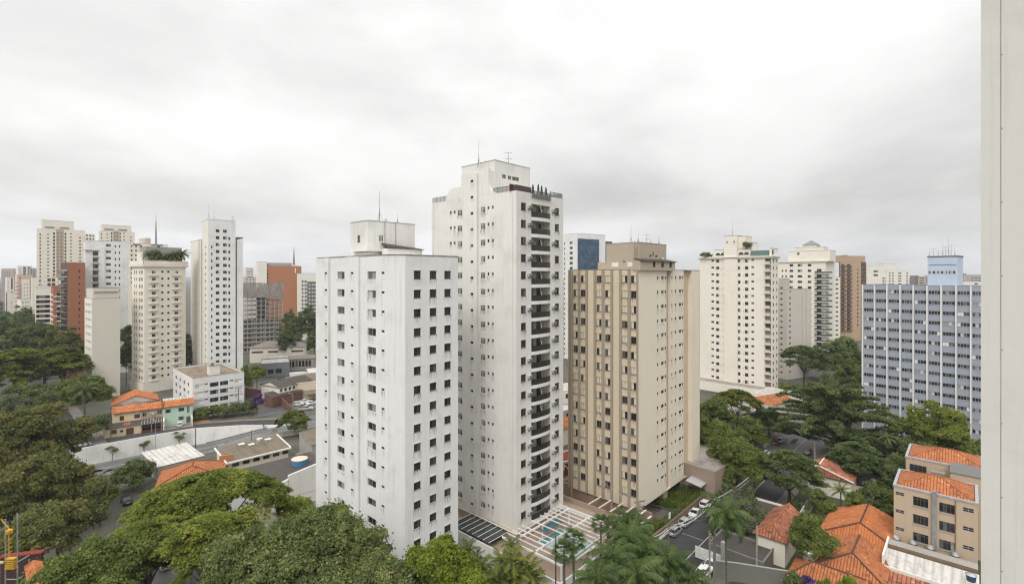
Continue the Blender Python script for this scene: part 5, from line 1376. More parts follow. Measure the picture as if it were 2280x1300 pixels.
# ================================================================== low buildings
def roof_faces(m, x0, x1, y0, y1, z, rise, kind, axis='x', oh=.5, hip0=None, hip1=None, mi=0, th=.12):
    """pitched roof over a rectangle; UV in metres for the tiles"""
    x0 -= oh; x1 += oh; y0 -= oh; y1 += oh
    P = (lambda a, b_, c: (a, b_, c)) if axis == 'x' else (lambda a, b_, c: (b_, a, c))
    a0, a1, b0, b1 = (x0, x1, y0, y1) if axis == 'x' else (y0, y1, x0, x1)
    hb = (b1 - b0) / 2; h0 = h1 = 0
    if kind == 'hip': h0 = hb if hip0 is None else hip0; h1 = hb if hip1 is None else hip1
    mid = (b0 + b1) / 2; sl = math.hypot(hb, rise)
    rid0, rid1 = P(a0 + h0, mid, z + rise), P(a1 - h1, mid, z + rise)
    c00, c10, c11, c01 = P(a0, b0, z), P(a1, b0, z), P(a1, b1, z), P(a0, b1, z)
    flip = axis != 'x'
    def f(pts, uv):
        if flip: pts = pts[::-1]; uv = uv[::-1]
        m.face(pts, mi, uv)
    f([c00, c10, rid1, rid0], [(a0, 0), (a1, 0), (a1 - h1, sl), (a0 + h0, sl)])
    f([c11, c01, rid0, rid1], [(a1, 0), (a0, 0), (a0 + h0, sl), (a1 - h1, sl)])
    if h0: f([c01, c00, rid0], [(b1, 0), (b0, 0), (mid, math.hypot(h0, rise))])
    if h1: f([c10, c11, rid1], [(b0, 0), (b1, 0), (mid, math.hypot(h1, rise))])
    cs = [c00, c10, c11, c01]
    for i in range(4):
        a, c = cs[i], cs[(i + 1) % 4]; q = [a, (a[0], a[1], a[2] - th), (c[0], c[1], c[2] - th), c]
        m.face(q if not flip else q[::-1], mi + 1)
    m.face([(c[0], c[1], c[2] - th) for c in (cs[::-1] if not flip else cs)], mi + 1)
    segs = [(rid0, rid1)]
    if h0: segs += [(c00, rid0), (c01, rid0)]
    if h1: segs += [(c10, rid1), (c11, rid1)]
    return segs


def ridge_caps(segs, parent, mat, r=.13):
    for a, c in segs:
        if (Vector(a) - Vector(c)).length < .2: continue
        m = MB(); n = max(1, int((Vector(c) - Vector(a)).length / .9)); A_, C_ = Vector(a), Vector(c)
        for i in range(n): m.tube(A_ + (C_ - A_) * (i / n), A_ + (C_ - A_) * ((i + 1) / n), r * 1.1, r * .92, 6)
        m.build('ridge_tiles', mat, parent)


def house(name, label, cat, o, th, W, D, z0, h, wallm, roof='hip', rise=2.0, roofm=None, axis='x', wins=(), oh=.5, hips=(None, None), gable=None, caps=None, fin=True, x0=0, y0=0):
    b = Bld(name, label, cat, 0, 1, th, z0, o=o); b.W, b.D, b.h = W, D, h
    for wspec in wins: b.win(*wspec[:-1], **wspec[-1])
    m = MB(); b.wallface(m, 'R', 0, W, 0, h); b.wallface(m, 'L', 0, D, 0, h)
    m.face([(W, 0, 0), (W, D, 0), (W, D, h), (W, 0, h)]); m.face([(W, D, 0), (0, D, 0), (0, D, h), (W, D, h)])
    if roof == 'gable':
        if axis == 'x': m.face([(0, D, h), (0, D / 2, h + rise * .92), (0, 0, h)]); m.face([(W, 0, h), (W, D / 2, h + rise * .92), (W, D, h)])
        else: m.face([(0, 0, h), (W / 2, 0, h + rise * .92), (W, 0, h)][::1]); m.face([(W, D, h), (W / 2, D, h + rise * .92), (0, D, h)])
    b.part('wall', m, wallm)
    if roof in ('hip', 'gable'):
        r = MB(); sg = roof_faces(r, 0, W, 0, D, h + .02, rise, roof, axis, oh, *hips)
        ro = b.part('roof', r, [roofm, M.wood])
        if caps: ridge_caps(sg, ro, caps)
    elif roof == 'flat':
        r = MB(); r.face([(0, 0, h - .3), (W, 0, h - .3), (W, D, h - .3), (0, D, h - .3)], 0, [(0, 0), (W, 0), (W, D), (0, D)]); b.part('roof', r, roofm or M.roofg)
        c = MB()
        for a in ((-.05, W + .05, -.05, .2), (-.05, W + .05, D - .2, D + .05), (-.05, .2, .2, D - .2), (W - .2, W + .05, .2, D - .2)): c.box(*a, h - .35, h + .08)
        b.part('coping', c, wallm)
    elif roof == 'mono':
        r = MB(); e = oh
        dz = rise
        if axis == 'x': pts = [(-e, -e, h), (W + e, -e, h), (W + e, D + e, h + dz), (-e, D + e, h + dz)]; uv = [(0, 0), (W, 0), (W, D), (0, D)]
        else: pts = [(-e, -e, h), (W + e, -e, h + dz), (W + e, D + e, h + dz), (-e, D + e, h)]; uv = [(0, 0), (0, W), (D, W), (D, 0)]
        r.face([(p[0], p[1], p[2] + .03) for p in pts], 0, uv); lo = [(p[0], p[1], p[2] - .12) for p in pts]; r.face(lo[::-1], 1)
        for i in range(4): a, c = pts[i], pts[(i + 1) % 4]; r.face([lo[i], lo[(i + 1) % 4], (c[0], c[1], c[2] + .03), (a[0], a[1], a[2] + .03)], 1)
        b.part('roof', r, [roofm, M.coping])
        m2 = MB()
        if axis == 'x': m2.face([(0, D, h), (W, D, h), (W, D, h + dz), (0, D, h + dz)][::-1]); m2.face([(0, D, h), (0, 0, h), (0, D, h + dz)]); m2.face([(W, 0, h), (W, D, h), (W, D, h + dz)])
        else: m2.face([(W, 0, h), (W, D, h), (W, D, h + dz), (W, 0, h + dz)]); m2.face([(0, 0, h), (W, 0, h), (W, 0, h + dz)]); m2.face([(W, D, h), (0, D, h), (W, D, h + dz)])
        b.part('wall_top', m2, wallm)
    if fin: b.finish()
    return b


def W_(face, cols, z0, h, st, **k):
    d = dict(px=False, n=k.pop('n', 1), sp=k.pop('sp', 3.0)); d.update(k)
    return (face, cols, z0, h, d.pop('sp'), d.pop('n'), st, d)


# ---- white four storey block
o = G(429, 932)
b = Bld('apartment_block', 'low white four storey apartment block with a brown flat roof and a white tank house', 'apartment block', 429, o.y, 44.5, 0)
b.W = b.R(543.6); b.D = b.L(385.5); zt = b.z(842); S = 2.72
z0 = b.z(856.5, b.R(480), 0) 
for k_, (cols, h, st) in enumerate(((((434, 452),), 1.45, 'white'), (((455, 463.5),), .42, 'plain'), (((467.5, 486.5), (490, 508)), 1.5, 'four'), (((511.5, 519.5),), .42, 'plain'), (((522.5, 539.5),), 1.35, 'white'))):
    b.win('R', cols, b.z(850.5, b.R(468), 0) - .25, h, S, 4, st, name='window' if h > 1 else 'small_window')
b.win('L', [(390.5, 394), (399.5, 403), (408.5, 412.5), (417.5, 421)], b.z(838, 0, b.L(405)) - .9, 1.35, S, 4, 'slide', name='side_window')
b.body(b.W, b.D, -.5, zt, [M.white, M.white], 0, 1, parapet=.55, roofm=groundmat('tan roof', (.27, .21, .15), (.12, .085, .06), .35, .8))
for i in range(1, 4):
    m = MB(); m.box(-.04, b.W + .03, -.04, -.006, z0 - 1.75 - S * (i - 1), z0 - 1.66 - S * (i - 1)); b.part('floor_band', m, M.grey)
x0, y0 = 6.2, 2.2
b.block('tank_house', x0, x0 + 3.4, y0 + 2, y0 + 5, zt - .5, zt + 2.7, M.white2)
m = MB(); m.lathe([(0, 0), (.5, 0), (.5, .7), (.3, .95), (0, .95)], (x0 + 1.2, y0 + 3.2, zt + 2.83), 12); b.part('water_tank', m, M.dmetal)
b.finish()
# ---- row of houses by the retaining wall: yellow, taupe, mint
thr = 56.0
p0 = G(248, 962); 
row = [('yellow_house', 'pale yellow two storey house with brown shutters at the street corner', M.yellow, 6.9), ('taupe_house', 'taupe two storey house with a dark slatted carport', M.taupeh, 5.8), ('mint_house', 'mint green two storey house with white framed windows', M.mint, 8.3)]
dR = Vector((math.sin(R_(thr)), math.cos(R_(thr)), 0)); dL = Vector((-math.cos(R_(thr)), math.sin(R_(thr)), 0))
q0 = G(232, 976); q0 = Vector((q0.x, q0.y, 0)) + dL * 4.5 + dR * 1.9
dist = 0.0; HS = []
for i, (nm, lab, mt, w_) in enumerate(row):
    wins = {0: [W_('R', [(1.5, 2.6)], 5.2, 1.5, 'brown'), W_('R', [(5.2, 6.7)], 5.2, 1.35, 'brown')],
            1: [W_('R', [(.4, 1.5)], 5.3, 1.2, 'slide'), W_('R', [(4.3, 5.6)], 5.6, 1.3, 'louvre')],
            2: [W_('R', [(.7, 2.3), (4.3, 5.9)], 5.5, 1.2, 'four'), W_('R', [(4.3, 5.9)], 2.6, 1.2, 'four'), W_('R', [(6.7, 7.5)], 5.7, 2.2, 'slide')]}[i]
    oo = q0 + dR * dist
    b = house('house', lab, 'house', oo, thr, w_ - .02, 6.0, 0, 6.3, mt, 'gable', 1.5, M.tileo, 'x', wins, .45 if i else .55)
    if i == 0:
        m = MB(); m.box(-1.9, 7.4, -4.5, -.02, 0, 2.55); b.part('front_wing', m, M.yellow)
        m = MB(); m.face([(-1.7, -4.6, 2.60), (7.4, -4.6, 2.60), (7.4, -.03, 3.3), (-1.7, -.03, 3.3)], 0, [(0, 0), (9, 0), (9, 4.6), (0, 4.6)]); m.face([(-1.7, -4.6, 2.57), (-1.7, -.03, 3.2), (7.4, -.03, 3.2), (7.4, -4.6, 2.57)]); b.part('wing_roof', m, M.darksheet)
        m = MB(); m.face([(2.6, -3.2, 2.87), (4.3, -3.2, 2.87), (4.3, -.9, 3.22), (2.6, -.9, 3.22)]); b.part('roof_patch', m, M.tileo)
        for x0, x1, z0, z1, nn in ((-.4, 1.1, 1.0, 2.3, 'window'), (1.9, 2.7, 1.2, 1.9, 'window'), (3.4, 5.3, .05, 2.2, 'garage_door')):
            m = MB(); m.box(x0, x1, -4.56, -4.49, z0, z1); b.part(nn, m, M.shutbr)
        m = MB(); m.box(-1.96, -1.89, -3.6, -2.4, .05, 2.1); b.part('door', m, M.shutbr)
    if i == 1:
        m = MB(); m.face([(.2, -4.9, 2.7), (5.6, -4.9, 2.7), (5.6, -.1, 3.4), (.2, -.1, 3.4)], 0, [(0, 0), (5.4, 0), (5.4, 5), (0, 5)]); m.face([(.2, -.1, 3.32), (5.6, -.1, 3.32), (5.6, -4.9, 2.62), (.2, -4.9, 2.62)]); o = b.part('carport_roof', m, M.darksheet)
        m = MB()
        for j in range(8): x = .3 + j * .74; m.box(x, x + .07, -4.95, -.1, 2.76, 2.8) if False else m.face([(x, -4.9, 2.74), (x + .1, -4.9, 2.74), (x + .1, -.1, 3.44), (x, -.1, 3.44)])
        b.part('carport_slats', m, M.alu, parent=o)
        for x in (.3, 2.9, 5.5):
            m = MB(); m.box(x - .08, x + .08, -4.85, -4.69, 0, 2.62); b.part('post', m, M.taupeh)
        m = MB(); m.box(.3, 5.5, -4.82, -4.74, .05, .9); m.box(.3, 5.5, -4.82, -4.74, 1.7, 2.4, 1); b.part('gate', m, [M.shutbr, M.black])
        m = MB(); m.box(2.6, 3.4, -.55, -.02, 4.4, 5.0); m.box(2.68, 3.1, -.57, -.551, 4.47, 4.93, 1); b.part('air_conditioner', m, [M.white, M.dmetal])
    if i == 2:
        m = MB(); m.box(.1, .5, -4.8, -.02, 0, 3.0); b.part('side_wall', m, M.creamw); m = MB(); m.box(w_ - .4, w_ - .1, -4.8, -.02, 0, 2.6); b.part('side_wall', m, M.creamw)
        m = MB(); m.box(.52, w_ - .42, -4.75, -.03, .01, .06); b.part('forecourt', m, M.conc)
        m = MB(); m.box(6.5, 7.6, -.08, -.02, .1, 2.3); b.part('door', m, M.ggrey)
        m = MB()
        for zz in (.3, 1.1): m.box(.5, w_ - .4, -4.8, -4.76, zz, zz + .05)
        for j in range(34): x = .5 + j * .22; m.box(x, x + .025, -4.79, -4.77, .05, 1.6)
        b.part('gate', m, M.alu)
        mint = b
    HS.append(b); dist += w_
# house behind with gable roof
q1 = q0 + dL * 7.6 + dR * .2
b = house('house', 'house with bright orange gable roof and a grey lean-to roof behind the yellow house', 'house', q1 + dL * 2.6 - dR * 1.2, thr - 4, 12.0, 10.5, 0, 6.8, M.pink, 'gable', 2.5, M.tileo, 'y', [], .5)
m = MB(); m.face([(-.4, -3.0, 5.6), (5.5, -3.0, 7.4), (5.5, -.56, 7.6), (-.4, -.56, 5.8)], 0, [(0, 0), (6, 0), (6, 3), (0, 3)]); m.face([(5.5, -3.0, 7.4), (11.2, -3.0, 5.8), (11.2, -.56, 6.0), (5.5, -.56, 7.6)], 0, [(0, 0), (6, 0), (6, 3), (0, 3)])
b.part('lean_to_roof', m, M.greysheet)
m = MB(); m.face([(-.2, -2.8, 0), (11, -2.8, 0), (11, -2.8, 5.75), (5.5, -2.8, 7.3), (-.2, -2.8, 5.55)]); m.face([(-.2, -.6, 0), (-.2, -2.8, 0), (-.2, -2.8, 5.5), (-.2, -.6, 5.5)]); b.part('gable_wall', m, M.pink)
# arched greenhouse roof
b = empty('barrel_roof', q1 + dR * 12.5 + dL * .6, R_(90 - thr), 'weathered arched translucent barrel roof with white ribs behind the mint house', 'barrel roof')
m = MB(); n = 10; Lg = 9.0
ap = [(2.6 - 2.6 * math.cos(PI * j / n), 5.2 + 1.7 * math.sin(PI * j / n)) for j in range(n + 1)]
for (y0, z0), (y1, z1) in zip(ap[:-1], ap[1:]): m.face([(0, y0, z0), (Lg, y0, z0), (Lg, y1, z1), (0, y1, z1)], 0, [(0, y0), (Lg, y0), (Lg, y1), (0, y1)])
m.face([(0, y, z) for y, z in ap]); m.build('vault', wall('greenish vault sheet', (.40, .42, .36), .6), b)
for i in range(10):
    x = Lg * i / 9; m = MB()
    for (y0, z0), (y1, z1) in zip(ap[:-1], ap[1:]): m.tube((x, y0, z0 + .03), (x, y1, z1 + .03), .09, .09, 4)
    m.build('rib', M.creamw, b)
m = MB(); m.box(0, Lg, 0, .2, 0, 5.2); m.box(0, Lg, 5.0, 5.2, 0, 5.2); m.build('wall', M.conc, b)
# ---- between the sunken road and the foreground trees
def quadhouse(name, label, cat, c0, th, W, D, z0, h, wm, rm, **k): return house(name, label, cat, c0, th, W, D, z0, h, wm, roofm=rm, **k)
def at(px, py, z): p = G(px, py, z); return Vector((p.x, p.y, 0))
# white flat roof
z_ = 3.4; a = at(350, 1040, z_); c = at(455, 1014, z_); d = at(318, 1008, z_)
thw = math.degrees(math.atan2(c.x - a.x, c.y - a.y)); 
b = house('shed', 'low building with a cracked white sheet roof beside the sunken road', 'shed', a, thw, (c - a).length, (d - a).length * .95, -3.5, z_ + 3.5, M.conc, 'mono', .4, M.whitesheet, 'x', [], .1)
# orange hip roof house
z_ = 4.2; a = at(355, 1092, z_); c = at(500, 1068, z_); 
b = house('house', 'house with a patchy orange and red clay tile hip roof beside the white sheet roof', 'house', at(350, 1084, z_), 62, 12.2, 10.0, -1, z_ + 1, M.yellow, 'hip', 2.2, M.tile, 'y', [], .5, (4.5, 3.0), caps=M.tile)
m = MB(); m.prism([(11.2, 9.5), (14.2, 9.5), (14.2, 9.9), (11.2, 9.9)], 2, 6.9); b.part('orange_wall', m, M.orangew)
# brown fibre cement roof
z_ = 4.6; a = at(507, 1029, z_ - .2); c = at(642, 996, z_ - .2); d = at(481, 991, z_ + 1.0)
thw = math.degrees(math.atan2(c.x - a.x, c.y - a.y)); Wd = (c - a).length
b = house('workshop', 'workshop with a lichen stained brown sheet roof and white edge boards', 'workshop', a, thw, Wd, 8.6, -2.5, z_ + 2.3, M.beigel, 'mono', 1.3, M.fibro, 'x', [W_('R', [(1 + i * 2.4, 2.6 + i * 2.4) for i in range(int(Wd / 2.4))], z_ + 1.9, 1.1, 'plain')], .35)
h_ = z_ + 2.3; sl = lambda y: h_ + 1.3 * (y + .35) / 9.3
for x0 in (-.55, Wd + .3):
    m = MB(); m.face([(x0, -.4, sl(-.4) + .2), (x0 + .3, -.4, sl(-.4) + .2), (x0 + .3, 9, sl(9) + .2), (x0, 9, sl(9) + .2)]); m.face([(x0, -.4, sl(-.4) - .2), (x0, -.4, sl(-.4) + .2), (x0, 9, sl(9) + .2), (x0, 9, sl(9) - .2)]); b.part('edge_board', m, M.creamw)
m = MB(); m.box(-.5, Wd + .5, -.75, -.4, h_ - .25, h_ + .12); b.part('gutter', m, M.creamw)
for x0, y0, w2 in ((4.6, 6.6, 1.5), (6.6, 5.2, 1.4), (9.4, 7.4, 1.3), (11.0, 6.0, 1.5)):
    m = MB(); zz = sl(y0); m.box(x0, x0 + w2, y0, y0 + 1.2, zz - .3, zz + .55, 1, 0); b.part('roof_box', m, [M.creamw, M.conc])
m = MB(); m.box(8.6, 9.3, 5.0, 5.9, sl(5) - .3, sl(5) + 1.2); b.part('chimney', m, M.conc)
# ledge and dark ribbed roof in front
z_ = 4.4; c0 = at(512, 1075, z_)
b = house('warehouse', 'warehouse with a dark ribbed roof in front of the brown sheet roof', 'warehouse', at(470, 1112, z_), thw + 1, 24.5, 10.2, -1.0, z_ + 1, M.white, 'mono', 1.0, M.darksheet, 'x', [], .1)
m = MB(); m.box(6, 22, 10.4, 11.2, 4.2, 5.9); b.part('rear_ledge', m, M.conc)
m = MB(); m.box(20.6, 22.4, 8.2, 9.6, 5.9, 7.1, 0); b.part('roof_unit', m, M.dgrey)
# tall white wall
a = at(706, 1048, 6.5); 
bw = empty('boundary_building', a, R_(90 - 52), 'plain white windowless building stepping up towards the white tower', 'building')
m = MB(); pr = [(-9.6, 5.0), (-7.4, 5.6), (-6, 6.2), (-6, 6.9), (.6, 8.2), (.6, 0), (-9.6, 0)]
m.face([(x, 0, z) for x, z in pr][::-1]); m.face([(x, .5, z) for x, z in pr])
for (x0, z0), (x1, z1) in zip(pr[:-1], pr[1:]): m.face([(x0, 0, z0), (x0, .5, z0), (x1, .5, z1), (x1, 0, z1)][::-1])
m.build('wall', M.white2, bw)
m = MB(); m.box(-6, -5.9, -.05, -.01, 0, 6.1); m.box(-9.5, .5, -.04, -.01, 2.3, 2.38); m.build('wall_joint', M.grey, bw)
# blue tank
tk = empty('water_tank', PT(667, 119, 0), 0, 'big round blue water tank with a pale lid beside the white tower', 'water tank')
zt_ = zat(1020, 119); rr_ = 1.75
m = MB(); m.lathe([(rr_ * .96, zt_ - 3.2), (rr_, zt_ - .15), (rr_ * 1.03, zt_ - .15)], n=24); m.build('body', M.bluep, tk)
m = MB(); m.lathe([(rr_ * 1.06, zt_ - .15), (rr_ * 1.06, zt_), (rr_ * .6, zt_ + .16), (0, zt_ + .22)], n=24); m.build('lid', M.beige, tk)
m = MB(); m.box(-2.4, 2.6, -1.9, 2.4, 0, zt_ - 3.2); m.build('base', M.white2, tk)
# concrete gable building at the right of the workshop
z_ = 7.0; a = at(703, 1003, 6.0)
b = house('hall', 'grey concrete hall with a streaked side wall and brown roof next to the white tower', 'hall', PT(690, 137), 42, 14, 15.5, -2, 9.0, M.conc, 'mono', -1.6, M.fibro, 'y', [], .3) if False else house('hall', 'grey concrete hall with a streaked side wall and brown roof next to the white tower', 'hall', at(694, 992, 6.0), 44, 13, 7.5, -2, 8.2, M.conc, 'mono', 1.6, M.fibro, 'x', [], .2)
# ---- cluster of low roofs behind the four storey block
def low(label, px, py, z, th, W, D, wm, rm, roof='flat', name='shed', cat='building', **k):
    return house(name, label, cat, at(px, py, z), th, W, D, 0, z, wm, roofm=rm, roof=roof, **k)
b = low('long beige building with brown strip windows and a grey hip roof', 556, 775, 8.5, 78, 29, 13, M.cream, M.greysheet, 'hip', rise=2.6, wins=[W_('R', [(1, 7), (9.5, 15), (22, 28.5)], 6.6, 1.1, 'brown'), W_('R', [(17.5, 20.3), (21.2, 23.8), (24.8, 27.6)], 3.6, 2.4, 'brown')], oh=.4)
b = low('grey blue box building with a pale flat roof and two dark doors', 580, 810, 6.6, 64, 13, 15, wall('grey blue render', (.20, .215, .23), .3), M.roofw, 'flat', wins=[W_('R', [(3.2, 5.8), (6.6, 9.4)], 3.6, 2.3, 'plain')])
b = low('flat white roofed shed between the beige hip roof and the grey blue box', 600, 797, 6.0, 70, 12, 5, M.creamw, M.roofw)
b = low('weathered open shed with a grey sheet roof and stained posts', 640, 800, 6.0, 70, 13, 8, M.conc, M.greysheet, 'mono', rise=.6, wins=[W_('R', [(.6 + 1.6 * i, 1.8 + 1.6 * i) for i in range(7)], 5.0, 3.2, 'plain')], oh=.4)
b = low('stained white garden wall building next to the open shed', 645, 832, 4.2, 66, 16, 3, M.retain, M.roofw)
b = low('old factory shed with a blackened double pitched roof', 621, 862, 6.8, 30, 15, 11, M.creamw, M.dbrsheet, 'gable', rise=1.6, axis='x', wins=[W_('R', [(.5 + 1.9 * i, 1.5 + 1.9 * i) for i in range(7)], 6.0, 1.2, 'plain')], oh=.5)
b = low('second old factory shed with patched brown roof', 652, 853, 6.8, 40, 13, 12, M.creamw, M.fibro, 'gable', rise=1.6, axis='x', oh=.5)
b = low('lower lean-to with a blackened roof inside the brick yard', 607, 884, 4.0, 30, 13, 5, M.brownw, M.dbrsheet, 'mono', rise=1.0, axis='x', oh=.2)
b = low('beige box building with a brown flat roof by the car park', 652, 854, 6.9, 58, 13, 14, M.beige, groundmat('tan flat roof', (.40, .33, .26), (.26, .21, .17), .3, .6), 'flat')
m = MB(); m.box(11.4, 13.05, -.06, -.01, 0, 6.8); b.part('brown_strip', m, M.brownw)
m = MB(); m.face([(4, -3.4, 2.6), (13, -3.4, 2.6), (13, -.1, 3.6), (4, -.1, 3.6)], 0, [(0, 0), (9, 0), (9, 3.5), (0, 3.5)]); m.face([(4, -.1, 3.5), (13, -.1, 3.5), (13, -3.4, 2.5), (4, -3.4, 2.5)]); b.part('awning_roof', m, M.fibro)
low('beige wall with red canopy beyond the beige hip roof building', 690, 762, 5.0, 74, 18, 6, M.beige, M.redp, 'mono', rise=.8)
low('pale sheet roof just behind the factory sheds', 690, 830, 5.0, 60, 14, 8, M.creamw, M.whitesheet, 'mono', rise=.6)
low('white walled building among the trees beyond the car park', 655, 720, 7.0, 74, 22, 10, M.creamw, M.roofw)
# brick yard wall
bwl = empty('brick_wall', G(545, 905), 0, 'dark brown brick yard wall climbing away behind the purple blossom', 'wall')
o_ = G(545, 905); pts = [(546, 862, 3.6), (580, 868, 3.6), (615, 873, 3.8), (648, 905, 2.2), (655, 912, 1.2)]
pp = [Vector((*G(a, c, z).xy, z)) for a, c, z in pts]; m = MB()
for a, c in zip(pp[:-1], pp[1:]):
    a, c = a - Vector((o_.x, o_.y, 0)), c - Vector((o_.x, o_.y, 0)); n = Vector(((c - a).y, -(c - a).x, 0)).normalized() * .15
    A_, C_ = [(a + n), (c + n)], [(a - n), (c - n)]
    z0 = lambda p: (p.x, p.y, -.1)
    m.face([z0(A_[0]), z0(A_[1]), A_[1], A_[0]]); m.face([z0(C_[1]), z0(C_[0]), C_[0], C_[1]]); m.face([A_[0], A_[1], C_[1], C_[0]])
m.build('wall', M.brownw, bwl)
# ---- pool deck and podium of the tall tower
b = Bld('pool_terrace', 'raised pool terrace with white pergola in front of the tallest tower', 'pool terrace', 0, 1, 42.5, o=UV_(58, 52.5))
tw = Vector((W2.o.x, W2.o.y, 0)); lx, ly = b.loc(tw.x, tw.y); zd = 4.2
b.b0 = 0
cX, cY = b.loc(*G(1263, 1300, zd).xy)
# limits of the deck measured at its front edge
fx, fy = b.loc(*G(1222, 1240, zd).xy)
X0 = -1.0; X1 = lx + W2.R(1254) + 7
Y0 = b.loc(*PT(1222, 72.5).xy)[1]
DX0 = b.loc(*PT(1150, 77.5).xy)[0]
m = MB()
pod_x0, pod_y0 = lx - 5.5, ly - 13.5; pod_x1, pod_y1 = lx + W2.R(1254) + 5.0, ly + W2.L(961.5) + 2
m.box(pod_x0, pod_x1, pod_y0, ly - .05, 0, zd, 0, 1); m.box(pod_x0, lx - .05, ly - .05, pod_y1, 0, zd, 0, 1); m.box(lx - .05, pod_x1, ly - .05, pod_y1, 0, zd - .01, 0, 1)
b.part('podium', m, [M.white2, M.deck])
m = MB(); m.box(lx - .35, lx + W2.R(1254) + .3, ly - .35, ly - .02, zd, zbase_ if False else W2.z(1184.6), 0); m.box(lx - .35, lx - .02, ly - .02, ly + W2.L(961.5), zd, W2.z(1184.6)); b.part('plinth', m, M.deck)
m = MB(); m.box(lx - .5, lx + W2.R(1254) + .4, ly - .5, ly - .36, W2.z(1184.6) - .12, W2.z(1184.6) + .06); m.box(lx - .5, lx - .36, ly - .36, ly + W2.L(961.5), W2.z(1184.6) - .12, W2.z(1184.6) + .06); b.part('plinth_coping', m, M.creamw)
# pool
px0, px1, py0, py1 = lx + 2.6, lx + 8.4, ly - 10.5, ly - 3.0
m = MB(); m.box(px0 - .35, px1 + .35, py0 - .35, py1 + .35, zd - .01, zd + .12); b.part('pool_rim', m, M.creamw)
m = MB(); m.box(px0, px1, py0, py1, zd + .121, zd + .14); b.part('pool_water', m, M.pool)
m = MB(); m.box(px0 + .2, px1 - .2, py1 - 1.2, py1 + .2, zd + 2.0, zd + 2.06); b.part('pool_glass_roof', m, glass('teal glass', (.02, .10, .12), .1))
# pergola
hz = zd + 3.1; gx0, gx1, gy0, gy1 = lx - 4.6, lx + 11.0, ly - 13.0, ly - 1.0
m = None
for y in (gy0, gy0 + 5.2, gy1 - 2.2):
    m = MB(); m.box(gx0, gx1, y - .09, y + .09, hz - .28, hz); b.part('pergola_beam', m, M.white)
m = MB(); m.box(gx0 - .02, gx0 + .16, gy0 + .1, gy1, hz - .3, hz + .02); b.part('pergola_beam', m, M.white); m = MB(); m.box(gx1 - .16, gx1 + .02, gy0 + .1, gy1, hz - .3, hz + .02); b.part('pergola_beam', m, M.white)
n = 13
for i in range(1, n):
    x = gx0 + (gx1 - gx0) * i / n; m = MB(); ymax = gy1 + .7 if (i < 5 or i > 8) else gy0 + 5.3
    if 4 < i < 9 and i % 2: continue
    m.box(x - .06, x + .06, gy0 + .1, gy1 - .2, hz + .004, hz + .16); b.part('pergola_rafter', m, M.white)
pgl, t, bs = newmat('pale canopy glass'); bs.inputs['Base Color'].default_value = (.45, .50, .48, 1); bs.inputs['Roughness'].default_value = .08
t.t.links.new(t.n('ShaderNodeMixShader', {0: .42, 1: t.n('ShaderNodeBsdfTransparent').outputs[0], 2: bs.outputs[0]}).outputs[0], [x for x in pgl.node_tree.nodes if x.type == 'OUTPUT_MATERIAL'][0].inputs[0])
m = MB(); m.box(gx0 + 2.2, gx0 + 8.5, gy0 + .2, gy0 + 5.0, hz + .17, hz + .19); b.part('pergola_glass', m, pgl)
for x in (gx0 + .1, (gx0 + gx1) / 2, gx1 - .1):
    for y in (gy0, gy1 - 2.2):
        m = MB(); m.box(x - .1, x + .1, y - .1, y + .1, zd, hz - .28); b.part('pergola_post', m, M.white)
# white front parapet, side glazing
m = MB()
m.box(pod_x0 - .02, pod_x0 + .2, pod_y0, pod_y1, zd - .2, zd + 1.0); m.box(pod_x0 + .2, pod_x1, pod_y0 - .02, pod_y0 + .2, zd - .2, zd + .9); b.part('parapet', m, M.white)
m = MB(); m.box(pod_x1 - .2, pod_x1, pod_y0 + .3, pod_y1, zd - .2, zd + 1.0); b.part('parapet', m, M.deck)
m = MB(); gy_ = ly + W2.L(1145); ge = ly + W2.L(1052)
m.face([(pod_x0 + .3, ly + 1.5, zd + 1.3), (lx - .36, ly + 1.5, W2.z(1184.6) - .3), (lx - .36, ly + 11, W2.z(1184.6) - .3), (pod_x0 + .3, ly + 11, zd + 1.3)][::-1], 0); b.part('glass_canopy', m, glass('canopy glass', (.03, .037, .036), .12))
for i in range(8):
    y = ly + 1.5 + 9.5 * i / 7; m = MB(); m.tube((pod_x0 + .3, y, zd + 1.36), (lx - .36, y, W2.z(1184.6) - .24), .06, .06, 4); b.part('canopy_bar', m, M.white)
# street wall in front, white coping
m = MB(); m.box(pod_x0 - 3.2, pod_x0 - 3.0, pod_y0 - 2, pod_y1 + 6, 0, 3.0); sw = None
gwl = empty('garden_wall', b.o, b.rz, 'long white garden wall with rounded coping below the pool terrace', 'garden wall'); m.build('wall', M.white2, gwl)
m = MB(); m.box(pod_x0 - 3.3, pod_x0 - 2.9, pod_y0 - 2.1, pod_y1 + 6, 3.003, 3.16); m.build('coping', M.white, gwl)
b.finish(); POOL = b; PL = (pod_x0, pod_x1, pod_y0, pod_y1, lx, ly, zd)
# brown side structure between the pool and the beige tower
b2 = Bld('garage_ramp', 'brown walled garage ramp with white cross beams between pool terrace and beige tower', 'garage ramp', 0, 1, 42.5, o=b.o)
m = MB(); x0, x1 = pod_x1 + .3, pod_x1 + 6.5; m.box(x0, x0 + .3, pod_y0 + 1, pod_y1, 0, 3.6); m.box(x1, x1 + .3, pod_y0 + 1, pod_y1, 0, 4.4); m.box(x0 + .3, x1, pod_y1 - 1, pod_y1, 0, 4.4); b2.part('wall', m, wall('brown deck wall', (.28, .19, .14), .35))
m = MB(); m.box(x0, x1, pod_y0 + 1.0, pod_y0 + 1.25, 3.61, 3.9); b2.part('beam', m, M.white)
for i in range(5):
    y = pod_y0 + 2.2 + i * 2.4; m = MB(); m.box(x0 + .1, x1 + .2, y, y + .2, 4.41, 4.6); b2.part('beam', m, M.creamw)
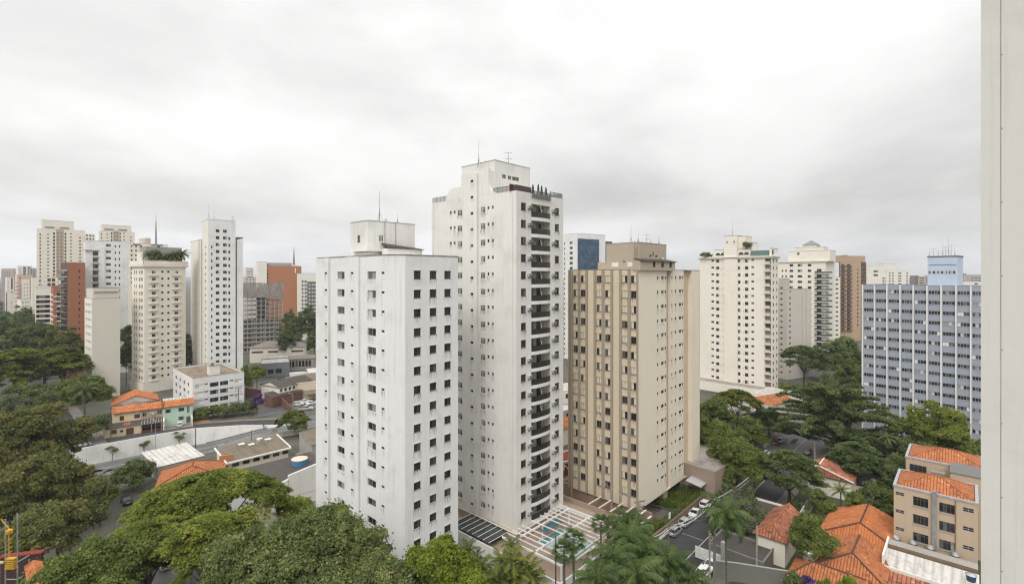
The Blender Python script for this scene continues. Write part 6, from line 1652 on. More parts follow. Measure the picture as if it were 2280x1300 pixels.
# stone wall + hedge + sign by the beige tower
g = W3; sx = g.R(1448, -4.0)
sw = Bld('stone_wall', 'low brown stone wall with a hedge strip along the parked cars', 'stone wall', 0, 1, 42.5, o=(g.o.x, g.o.y)); m = MB(); m.box(-3.6, g.W if hasattr(g, 'W') else 34, -4.6, -4.2, 0, 1.9); m.box(-3.6, -3.2, -4.2, -.6, 0, 1.9); sw.part('wall', m, M.stone)
m = MB(); m.box(-3.2, 33, -4.19, -.3, 0, 1.2); sw.part('planting_bed', m, M.soil)
sg = empty('sign_board', Pw(g, 4.6, -4.3, 1.9), g.rz, 'small white notice board on posts above the stone wall', 'sign')
m = MB(); m.box(-.4, .4, -.04, .04, .5, 1.7); m.build('board', M.blindw, sg)
for x in (-.3, .3):
    m = MB(); m.tube((x, .02, 0), (x, .02, .5), .03, .03, 5); m.build('post', M.dmetal, sg)
# ---- right: sand coloured school blocks
zt_ = 13.9
o1 = PT(1990, 86.0); far_ = o1.copy()
ext = 10.6
o1 = o1 - VD * ext
def school(label, o, D, W, zt, wins, z0=0):
    b = Bld('school_building', label, 'school building', 0, 1, 42.5, z0, o=o); b.W, b.D = W, D
    for w_ in wins: b.win(*w_[:-1], **w_[-1])
    m = MB(); b.wallface(m, 'R', 0, W, 0, zt); b.wallface(m, 'L', 0, D, 0, zt); m.face([(W, 0, 0), (W, D, 0), (W, D, zt), (W, 0, zt)]); m.face([(W, D, 0), (0, D, 0), (0, D, zt), (W, D, zt)]); b.part('wall', m, M.school)
    c = MB()
    for a in ((-.12, W + .12, -.12, .3), (-.12, W + .12, D - .3, D + .12), (-.12, .3, .3, D - .3), (W - .3, W + .12, .3, D - .3)): c.box(*a, zt - .25, zt + .06)
    b.part('gutter', c, plain('grey gutter', (.36, .36, .38), .5))
    r = MB(); sg_ = roof_faces(r, .35, W - .35, .35, D - .35, zt - .12, 1.75, 'hip', 'y' if D > W else 'x', 0); ro = b.part('roof', r, [M.tiler if False else M.tile, M.wood]); ridge_caps(sg_, ro, M.tileo, .11)
    return b
pxw = [(1993.5, 2013.5), (2033, 2067), (2091, 2126), (2143.5, 2168.5)]
b = school('sand coloured school block with terracotta hip roof, four window columns and a grey duct', o1, ext, 9.4, zt_, [])
for i in range(4):
    for (p0, p1), h, st, dz in ((pxw[0], .62, 'louvre', -1.1), (pxw[1], 1.55, 'bars4', -1.2), (pxw[2], 1.55, 'bars4', -1.2), (pxw[3], .72, 'louvre', -1.1)):
        b.win('L', [(p0, p1)], zt_ + dz - 3.02 * i, h, 3, 1, 'four' if h > 1 else 'louvre', name='window' if h > 1 else 'small_window', depth=.16)
for ch in list(b.root.children):
    if ch.name.startswith('wall'): bpy.data.objects.remove(ch, do_unlink=True)
m = MB(); b.wallface(m, 'R', 0, b.W, 0, zt_); b.wallface(m, 'L', 0, b.D, 0, zt_); m.face([(b.W, 0, 0), (b.W, b.D, 0), (b.W, b.D, zt_), (b.W, 0, zt_)]); m.face([(b.W, b.D, 0), (0, b.D, 0), (0, b.D, zt_), (b.W, b.D, zt_)]); b.part('wall', m, M.school)
m = MB(); y0, y1 = sorted((b.L(2075.5), b.L(2086))); m.box(-.5, -.01, y0, y1, 2, zt_ + .5); b.part('duct', m, plain('grey duct', (.30, .30, .30), .5, .3))
m = MB(); y0 = b.L(2127.5); m.tube((-.1, y0, 0), (-.1, y0, zt_ - .3), .07, .07, 6); b.part('drain_pipe', m, plain('rusty pipe', (.28, .15, .09)))
for w_ in [x for x in b.wins if x[0] == 'window']:
    m = MB(); m.box(-.12, -.01, w_[3] - .1, w_[4] + .1, w_[5] - .14, w_[5] - .02); b.part('sill', m, M.grey)
b.finish(); SCH = b
o2 = PT(2016.7, 99.4) - VD * 12.2
b = school('sand coloured school block with a flat topped stair block, farther from the camera', o2, 12.2, 9.9, zt_, [W_('L', [(9.0, 11.6)], zt_ - 1.3, 1.6, 'four'), W_('L', [(7.0, 8.2)], zt_ - 1.6, .6, 'louvre'), W_('L', [(9.0, 11.6)], zt_ - 4.3, 1.6, 'four')])
m = MB(); m.box(-6.5, -.02, .4, 5.4, 0, zt_ + .4, 0); b.part('stair_block', m, M.school); m = MB(); m.box(-6.6, -.01, .3, 5.5, zt_ + .41, zt_ + .6); b.part('stair_roof', m, M.dgrey)
m = MB(); m.box(-3.5, -.02, 5.5, 8.6, 0, zt_ - 2.4, 0); b.part('link', m, M.grey)
m = MB(); m.box(-2.4, -1.0, 6.2, 8.2, zt_ - 2.39, zt_ - 1.3); b.part('roof_unit', m, M.metal)
b.finish()
# ---- terracotta houses
A0 = Vector((61.1, 87.5, 0)); 
def hiphouse(label, apex, back, hw0, hw1, ins, ze, zr, wm, rm, caps, name='house'):
    """ridge from apex away along the grid; eave hw0 metres to the left, hw1 to the right; hip end ins metres in front"""
    o = apex - UD * ins - VD * hw1
    b = Bld(name, label, 'house', 0, 1, 42.5, 0, o=o); W, D = ins + back, hw0 + hw1
    m = MB(); e = .45; m.box(e, W - .1, e, D - e, 0, ze); b.part('wall', m, wm)
    r = MB(); a = (ins, hw1, zr); c = (W, hw1, zr); L_ = lambda x, y: math.hypot(x, y)
    s0, s1, s2 = L_(hw0, zr - ze), L_(hw1, zr - ze), L_(ins, zr - ze)
    r.face([(0, D, ze), (0, 0, ze), a], 0, [(D, 0), (0, 0), (hw1, s2)])
    r.face([(0, 0, ze), (W, 0, ze), c, a], 0, [(0, 0), (W, 0), (W, s1), (ins, s1)])
    r.face([(W, D, ze), (0, D, ze), a, c], 0, [(W, 0), (0, 0), (ins, s0), (W, s0)])
    r.face([(W, 0, ze), (W, D, ze), c], 1); r.face([(0, 0, ze - .05), (0, D, ze - .05), (W, D, ze - .05), (W, 0, ze - .05)], 1)
    for p, q in (((0, 0), (W, 0)), ((0, D), (0, 0)), ((W, D), (0, D))): r.face([(*p, ze - .15), (*q, ze - .15), (*q, ze), (*p, ze)], 1)
    ro = b.part('roof', r, [rm, M.wood]); ridge_caps([(a, c), ((0, 0, ze), a), ((0, D, ze), a)], ro, caps, .14)
    return b
darkcap = plain('dark ridge tile', (.10, .05, .035), .9)
b = hiphouse('terracotta hip roofed house against the school block, largest of the orange roofs', A0, 9.8, 6.0, 7.0, 2.6, 3.9, 6.6, M.school, M.tileo, darkcap)
b = hiphouse('terracotta hip roofed house in front of the largest orange roof', A0 - UD * 10.8 - VD * .4, 7.4, 4.6, 4.6, 3.2, 3.7, 5.9, M.school, M.tile, darkcap)
oC = Vector((47.3, 78.3, 0))
b = Bld('house', 'low terracotta tiled house with the steel water tank behind the long grey wall', 'house', 0, 1, 42.5, 0, o=oC - UD * 3.4 - VD * 7.5); m = MB(); m.box(.4, 6.4, .4, 10.2, 0, 3.2); b.part('wall', m, M.school)
r = MB(); sg_ = roof_faces(r, 0, 6.8, 0, 10.6, 3.2, 1.8, 'hip', 'y', 0, 3.0, 3.0); ro = b.part('roof', r, [M.tile, M.wood]); ridge_caps(sg_, ro, darkcap, .14)
# steel tank
tk = empty('water_tank', oC + UD * 1.5 + VD * .9 + Vector((0, 0, 4.2)), 0, 'ribbed steel water tank with a conical lid standing on the low terracotta roof', 'water tank')
m = MB(); m.lathe([(.0, -.4), (.78, -.4)] + [(.80 + .03 * (i % 2), -.4 + i * .16) for i in range(12)] + [(.78, 1.5)], n=20); m.build('body', M.metal, tk)
m = MB(); m.lathe([(.86, 1.5), (.86, 1.58), (.4, 1.72), (0, 1.75)], n=20); m.build('lid', M.creamw, tk)
# small house near the street with a cream front
b = hiphouse('small house with a dark red tiled roof and cream front by the street', Vector((45.7, 87.3, 0)), 11.0, 2.9, 2.6, 1.5, 4.5, 6.4, M.cream, M.tiler, M.tileo)
# farther red roof behind the street tree
a = at(1805, 1040, 5); 
b = hiphouse('old red tiled house with a white ridge behind the street tree', at(1822, 1036, 6.4), 6.5, 4.6, 6.8, .4, 4.4, 6.4, M.creamw, M.tiler, M.creamw)
low('flat blackened yard roof between the small cream house and the old red tiled house', 1716, 1166, 3.0, 42.5, 10, 6.5, M.creamw, M.dbrsheet, 'flat', name='shed')
# carport roof and long walls
b = low('flat dark roofed carport in front of the small cream house', 1700, 1252, 2.7, 42.5, 6.5, 9, M.gwall, M.darksheet, 'flat', name='carport')
def longwall(label, pts, h, mat, th=.2, name='garden_wall', cop=None):
    o_ = Vector((pts[0].x, pts[0].y, 0)); e = empty(name, o_, 0, label, 'wall'); m = MB(); c_ = MB()
    for a, c in zip(pts[:-1], pts[1:]):
        a, c = Vector((a.x, a.y, 0)) - o_, Vector((c.x, c.y, 0)) - o_; n = Vector(((c - a).y, -(c - a).x, 0)).normalized() * th / 2
        m.prism([(p.x, p.y) for p in (a + n, c + n, c - n, a - n)], 0, h); n = n * 1.25
        c_.prism([(p.x, p.y) for p in (a + n, c + n, c - n, a - n)], h + .003, h + .1)
    m.build('wall', mat, e); c_.build('coping', cop or M.grey, e); return e
longwall('long grey green wall running from the gate to the low terracotta house', [at(1588, 1247, 3), at(1640, 1253, 3), at(1760, 1272, 3), at(1880, 1297, 3)], 3.0, M.gwall, .25)
longwall('pale garden wall beside the dead end yard of the red tiled house', [at(1758, 1180, 3.2), at(1812, 1090, 3.2)], 3.2, M.creamw)
longwall('tan wall along the cross street behind the cycad', [at(1812, 1062, 2.4), at(1900, 1080, 2.4), at(1990, 1100, 2.4)], 2.4, M.tan)
longwall('dark wall across the cross street with graffiti patches', [at(1840, 1050, 3), at(1990, 1052, 3)], 3.0, M.dgrey)
longwall('brown wall under the trees at the far side of the intersection', [at(1640, 965, 3.4), at(1700, 985, 3.4)], 3.4, M.dgrey)
gp_ = empty('gate', at(1602, 1236, 2), R_(47), 'white sliding gate beside a concrete gate post', 'gate'); m = MB(); m.box(-.06, .0, -.3, 4.2, .2, 2.2); m.build('panel', M.blindw, gp_); m = MB(); m.box(-.4, .3, -1.0, -.35, 0, 4.6); m.build('gate_post', M.grey, gp_)
low('grey block building with two small windows behind the street trees', 1640, 925, 7.5, 60, 20, 9, M.grey, M.roofg, 'flat', name='building', wins=[W_('R', [(3, 4.6), (8, 9.6)], 5, 1.3, 'plain')])
low('taupe building under the trees at the foot of the beige tower', 1592, 1050, 7.0, 47, 14, 12, wall('taupe annex render', (.33, .26, .21), .3), M.roofg, 'flat', name='building')
low('orange tiled house seen through the branches near the cream tower', 1700, 905, 6.5, 62, 16, 9, M.creamw, M.tile, 'gable', rise=2, name='house')
low('white roofed building under the flame tree', 1630, 912, 6.0, 62, 15, 8, M.creamw, M.roofw, 'flat', name='building')
b = low('long low building with a pale pinkish roof below the cream tower', 1660, 895, 6.0, 100, 30, 9, wall('roof pink render', (.42, .35, .32), .5), groundmat('pinkish roof', (.45, .38, .35), (.28, .22, .2), .3, .7), 'mono', rise=1.0, name='building')
low('white flat roofs with skylights beside the umbrella trees', 1772, 890, 5.5, 46, 14, 14, M.creamw, M.roofw, 'flat', name='building')
low('dark grey sheet roof in front of the white skylight roofs', 1790, 900, 4.0, 46, 10, 8, M.creamw, M.greysheet, 'mono', rise=.5, name='building')
# behind the gap between tall tower and beige tower
low('white flat roofed building glimpsed between the two towers', 1250, 870, 6, 60, 14, 10, M.creamw, M.roofw, 'flat', name='building', wins=[W_('R', [(2, 5), (6, 9)], 4.6, 1.8, 'plain')])
low('orange tiled roof glimpsed between the two towers', 1246, 955, 5, 60, 14, 7, M.creamw, M.tile, 'gable', rise=2, name='house')
low('grey building with dark bands glimpsed between the two towers', 1250, 915, 5, 60, 14, 7, M.grey, M.roofw, 'flat', name='building', wins=[W_('R', [(2, 5), (6, 9)], 4.0, 1.8, 'plain')])
b = low('red striped awning with white letter shapes glimpsed between the two towers', 1246, 1030, 4.6, 60, 9, 6, M.creamw, M.redp, 'flat', name='building')
m = MB(); m.box(0, 9, -.12, -.06, .8, 4.4); o = b.part('sign_panel', m, M.redp)
m = MB()
for x in (1.0, 2.4): m.box(x, x + .35, -.16, -.125, 2.6, 4.0)
m.face([(1.0, -.165, 4.0), (1.4, -.165, 4.0), (2.75, -.165, 2.6), (2.35, -.165, 2.6)][::-1]); m.box(0, 9, -.16, -.125, 4.2, 4.35); m.box(0, 9, -.16, -.125, 1.0, 1.1); b.part('lettering', m, M.blindw, parent=o)
# ---- annex roofs in front of the school
so = SCH.o
b = Bld('annex', 'low annex with a worn white sheet roof below the school block', 'annex', 0, 1, 42.5, 0, o=(so - UD * 9.6)); D = ext + .4
m = MB(); m.box(0, 7.4, 0, D, 0, 3.6); b.part('wall', m, M.yellow)
m = MB(); m.face([(-.1, -.1, 3.7), (5.0, -.1, 4.7), (5.0, D, 4.7), (-.1, D, 3.7)], 0, [(0, 0), (0, 5.1), (D, 5.1), (D, 0)]); m.face([(-.1, -.1, 3.62), (-.1, D, 3.62), (5, D, 4.6), (5, -.1, 4.6)]); b.part('roof', m, M.whitesheet)
m = MB(); m.box(5.3, 7.4, 0, D, 3.61, 5.3, 0, 1); b.part('grey_band', m, [M.stone, M.conc])
m = MB(); m.box(-.3, -.12, -.2, D + .1, 3.2, 4.1); m.box(-.12, 7.5, D + .0, D + .25, 3.2, 5.6); b.part('parapet', m, M.creamw)
for i, f in enumerate((.92, .72, .52, .24)):
    v = empty('roof_ventilator', Pw(b, 8.4, D * f, 0), 0, ('silver turbine ventilator at the left end of the row under the school windows', 'silver turbine ventilator second in the row under the school windows', 'silver turbine ventilator next to the grey duct', 'silver turbine ventilator at the right end of the row, beyond the duct')[i], 'ventilator', 'turbine ventilators under the school windows')
    m = MB(); m.lathe([(.3, 0), (.3, 4.9)], n=10); m.build('stack', M.dmetal, v)
    m = MB(); m.lathe([(.3, 4.9), (.55, 5.05), (.62, 5.3), (.5, 5.6), (.2, 5.75), (0, 5.78)], n=14); m.build('turbine', M.metal, v)
b = Bld('annex', 'lower annex with dark red tiled roof and white edge at the bottom right', 'annex', 0, 1, 42.5, 0, o=(so - UD * 16.0 - VD * 1)); m = MB(); m.box(0, 5.8, 0, D, 0, 2.6); b.part('wall', m, M.creamw)
m = MB(); m.face([(-.2, -.1, 2.7), (5.8, -.1, 3.7), (5.8, D + .8, 3.7), (-.2, D + .8, 2.7)], 0, [(0, 0), (0, 6), (D, 6), (D, 0)]); m.face([(-.2, -.1, 2.62), (-.2, D + .8, 2.62), (5.8, D + .8, 3.6), (5.8, -.1, 3.6)]); b.part('roof', m, M.tiler)
m = MB(); m.box(-.3, 5.9, D + .82, D + 1.05, 0, 3.6); b.part('parapet', m, M.creamw)
bt = empty('water_box', Pw(b, 8.5, 1.8, 0), b.rz, 'blue plastic water box on a stand beside the worn white roof', 'water tank'); m = MB(); m.lathe([(.5, 4.72), (.62, 5.6), (.7, 5.65)], n=12); m.lathe([(.72, 5.65), (.3, 5.85), (0, 5.9)], n=12, m=1); m.build('tank', [plain('deep blue plastic', (.02, .06, .16)), M.metal], bt); m = MB(); m.box(-.6, .6, -.6, .6, 3, 4.72); m.build('stand', M.yellow, bt)
# ---- bottom left corner: scaffold with yellow gear and orange tiled ridge
sc_ = empty('scaffold', PT(14, 58, 0), 0, 'steel scaffold frame with bright yellow lifting gear at the bottom left corner', 'scaffold')
zz = zat(1155, 58)
m = MB()
for x, y in ((-1.6, 0), (-.1, 0), (1.3, 0), (-.1, 1.4), (1.3, 1.4)): m.tube((x, y, 0), (x, y, zz - (1.5 if x > 1 else 0) - (4 if x > 1 else 0)), .07, .07, 5)
for h in (zz - 9, zz - 7, zz - 5): m.tube((-.1, 0, h), (1.3, 0, h), .05, .05, 5); m.tube((1.3, 0, h), (1.3, 1.4, h), .05, .05, 5)
m.build('frame', M.metal, sc_)
m = MB(); yel = plain('yellow machine paint', (.50, .30, .025), .5)
m.tube((-.6, 0, zz), (.7, 0, zz - 1.6), .07, .07, 5); m.lathe([(0, 0), (.25, 0), (.32, .2), (.32, .45), (0, .6)], (.35, 0, zz - 1.7), 10)
m.tube((.3, 0, zz - 1.7), (.35, 0, zz - 4.4), .05, .05, 5)
for i in range(6): m.box(0.05, 1.1, -.25, .25, zz - 4.6 - i * .22, zz - 4.5 - i * .22)
for i in range(4): m.tube((0, 0, zz - 2.6 - i * .5), (.7, 0, zz - 2.2 - i * .5), .035, .035, 4)
m.build('hoist', yel, sc_)
m = MB(); m.box(-1.2, .1, -.5, -.3, zz - 4.9, zz - 4.7); m.build('plank', plain('pale plank', (.55, .45, .28)), sc_)
rr = empty('garden_wall', PT(80, 57.5, 0), math.atan2(VD.y, VD.x), 'orange tile capped garden wall beside the scaffold', 'wall'); zz = zat(1245, 60)
m = MB(); m.box(-3.4, 3.4, -.55, .55, 0, zz - .35); m.build('wall', M.brownw, rr)
m = MB()
for sy in (-1, 1): m.face([(-3.6, 0, zz), (-3.6, sy * .8, zz - .45), (3.6, sy * .8, zz - .45), (3.6, 0, zz)][::-sy], 0, [(0, 1), (0, 0), (7, 0), (7, 1)][::-sy])
m.build('tile_cap', M.tileo, rr)
rr = empty('garden_wall', PT(50, 66, 0), R_(15), 'dark red capped garden wall under the russet bush', 'wall'); zz = zat(1231, 66)
m = MB(); m.box(-2.2, 2.2, -.3, .3, 0, zz - .2); m.box(-2.3, 2.3, -.45, .45, zz - .19, zz, 1); m.build('wall', [wall('dark brown wall', (.06, .036, .03), .3), M.redp], rr)  # wall body in a very dark brown, red cap on top
# ================================================================== trees
def leaf_mesh(name, P, N, S, T, mat):
    """one small four cornered leaf spray per point, facing roughly along N"""
    n = len(P)
    rs = np.random.RandomState(n % 9973)
    N = N / (np.linalg.norm(N, axis=1, keepdims=True) + 1e-9)
    r = rs.normal(size=(n, 3)); U = np.cross(N, r); U /= (np.linalg.norm(U, axis=1, keepdims=True) + 1e-9); V = np.cross(N, U)
    S = S[:, None]; asp = rs.uniform(.45, .8, (n, 1))
    v = np.empty((n, 4, 3))
    v[:, 0] = P - U * S; v[:, 1] = P + V * S * asp + N * S * .12; v[:, 2] = P + U * S; v[:, 3] = P - V * S * asp + N * S * .12
    me = bpy.data.meshes.new(name)
    me.vertices.add(n * 4); me.vertices.foreach_set('co', v.astype(np.float32).ravel())
    me.loops.add(n * 4); me.loops.foreach_set('vertex_index', np.arange(n * 4, dtype=np.int32))
    me.polygons.add(n); me.polygons.foreach_set('loop_start', np.arange(0, n * 4, 4, dtype=np.int32)); me.polygons.foreach_set('loop_total', np.full(n, 4, dtype=np.int32))
    at_ = me.attributes.new('tint', 'FLOAT', 'POINT'); at_.data.foreach_set('value', np.repeat(np.clip(T, 0, 1), 4).astype(np.float32))
    me.materials.append(mat); me.update(calc_edges=True)
    return me


def rnd_dir(rs, n):
    d = rs.normal(size=(n, 3)); return d / np.linalg.norm(d, axis=1, keepdims=True)


def crown_dense(rs, rx, ry, rz, n_cl, rc, n_leaf, ls, low=-.35, squash=.75, rough=.18):
    """leaf clumps over an uneven dome: (points, normals, size, tint, clump centres)"""
    C = []
    ph = rs.uniform(0, 6.28, 6)
    lob = rnd_dir(rs, int(13 + rx * 1.4)); lob[:, 2] = np.abs(lob[:, 2]) * 1.0 - (.45 if low < -.2 else .12)
    lob /= np.linalg.norm(lob, axis=1, keepdims=True)
    while len(C) < n_cl:
        d = rnd_dir(rs, 1)[0]
        if d[2] < low: continue
        az = math.atan2(d[1], d[0])
        k_ = 1 + rough * (math.sin(2 * az + ph[0]) * .6 + math.sin(3 * az + ph[1]) * .6 + math.sin(5 * az + ph[2]) * .5) + rs.uniform(-.12, .08)
        bump = float(np.exp(-(1 - lob @ d) / .055).max())
        if bump < rs.uniform(0, .5): continue                      # boughs bulge, the valleys between them stay thin and dark
        depth = (.62 + .42 * bump) * (1 - abs(rs.normal(0, .13))) * rs.uniform(.94, 1.1)
        C.append((d[0] * rx * k_ * depth, d[1] * ry * k_ * depth, d[2] * rz * (k_ * .5 + .5) * depth))
    C = np.array(C); R = rc * rs.uniform(.45, 1.4, n_cl)
    cl = rs.randint(0, n_cl, n_leaf); D = rnd_dir(rs, n_leaf)
    D[:, 2] = np.where(D[:, 2] < -.3, -D[:, 2], D[:, 2])
    rad = R[cl] * np.cbrt(rs.uniform(.25, 1.05, n_leaf))
    P = C[cl] + D * rad[:, None] * np.array([1, 1, squash])
    fz = rs.uniform(0, 1, n_leaf) < .22                              # stray twigs that break the outline of the clumps
    P[fz] += rnd_dir(rs, n_leaf)[fz] * (R[cl][fz] * rs.uniform(.2, .9, fz.sum()))[:, None]
    N = D * .8 + rnd_dir(rs, n_leaf) * .75 + np.array([0, 0, .55])
    T = (rs.uniform(.2, .75, n_cl))[cl] + rs.normal(0, .16, n_leaf) + .16 * np.sin(P[:, 0] * .8 + ph[3]) * np.sin(P[:, 1] * .7 + ph[4])
    T[rs.uniform(0, 1, n_leaf) < .05] = 1.0
    S = ls * rs.uniform(.5, 1.55, n_leaf)
    return P, N, S, T, C


def crown_layer(rs, rx, ry, rz, n_pad, rp, n_leaf, ls, sink=.5, tilt=.25):
    """flat sprays in tiers, as on a spreading rain tree"""
    C = []; RR = []
    for i in range(n_pad):
        a = rs.uniform(0, 2 * PI); q = math.sqrt(rs.uniform(0.0, 1.0)); q = q * (1 + .18 * math.sin(3 * a + rx) + .1 * math.sin(7 * a))
        z = rz * math.sqrt(max(0, 1 - min(q, 1) ** 2)) * (1 - sink * rs.uniform(0, 1) ** 1.5) - (rs.uniform(0, .35) * rz if q > .7 else 0)
        C.append((q * rx * math.cos(a), q * ry * math.sin(a), z)); RR.append(rp * rs.uniform(.55, 1.3))
    C = np.array(C); RR = np.array(RR); w_ = RR ** 2 / (RR ** 2).sum()
    cl = rs.choice(n_pad, n_leaf, p=w_); a = rs.uniform(0, 2 * PI, n_leaf); q = np.sqrt(rs.uniform(0, 1, n_leaf))
    st = rs.uniform(.5, 1, n_pad)[cl]; ra = rs.uniform(0, PI, n_pad)[cl]
    lx_ = q * np.cos(a); ly_ = q * np.sin(a) * st
    px_ = lx_ * np.cos(ra) - ly_ * np.sin(ra); py_ = lx_ * np.sin(ra) + ly_ * np.cos(ra)
    edge = 1 + .25 * np.sin(a * 5 + cl)
    X = px_ * RR[cl] * edge; Y = py_ * RR[cl] * edge
    out = C[cl][:, :2] / (np.linalg.norm(C[cl][:, :2], axis=1, keepdims=True) + 1e-6)
    droop = -(X * out[:, 0] + Y * out[:, 1]) * tilt - (q ** 2) * RR[cl] * .16
    P = C[cl] + np.stack([X, Y, droop + rs.normal(0, .10, n_leaf) * RR[cl] * .5], 1)
    N = rnd_dir(rs, n_leaf) * .55 + np.array([0, 0, 1.0])
    T = rs.uniform(.15, .8, n_pad)[cl] + rs.normal(0, .15, n_leaf) + .15 * np.sin(P[:, 0] * .5 + rx) * np.sin(P[:, 1] * .45)
    return P, N, ls * rs.uniform(.65, 1.35, n_leaf), T, C


def trunk_mesh(rs, h0, C, r0, mat, n_limb=9, lean=(0, 0), splits=True):
    """tapered trunk and limbs that reach up to some of the leaf clumps"""
    m = MB(); top = Vector((lean[0], lean[1], h0))
    pts = [Vector((0, 0, -.3)), Vector((lean[0] * .3 + r0 * .3, lean[1] * .3, h0 * .4)), Vector((lean[0] * .7, lean[1] * .7 - r0 * .2, h0 * .75)), top]
    m.path(pts, [r0 * 1.25, r0 * .95, r0 * .85, r0 * .72], 9)
    idx = rs.choice(len(C), min(n_limb, len(C)), replace=False)
    for i in idx:
        c = Vector(C[i]) ; c.z += h0 if False else 0
        mid = top + (c - top) * .5 + Vector((rs.uniform(-.4, .4), rs.uniform(-.4, .4), -.12 * (c - top).length + .3))
        m.path([top - Vector((0, 0, .4)), top + (mid - top) * .5 + Vector((0, 0, .15)), mid, c], [r0 * .5, r0 * .34, r0 * .22, r0 * .07], 6)
    return m.mesh('trunk', mat)


def tree(name, label, px, Y, top, width, kind, mat, n_leaf, ls, zb=None, hcr=None, cat='tree', group=None, seed=None, wy=1.0, px_off=0, bark=None, n_cl=None, rc=None, trunk_r=None, xy=None, ztop=None, low=-.35, n_limb=9):
    """px: trunk column, top: crown top row, width in metres"""
    seed = seed if seed is not None else int(px * 7 + Y * 13 + top) % 99991
    rs = np.random.RandomState(seed)
    x, y = (X_(px, Y), Y) if xy is None else xy
    zb = gz(x, y) if zb is None else zb
    n_leaf = int(n_leaf * 1.9); ls = ls * .74
    zt = (zat(top, y) if ztop is None else ztop) - zb; rx = width / 2; ry = rx * wy
    if hcr is None: hcr = {'layer': .30, 'dense': .62}[kind] * width
    hcr = min(hcr, zt * .8)
    if kind == 'dense':
        rz = hcr / 1.45; zc = zt - rz * .98; rc = rc or max(.7, width * .085); n_cl = n_cl or int(60 + width * 6)
        P, N, S, T, C = crown_dense(rs, rx - rc * .6, ry - rc * .6, rz - rc * .3, n_cl, rc, n_leaf, ls, low)
        h0 = max(1.2, zc - rz * .35)
    else:
        rz = hcr; zc = zt - rz; rc = rc or max(1.0, width * .10); n_cl = n_cl or int(40 + width * 4)
        P, N, S, T, C = crown_layer(rs, rx - rc * .5, ry - rc * .5, rz, n_cl, rc, n_leaf, ls)
        h0 = max(1.5, zc * .62)
    P = P + np.array([0, 0, zc]); C = C + np.array([0, 0, zc])
    root = empty(name, (x, y, zb), 0, label, cat, group)
    link('trunk', trunk_mesh(rs, h0, C, trunk_r or max(.12, width * .022), bark or M.bark, n_limb), root)
    link('crown', leaf_mesh('crown', P, N, S, T, mat), root)
    return root


def copy_tree(src, name, label, px, Y, top=None, scale=1.0, sz=None, rz=0.0, group=None, zb=0.0):
    r = src.copy(); COL.objects.link(r); r.location = (X_(px, Y), Y, zb); r.rotation_euler = (0, 0, rz); r.scale = (scale, scale, sz or scale)
    r['label'] = label
    if group: r['group'] = group
    for ch in src.children:
        c = ch.copy(); COL.objects.link(c); c.parent = r
    return r


# ---- near: bottom of the frame
tree('spreading_tree', 'widest flat topped bright green tree above the orange tiled houses and the warehouse', 470, 84, 1060, 27.5, 'layer', M.f_bright, 62000, .30, hcr=5.5, n_cl=210, rc=2.3, wy=.8, trunk_r=.55, n_limb=16)
tree('spreading_tree', 'flat topped yellow green tree leaning over the near street, in front of the widest tree', 330, 70, 1165, 15, 'layer', M.f_bright, 30000, .24, hcr=4.5, n_cl=110, rc=1.6, trunk_r=.4, n_limb=14)
tree('spreading_tree', 'bright layered tree between the dull olive tree and the near street', 470, 66, 1150, 12.5, 'layer', M.f_bright, 24000, .24, hcr=4.5, n_cl=90, rc=1.6, trunk_r=.35)
tree('leafy_tree', 'large dull olive tree with fine leaves at the foot of the white tower', 690, 58, 1152, 19.5, 'dense', M.f_dull, 90000, .20, hcr=11, n_cl=420, rc=1.1, low=-.1, trunk_r=.5)
tree('leafy_tree', 'olive green tree with russet flecks left of the large dull olive tree', 545, 54, 1198, 11, 'dense', M.f_dull, 42000, .19, hcr=8, n_cl=220, rc=.9, low=-.1)
tree('leafy_tree', 'dark green tree top rising behind the large dull olive tree against the white wall', 715, 67, 1122, 8.5, 'dense', M.f_mid, 22000, .22, hcr=6, n_cl=120, rc=.85)
tree('leafy_tree', 'low olive tree at the bottom edge beside the bright lime tree', 850, 52, 1250, 8.5, 'dense', M.f_dull, 26000, .18, hcr=6, n_cl=140, rc=.8, low=-.1)
tree('leafy_tree', 'compact lime green tree in front of the white tower corner', 978, 55, 1208, 9.6, 'dense', M.f_lime, 34000, .20, hcr=7.5, n_cl=170, rc=.85, low=-.1)
# ---- left foreground
tree('leafy_tree', 'big olive tree with russet tips at the left edge above the sunken road', 62, 112, 905, 19, 'dense', M.f_brown, 52000, .30, hcr=14, n_cl=230, rc=1.5, trunk_r=.5)
tree('leafy_tree', 'olive and green tree reaching over the retaining wall end', 140, 100, 1000, 11.5, 'dense', M.f_brown, 30000, .28, hcr=11, n_cl=150, rc=1.25)
tree('leafy_tree', 'russet tipped tree low at the left edge beneath the big olive tree', 24, 90, 1010, 13, 'dense', M.f_brown, 34000, .26, hcr=13, n_cl=130, rc=1.1)
tree('leafy_tree', 'dark olive tree over the near street in the left lower corner', 128, 84, 1085, 12, 'dense', M.f_brown, 28000, .25, hcr=9, n_cl=150, rc=1.1)
tree('leafy_tree', 'rounded russet bush tree just right of the scaffold', 72, 74, 1143, 8.2, 'dense', M.f_brown, 20000, .21, hcr=6, n_cl=110, rc=.85)
tree('leafy_tree', 'olive tree bough with orange tips beside the dark parked cars', 222, 99, 1058, 6.6, 'dense', M.f_brown, 16000, .25, hcr=6.5, n_cl=90, rc=.95)
tree('leafy_tree', 'fresh green tree at the bottom edge left of the flat topped trees', 190, 60, 1222, 12, 'dense', M.f_mid, 34000, .21, hcr=7, n_cl=180, rc=1.0, low=-.1)
tree('leafy_tree', 'green shrub tree at the bottom edge above the tile capped wall', 118, 57, 1262, 6.5, 'dense', M.f_mid, 15000, .19, hcr=5, n_cl=90, rc=.75, low=-.1)
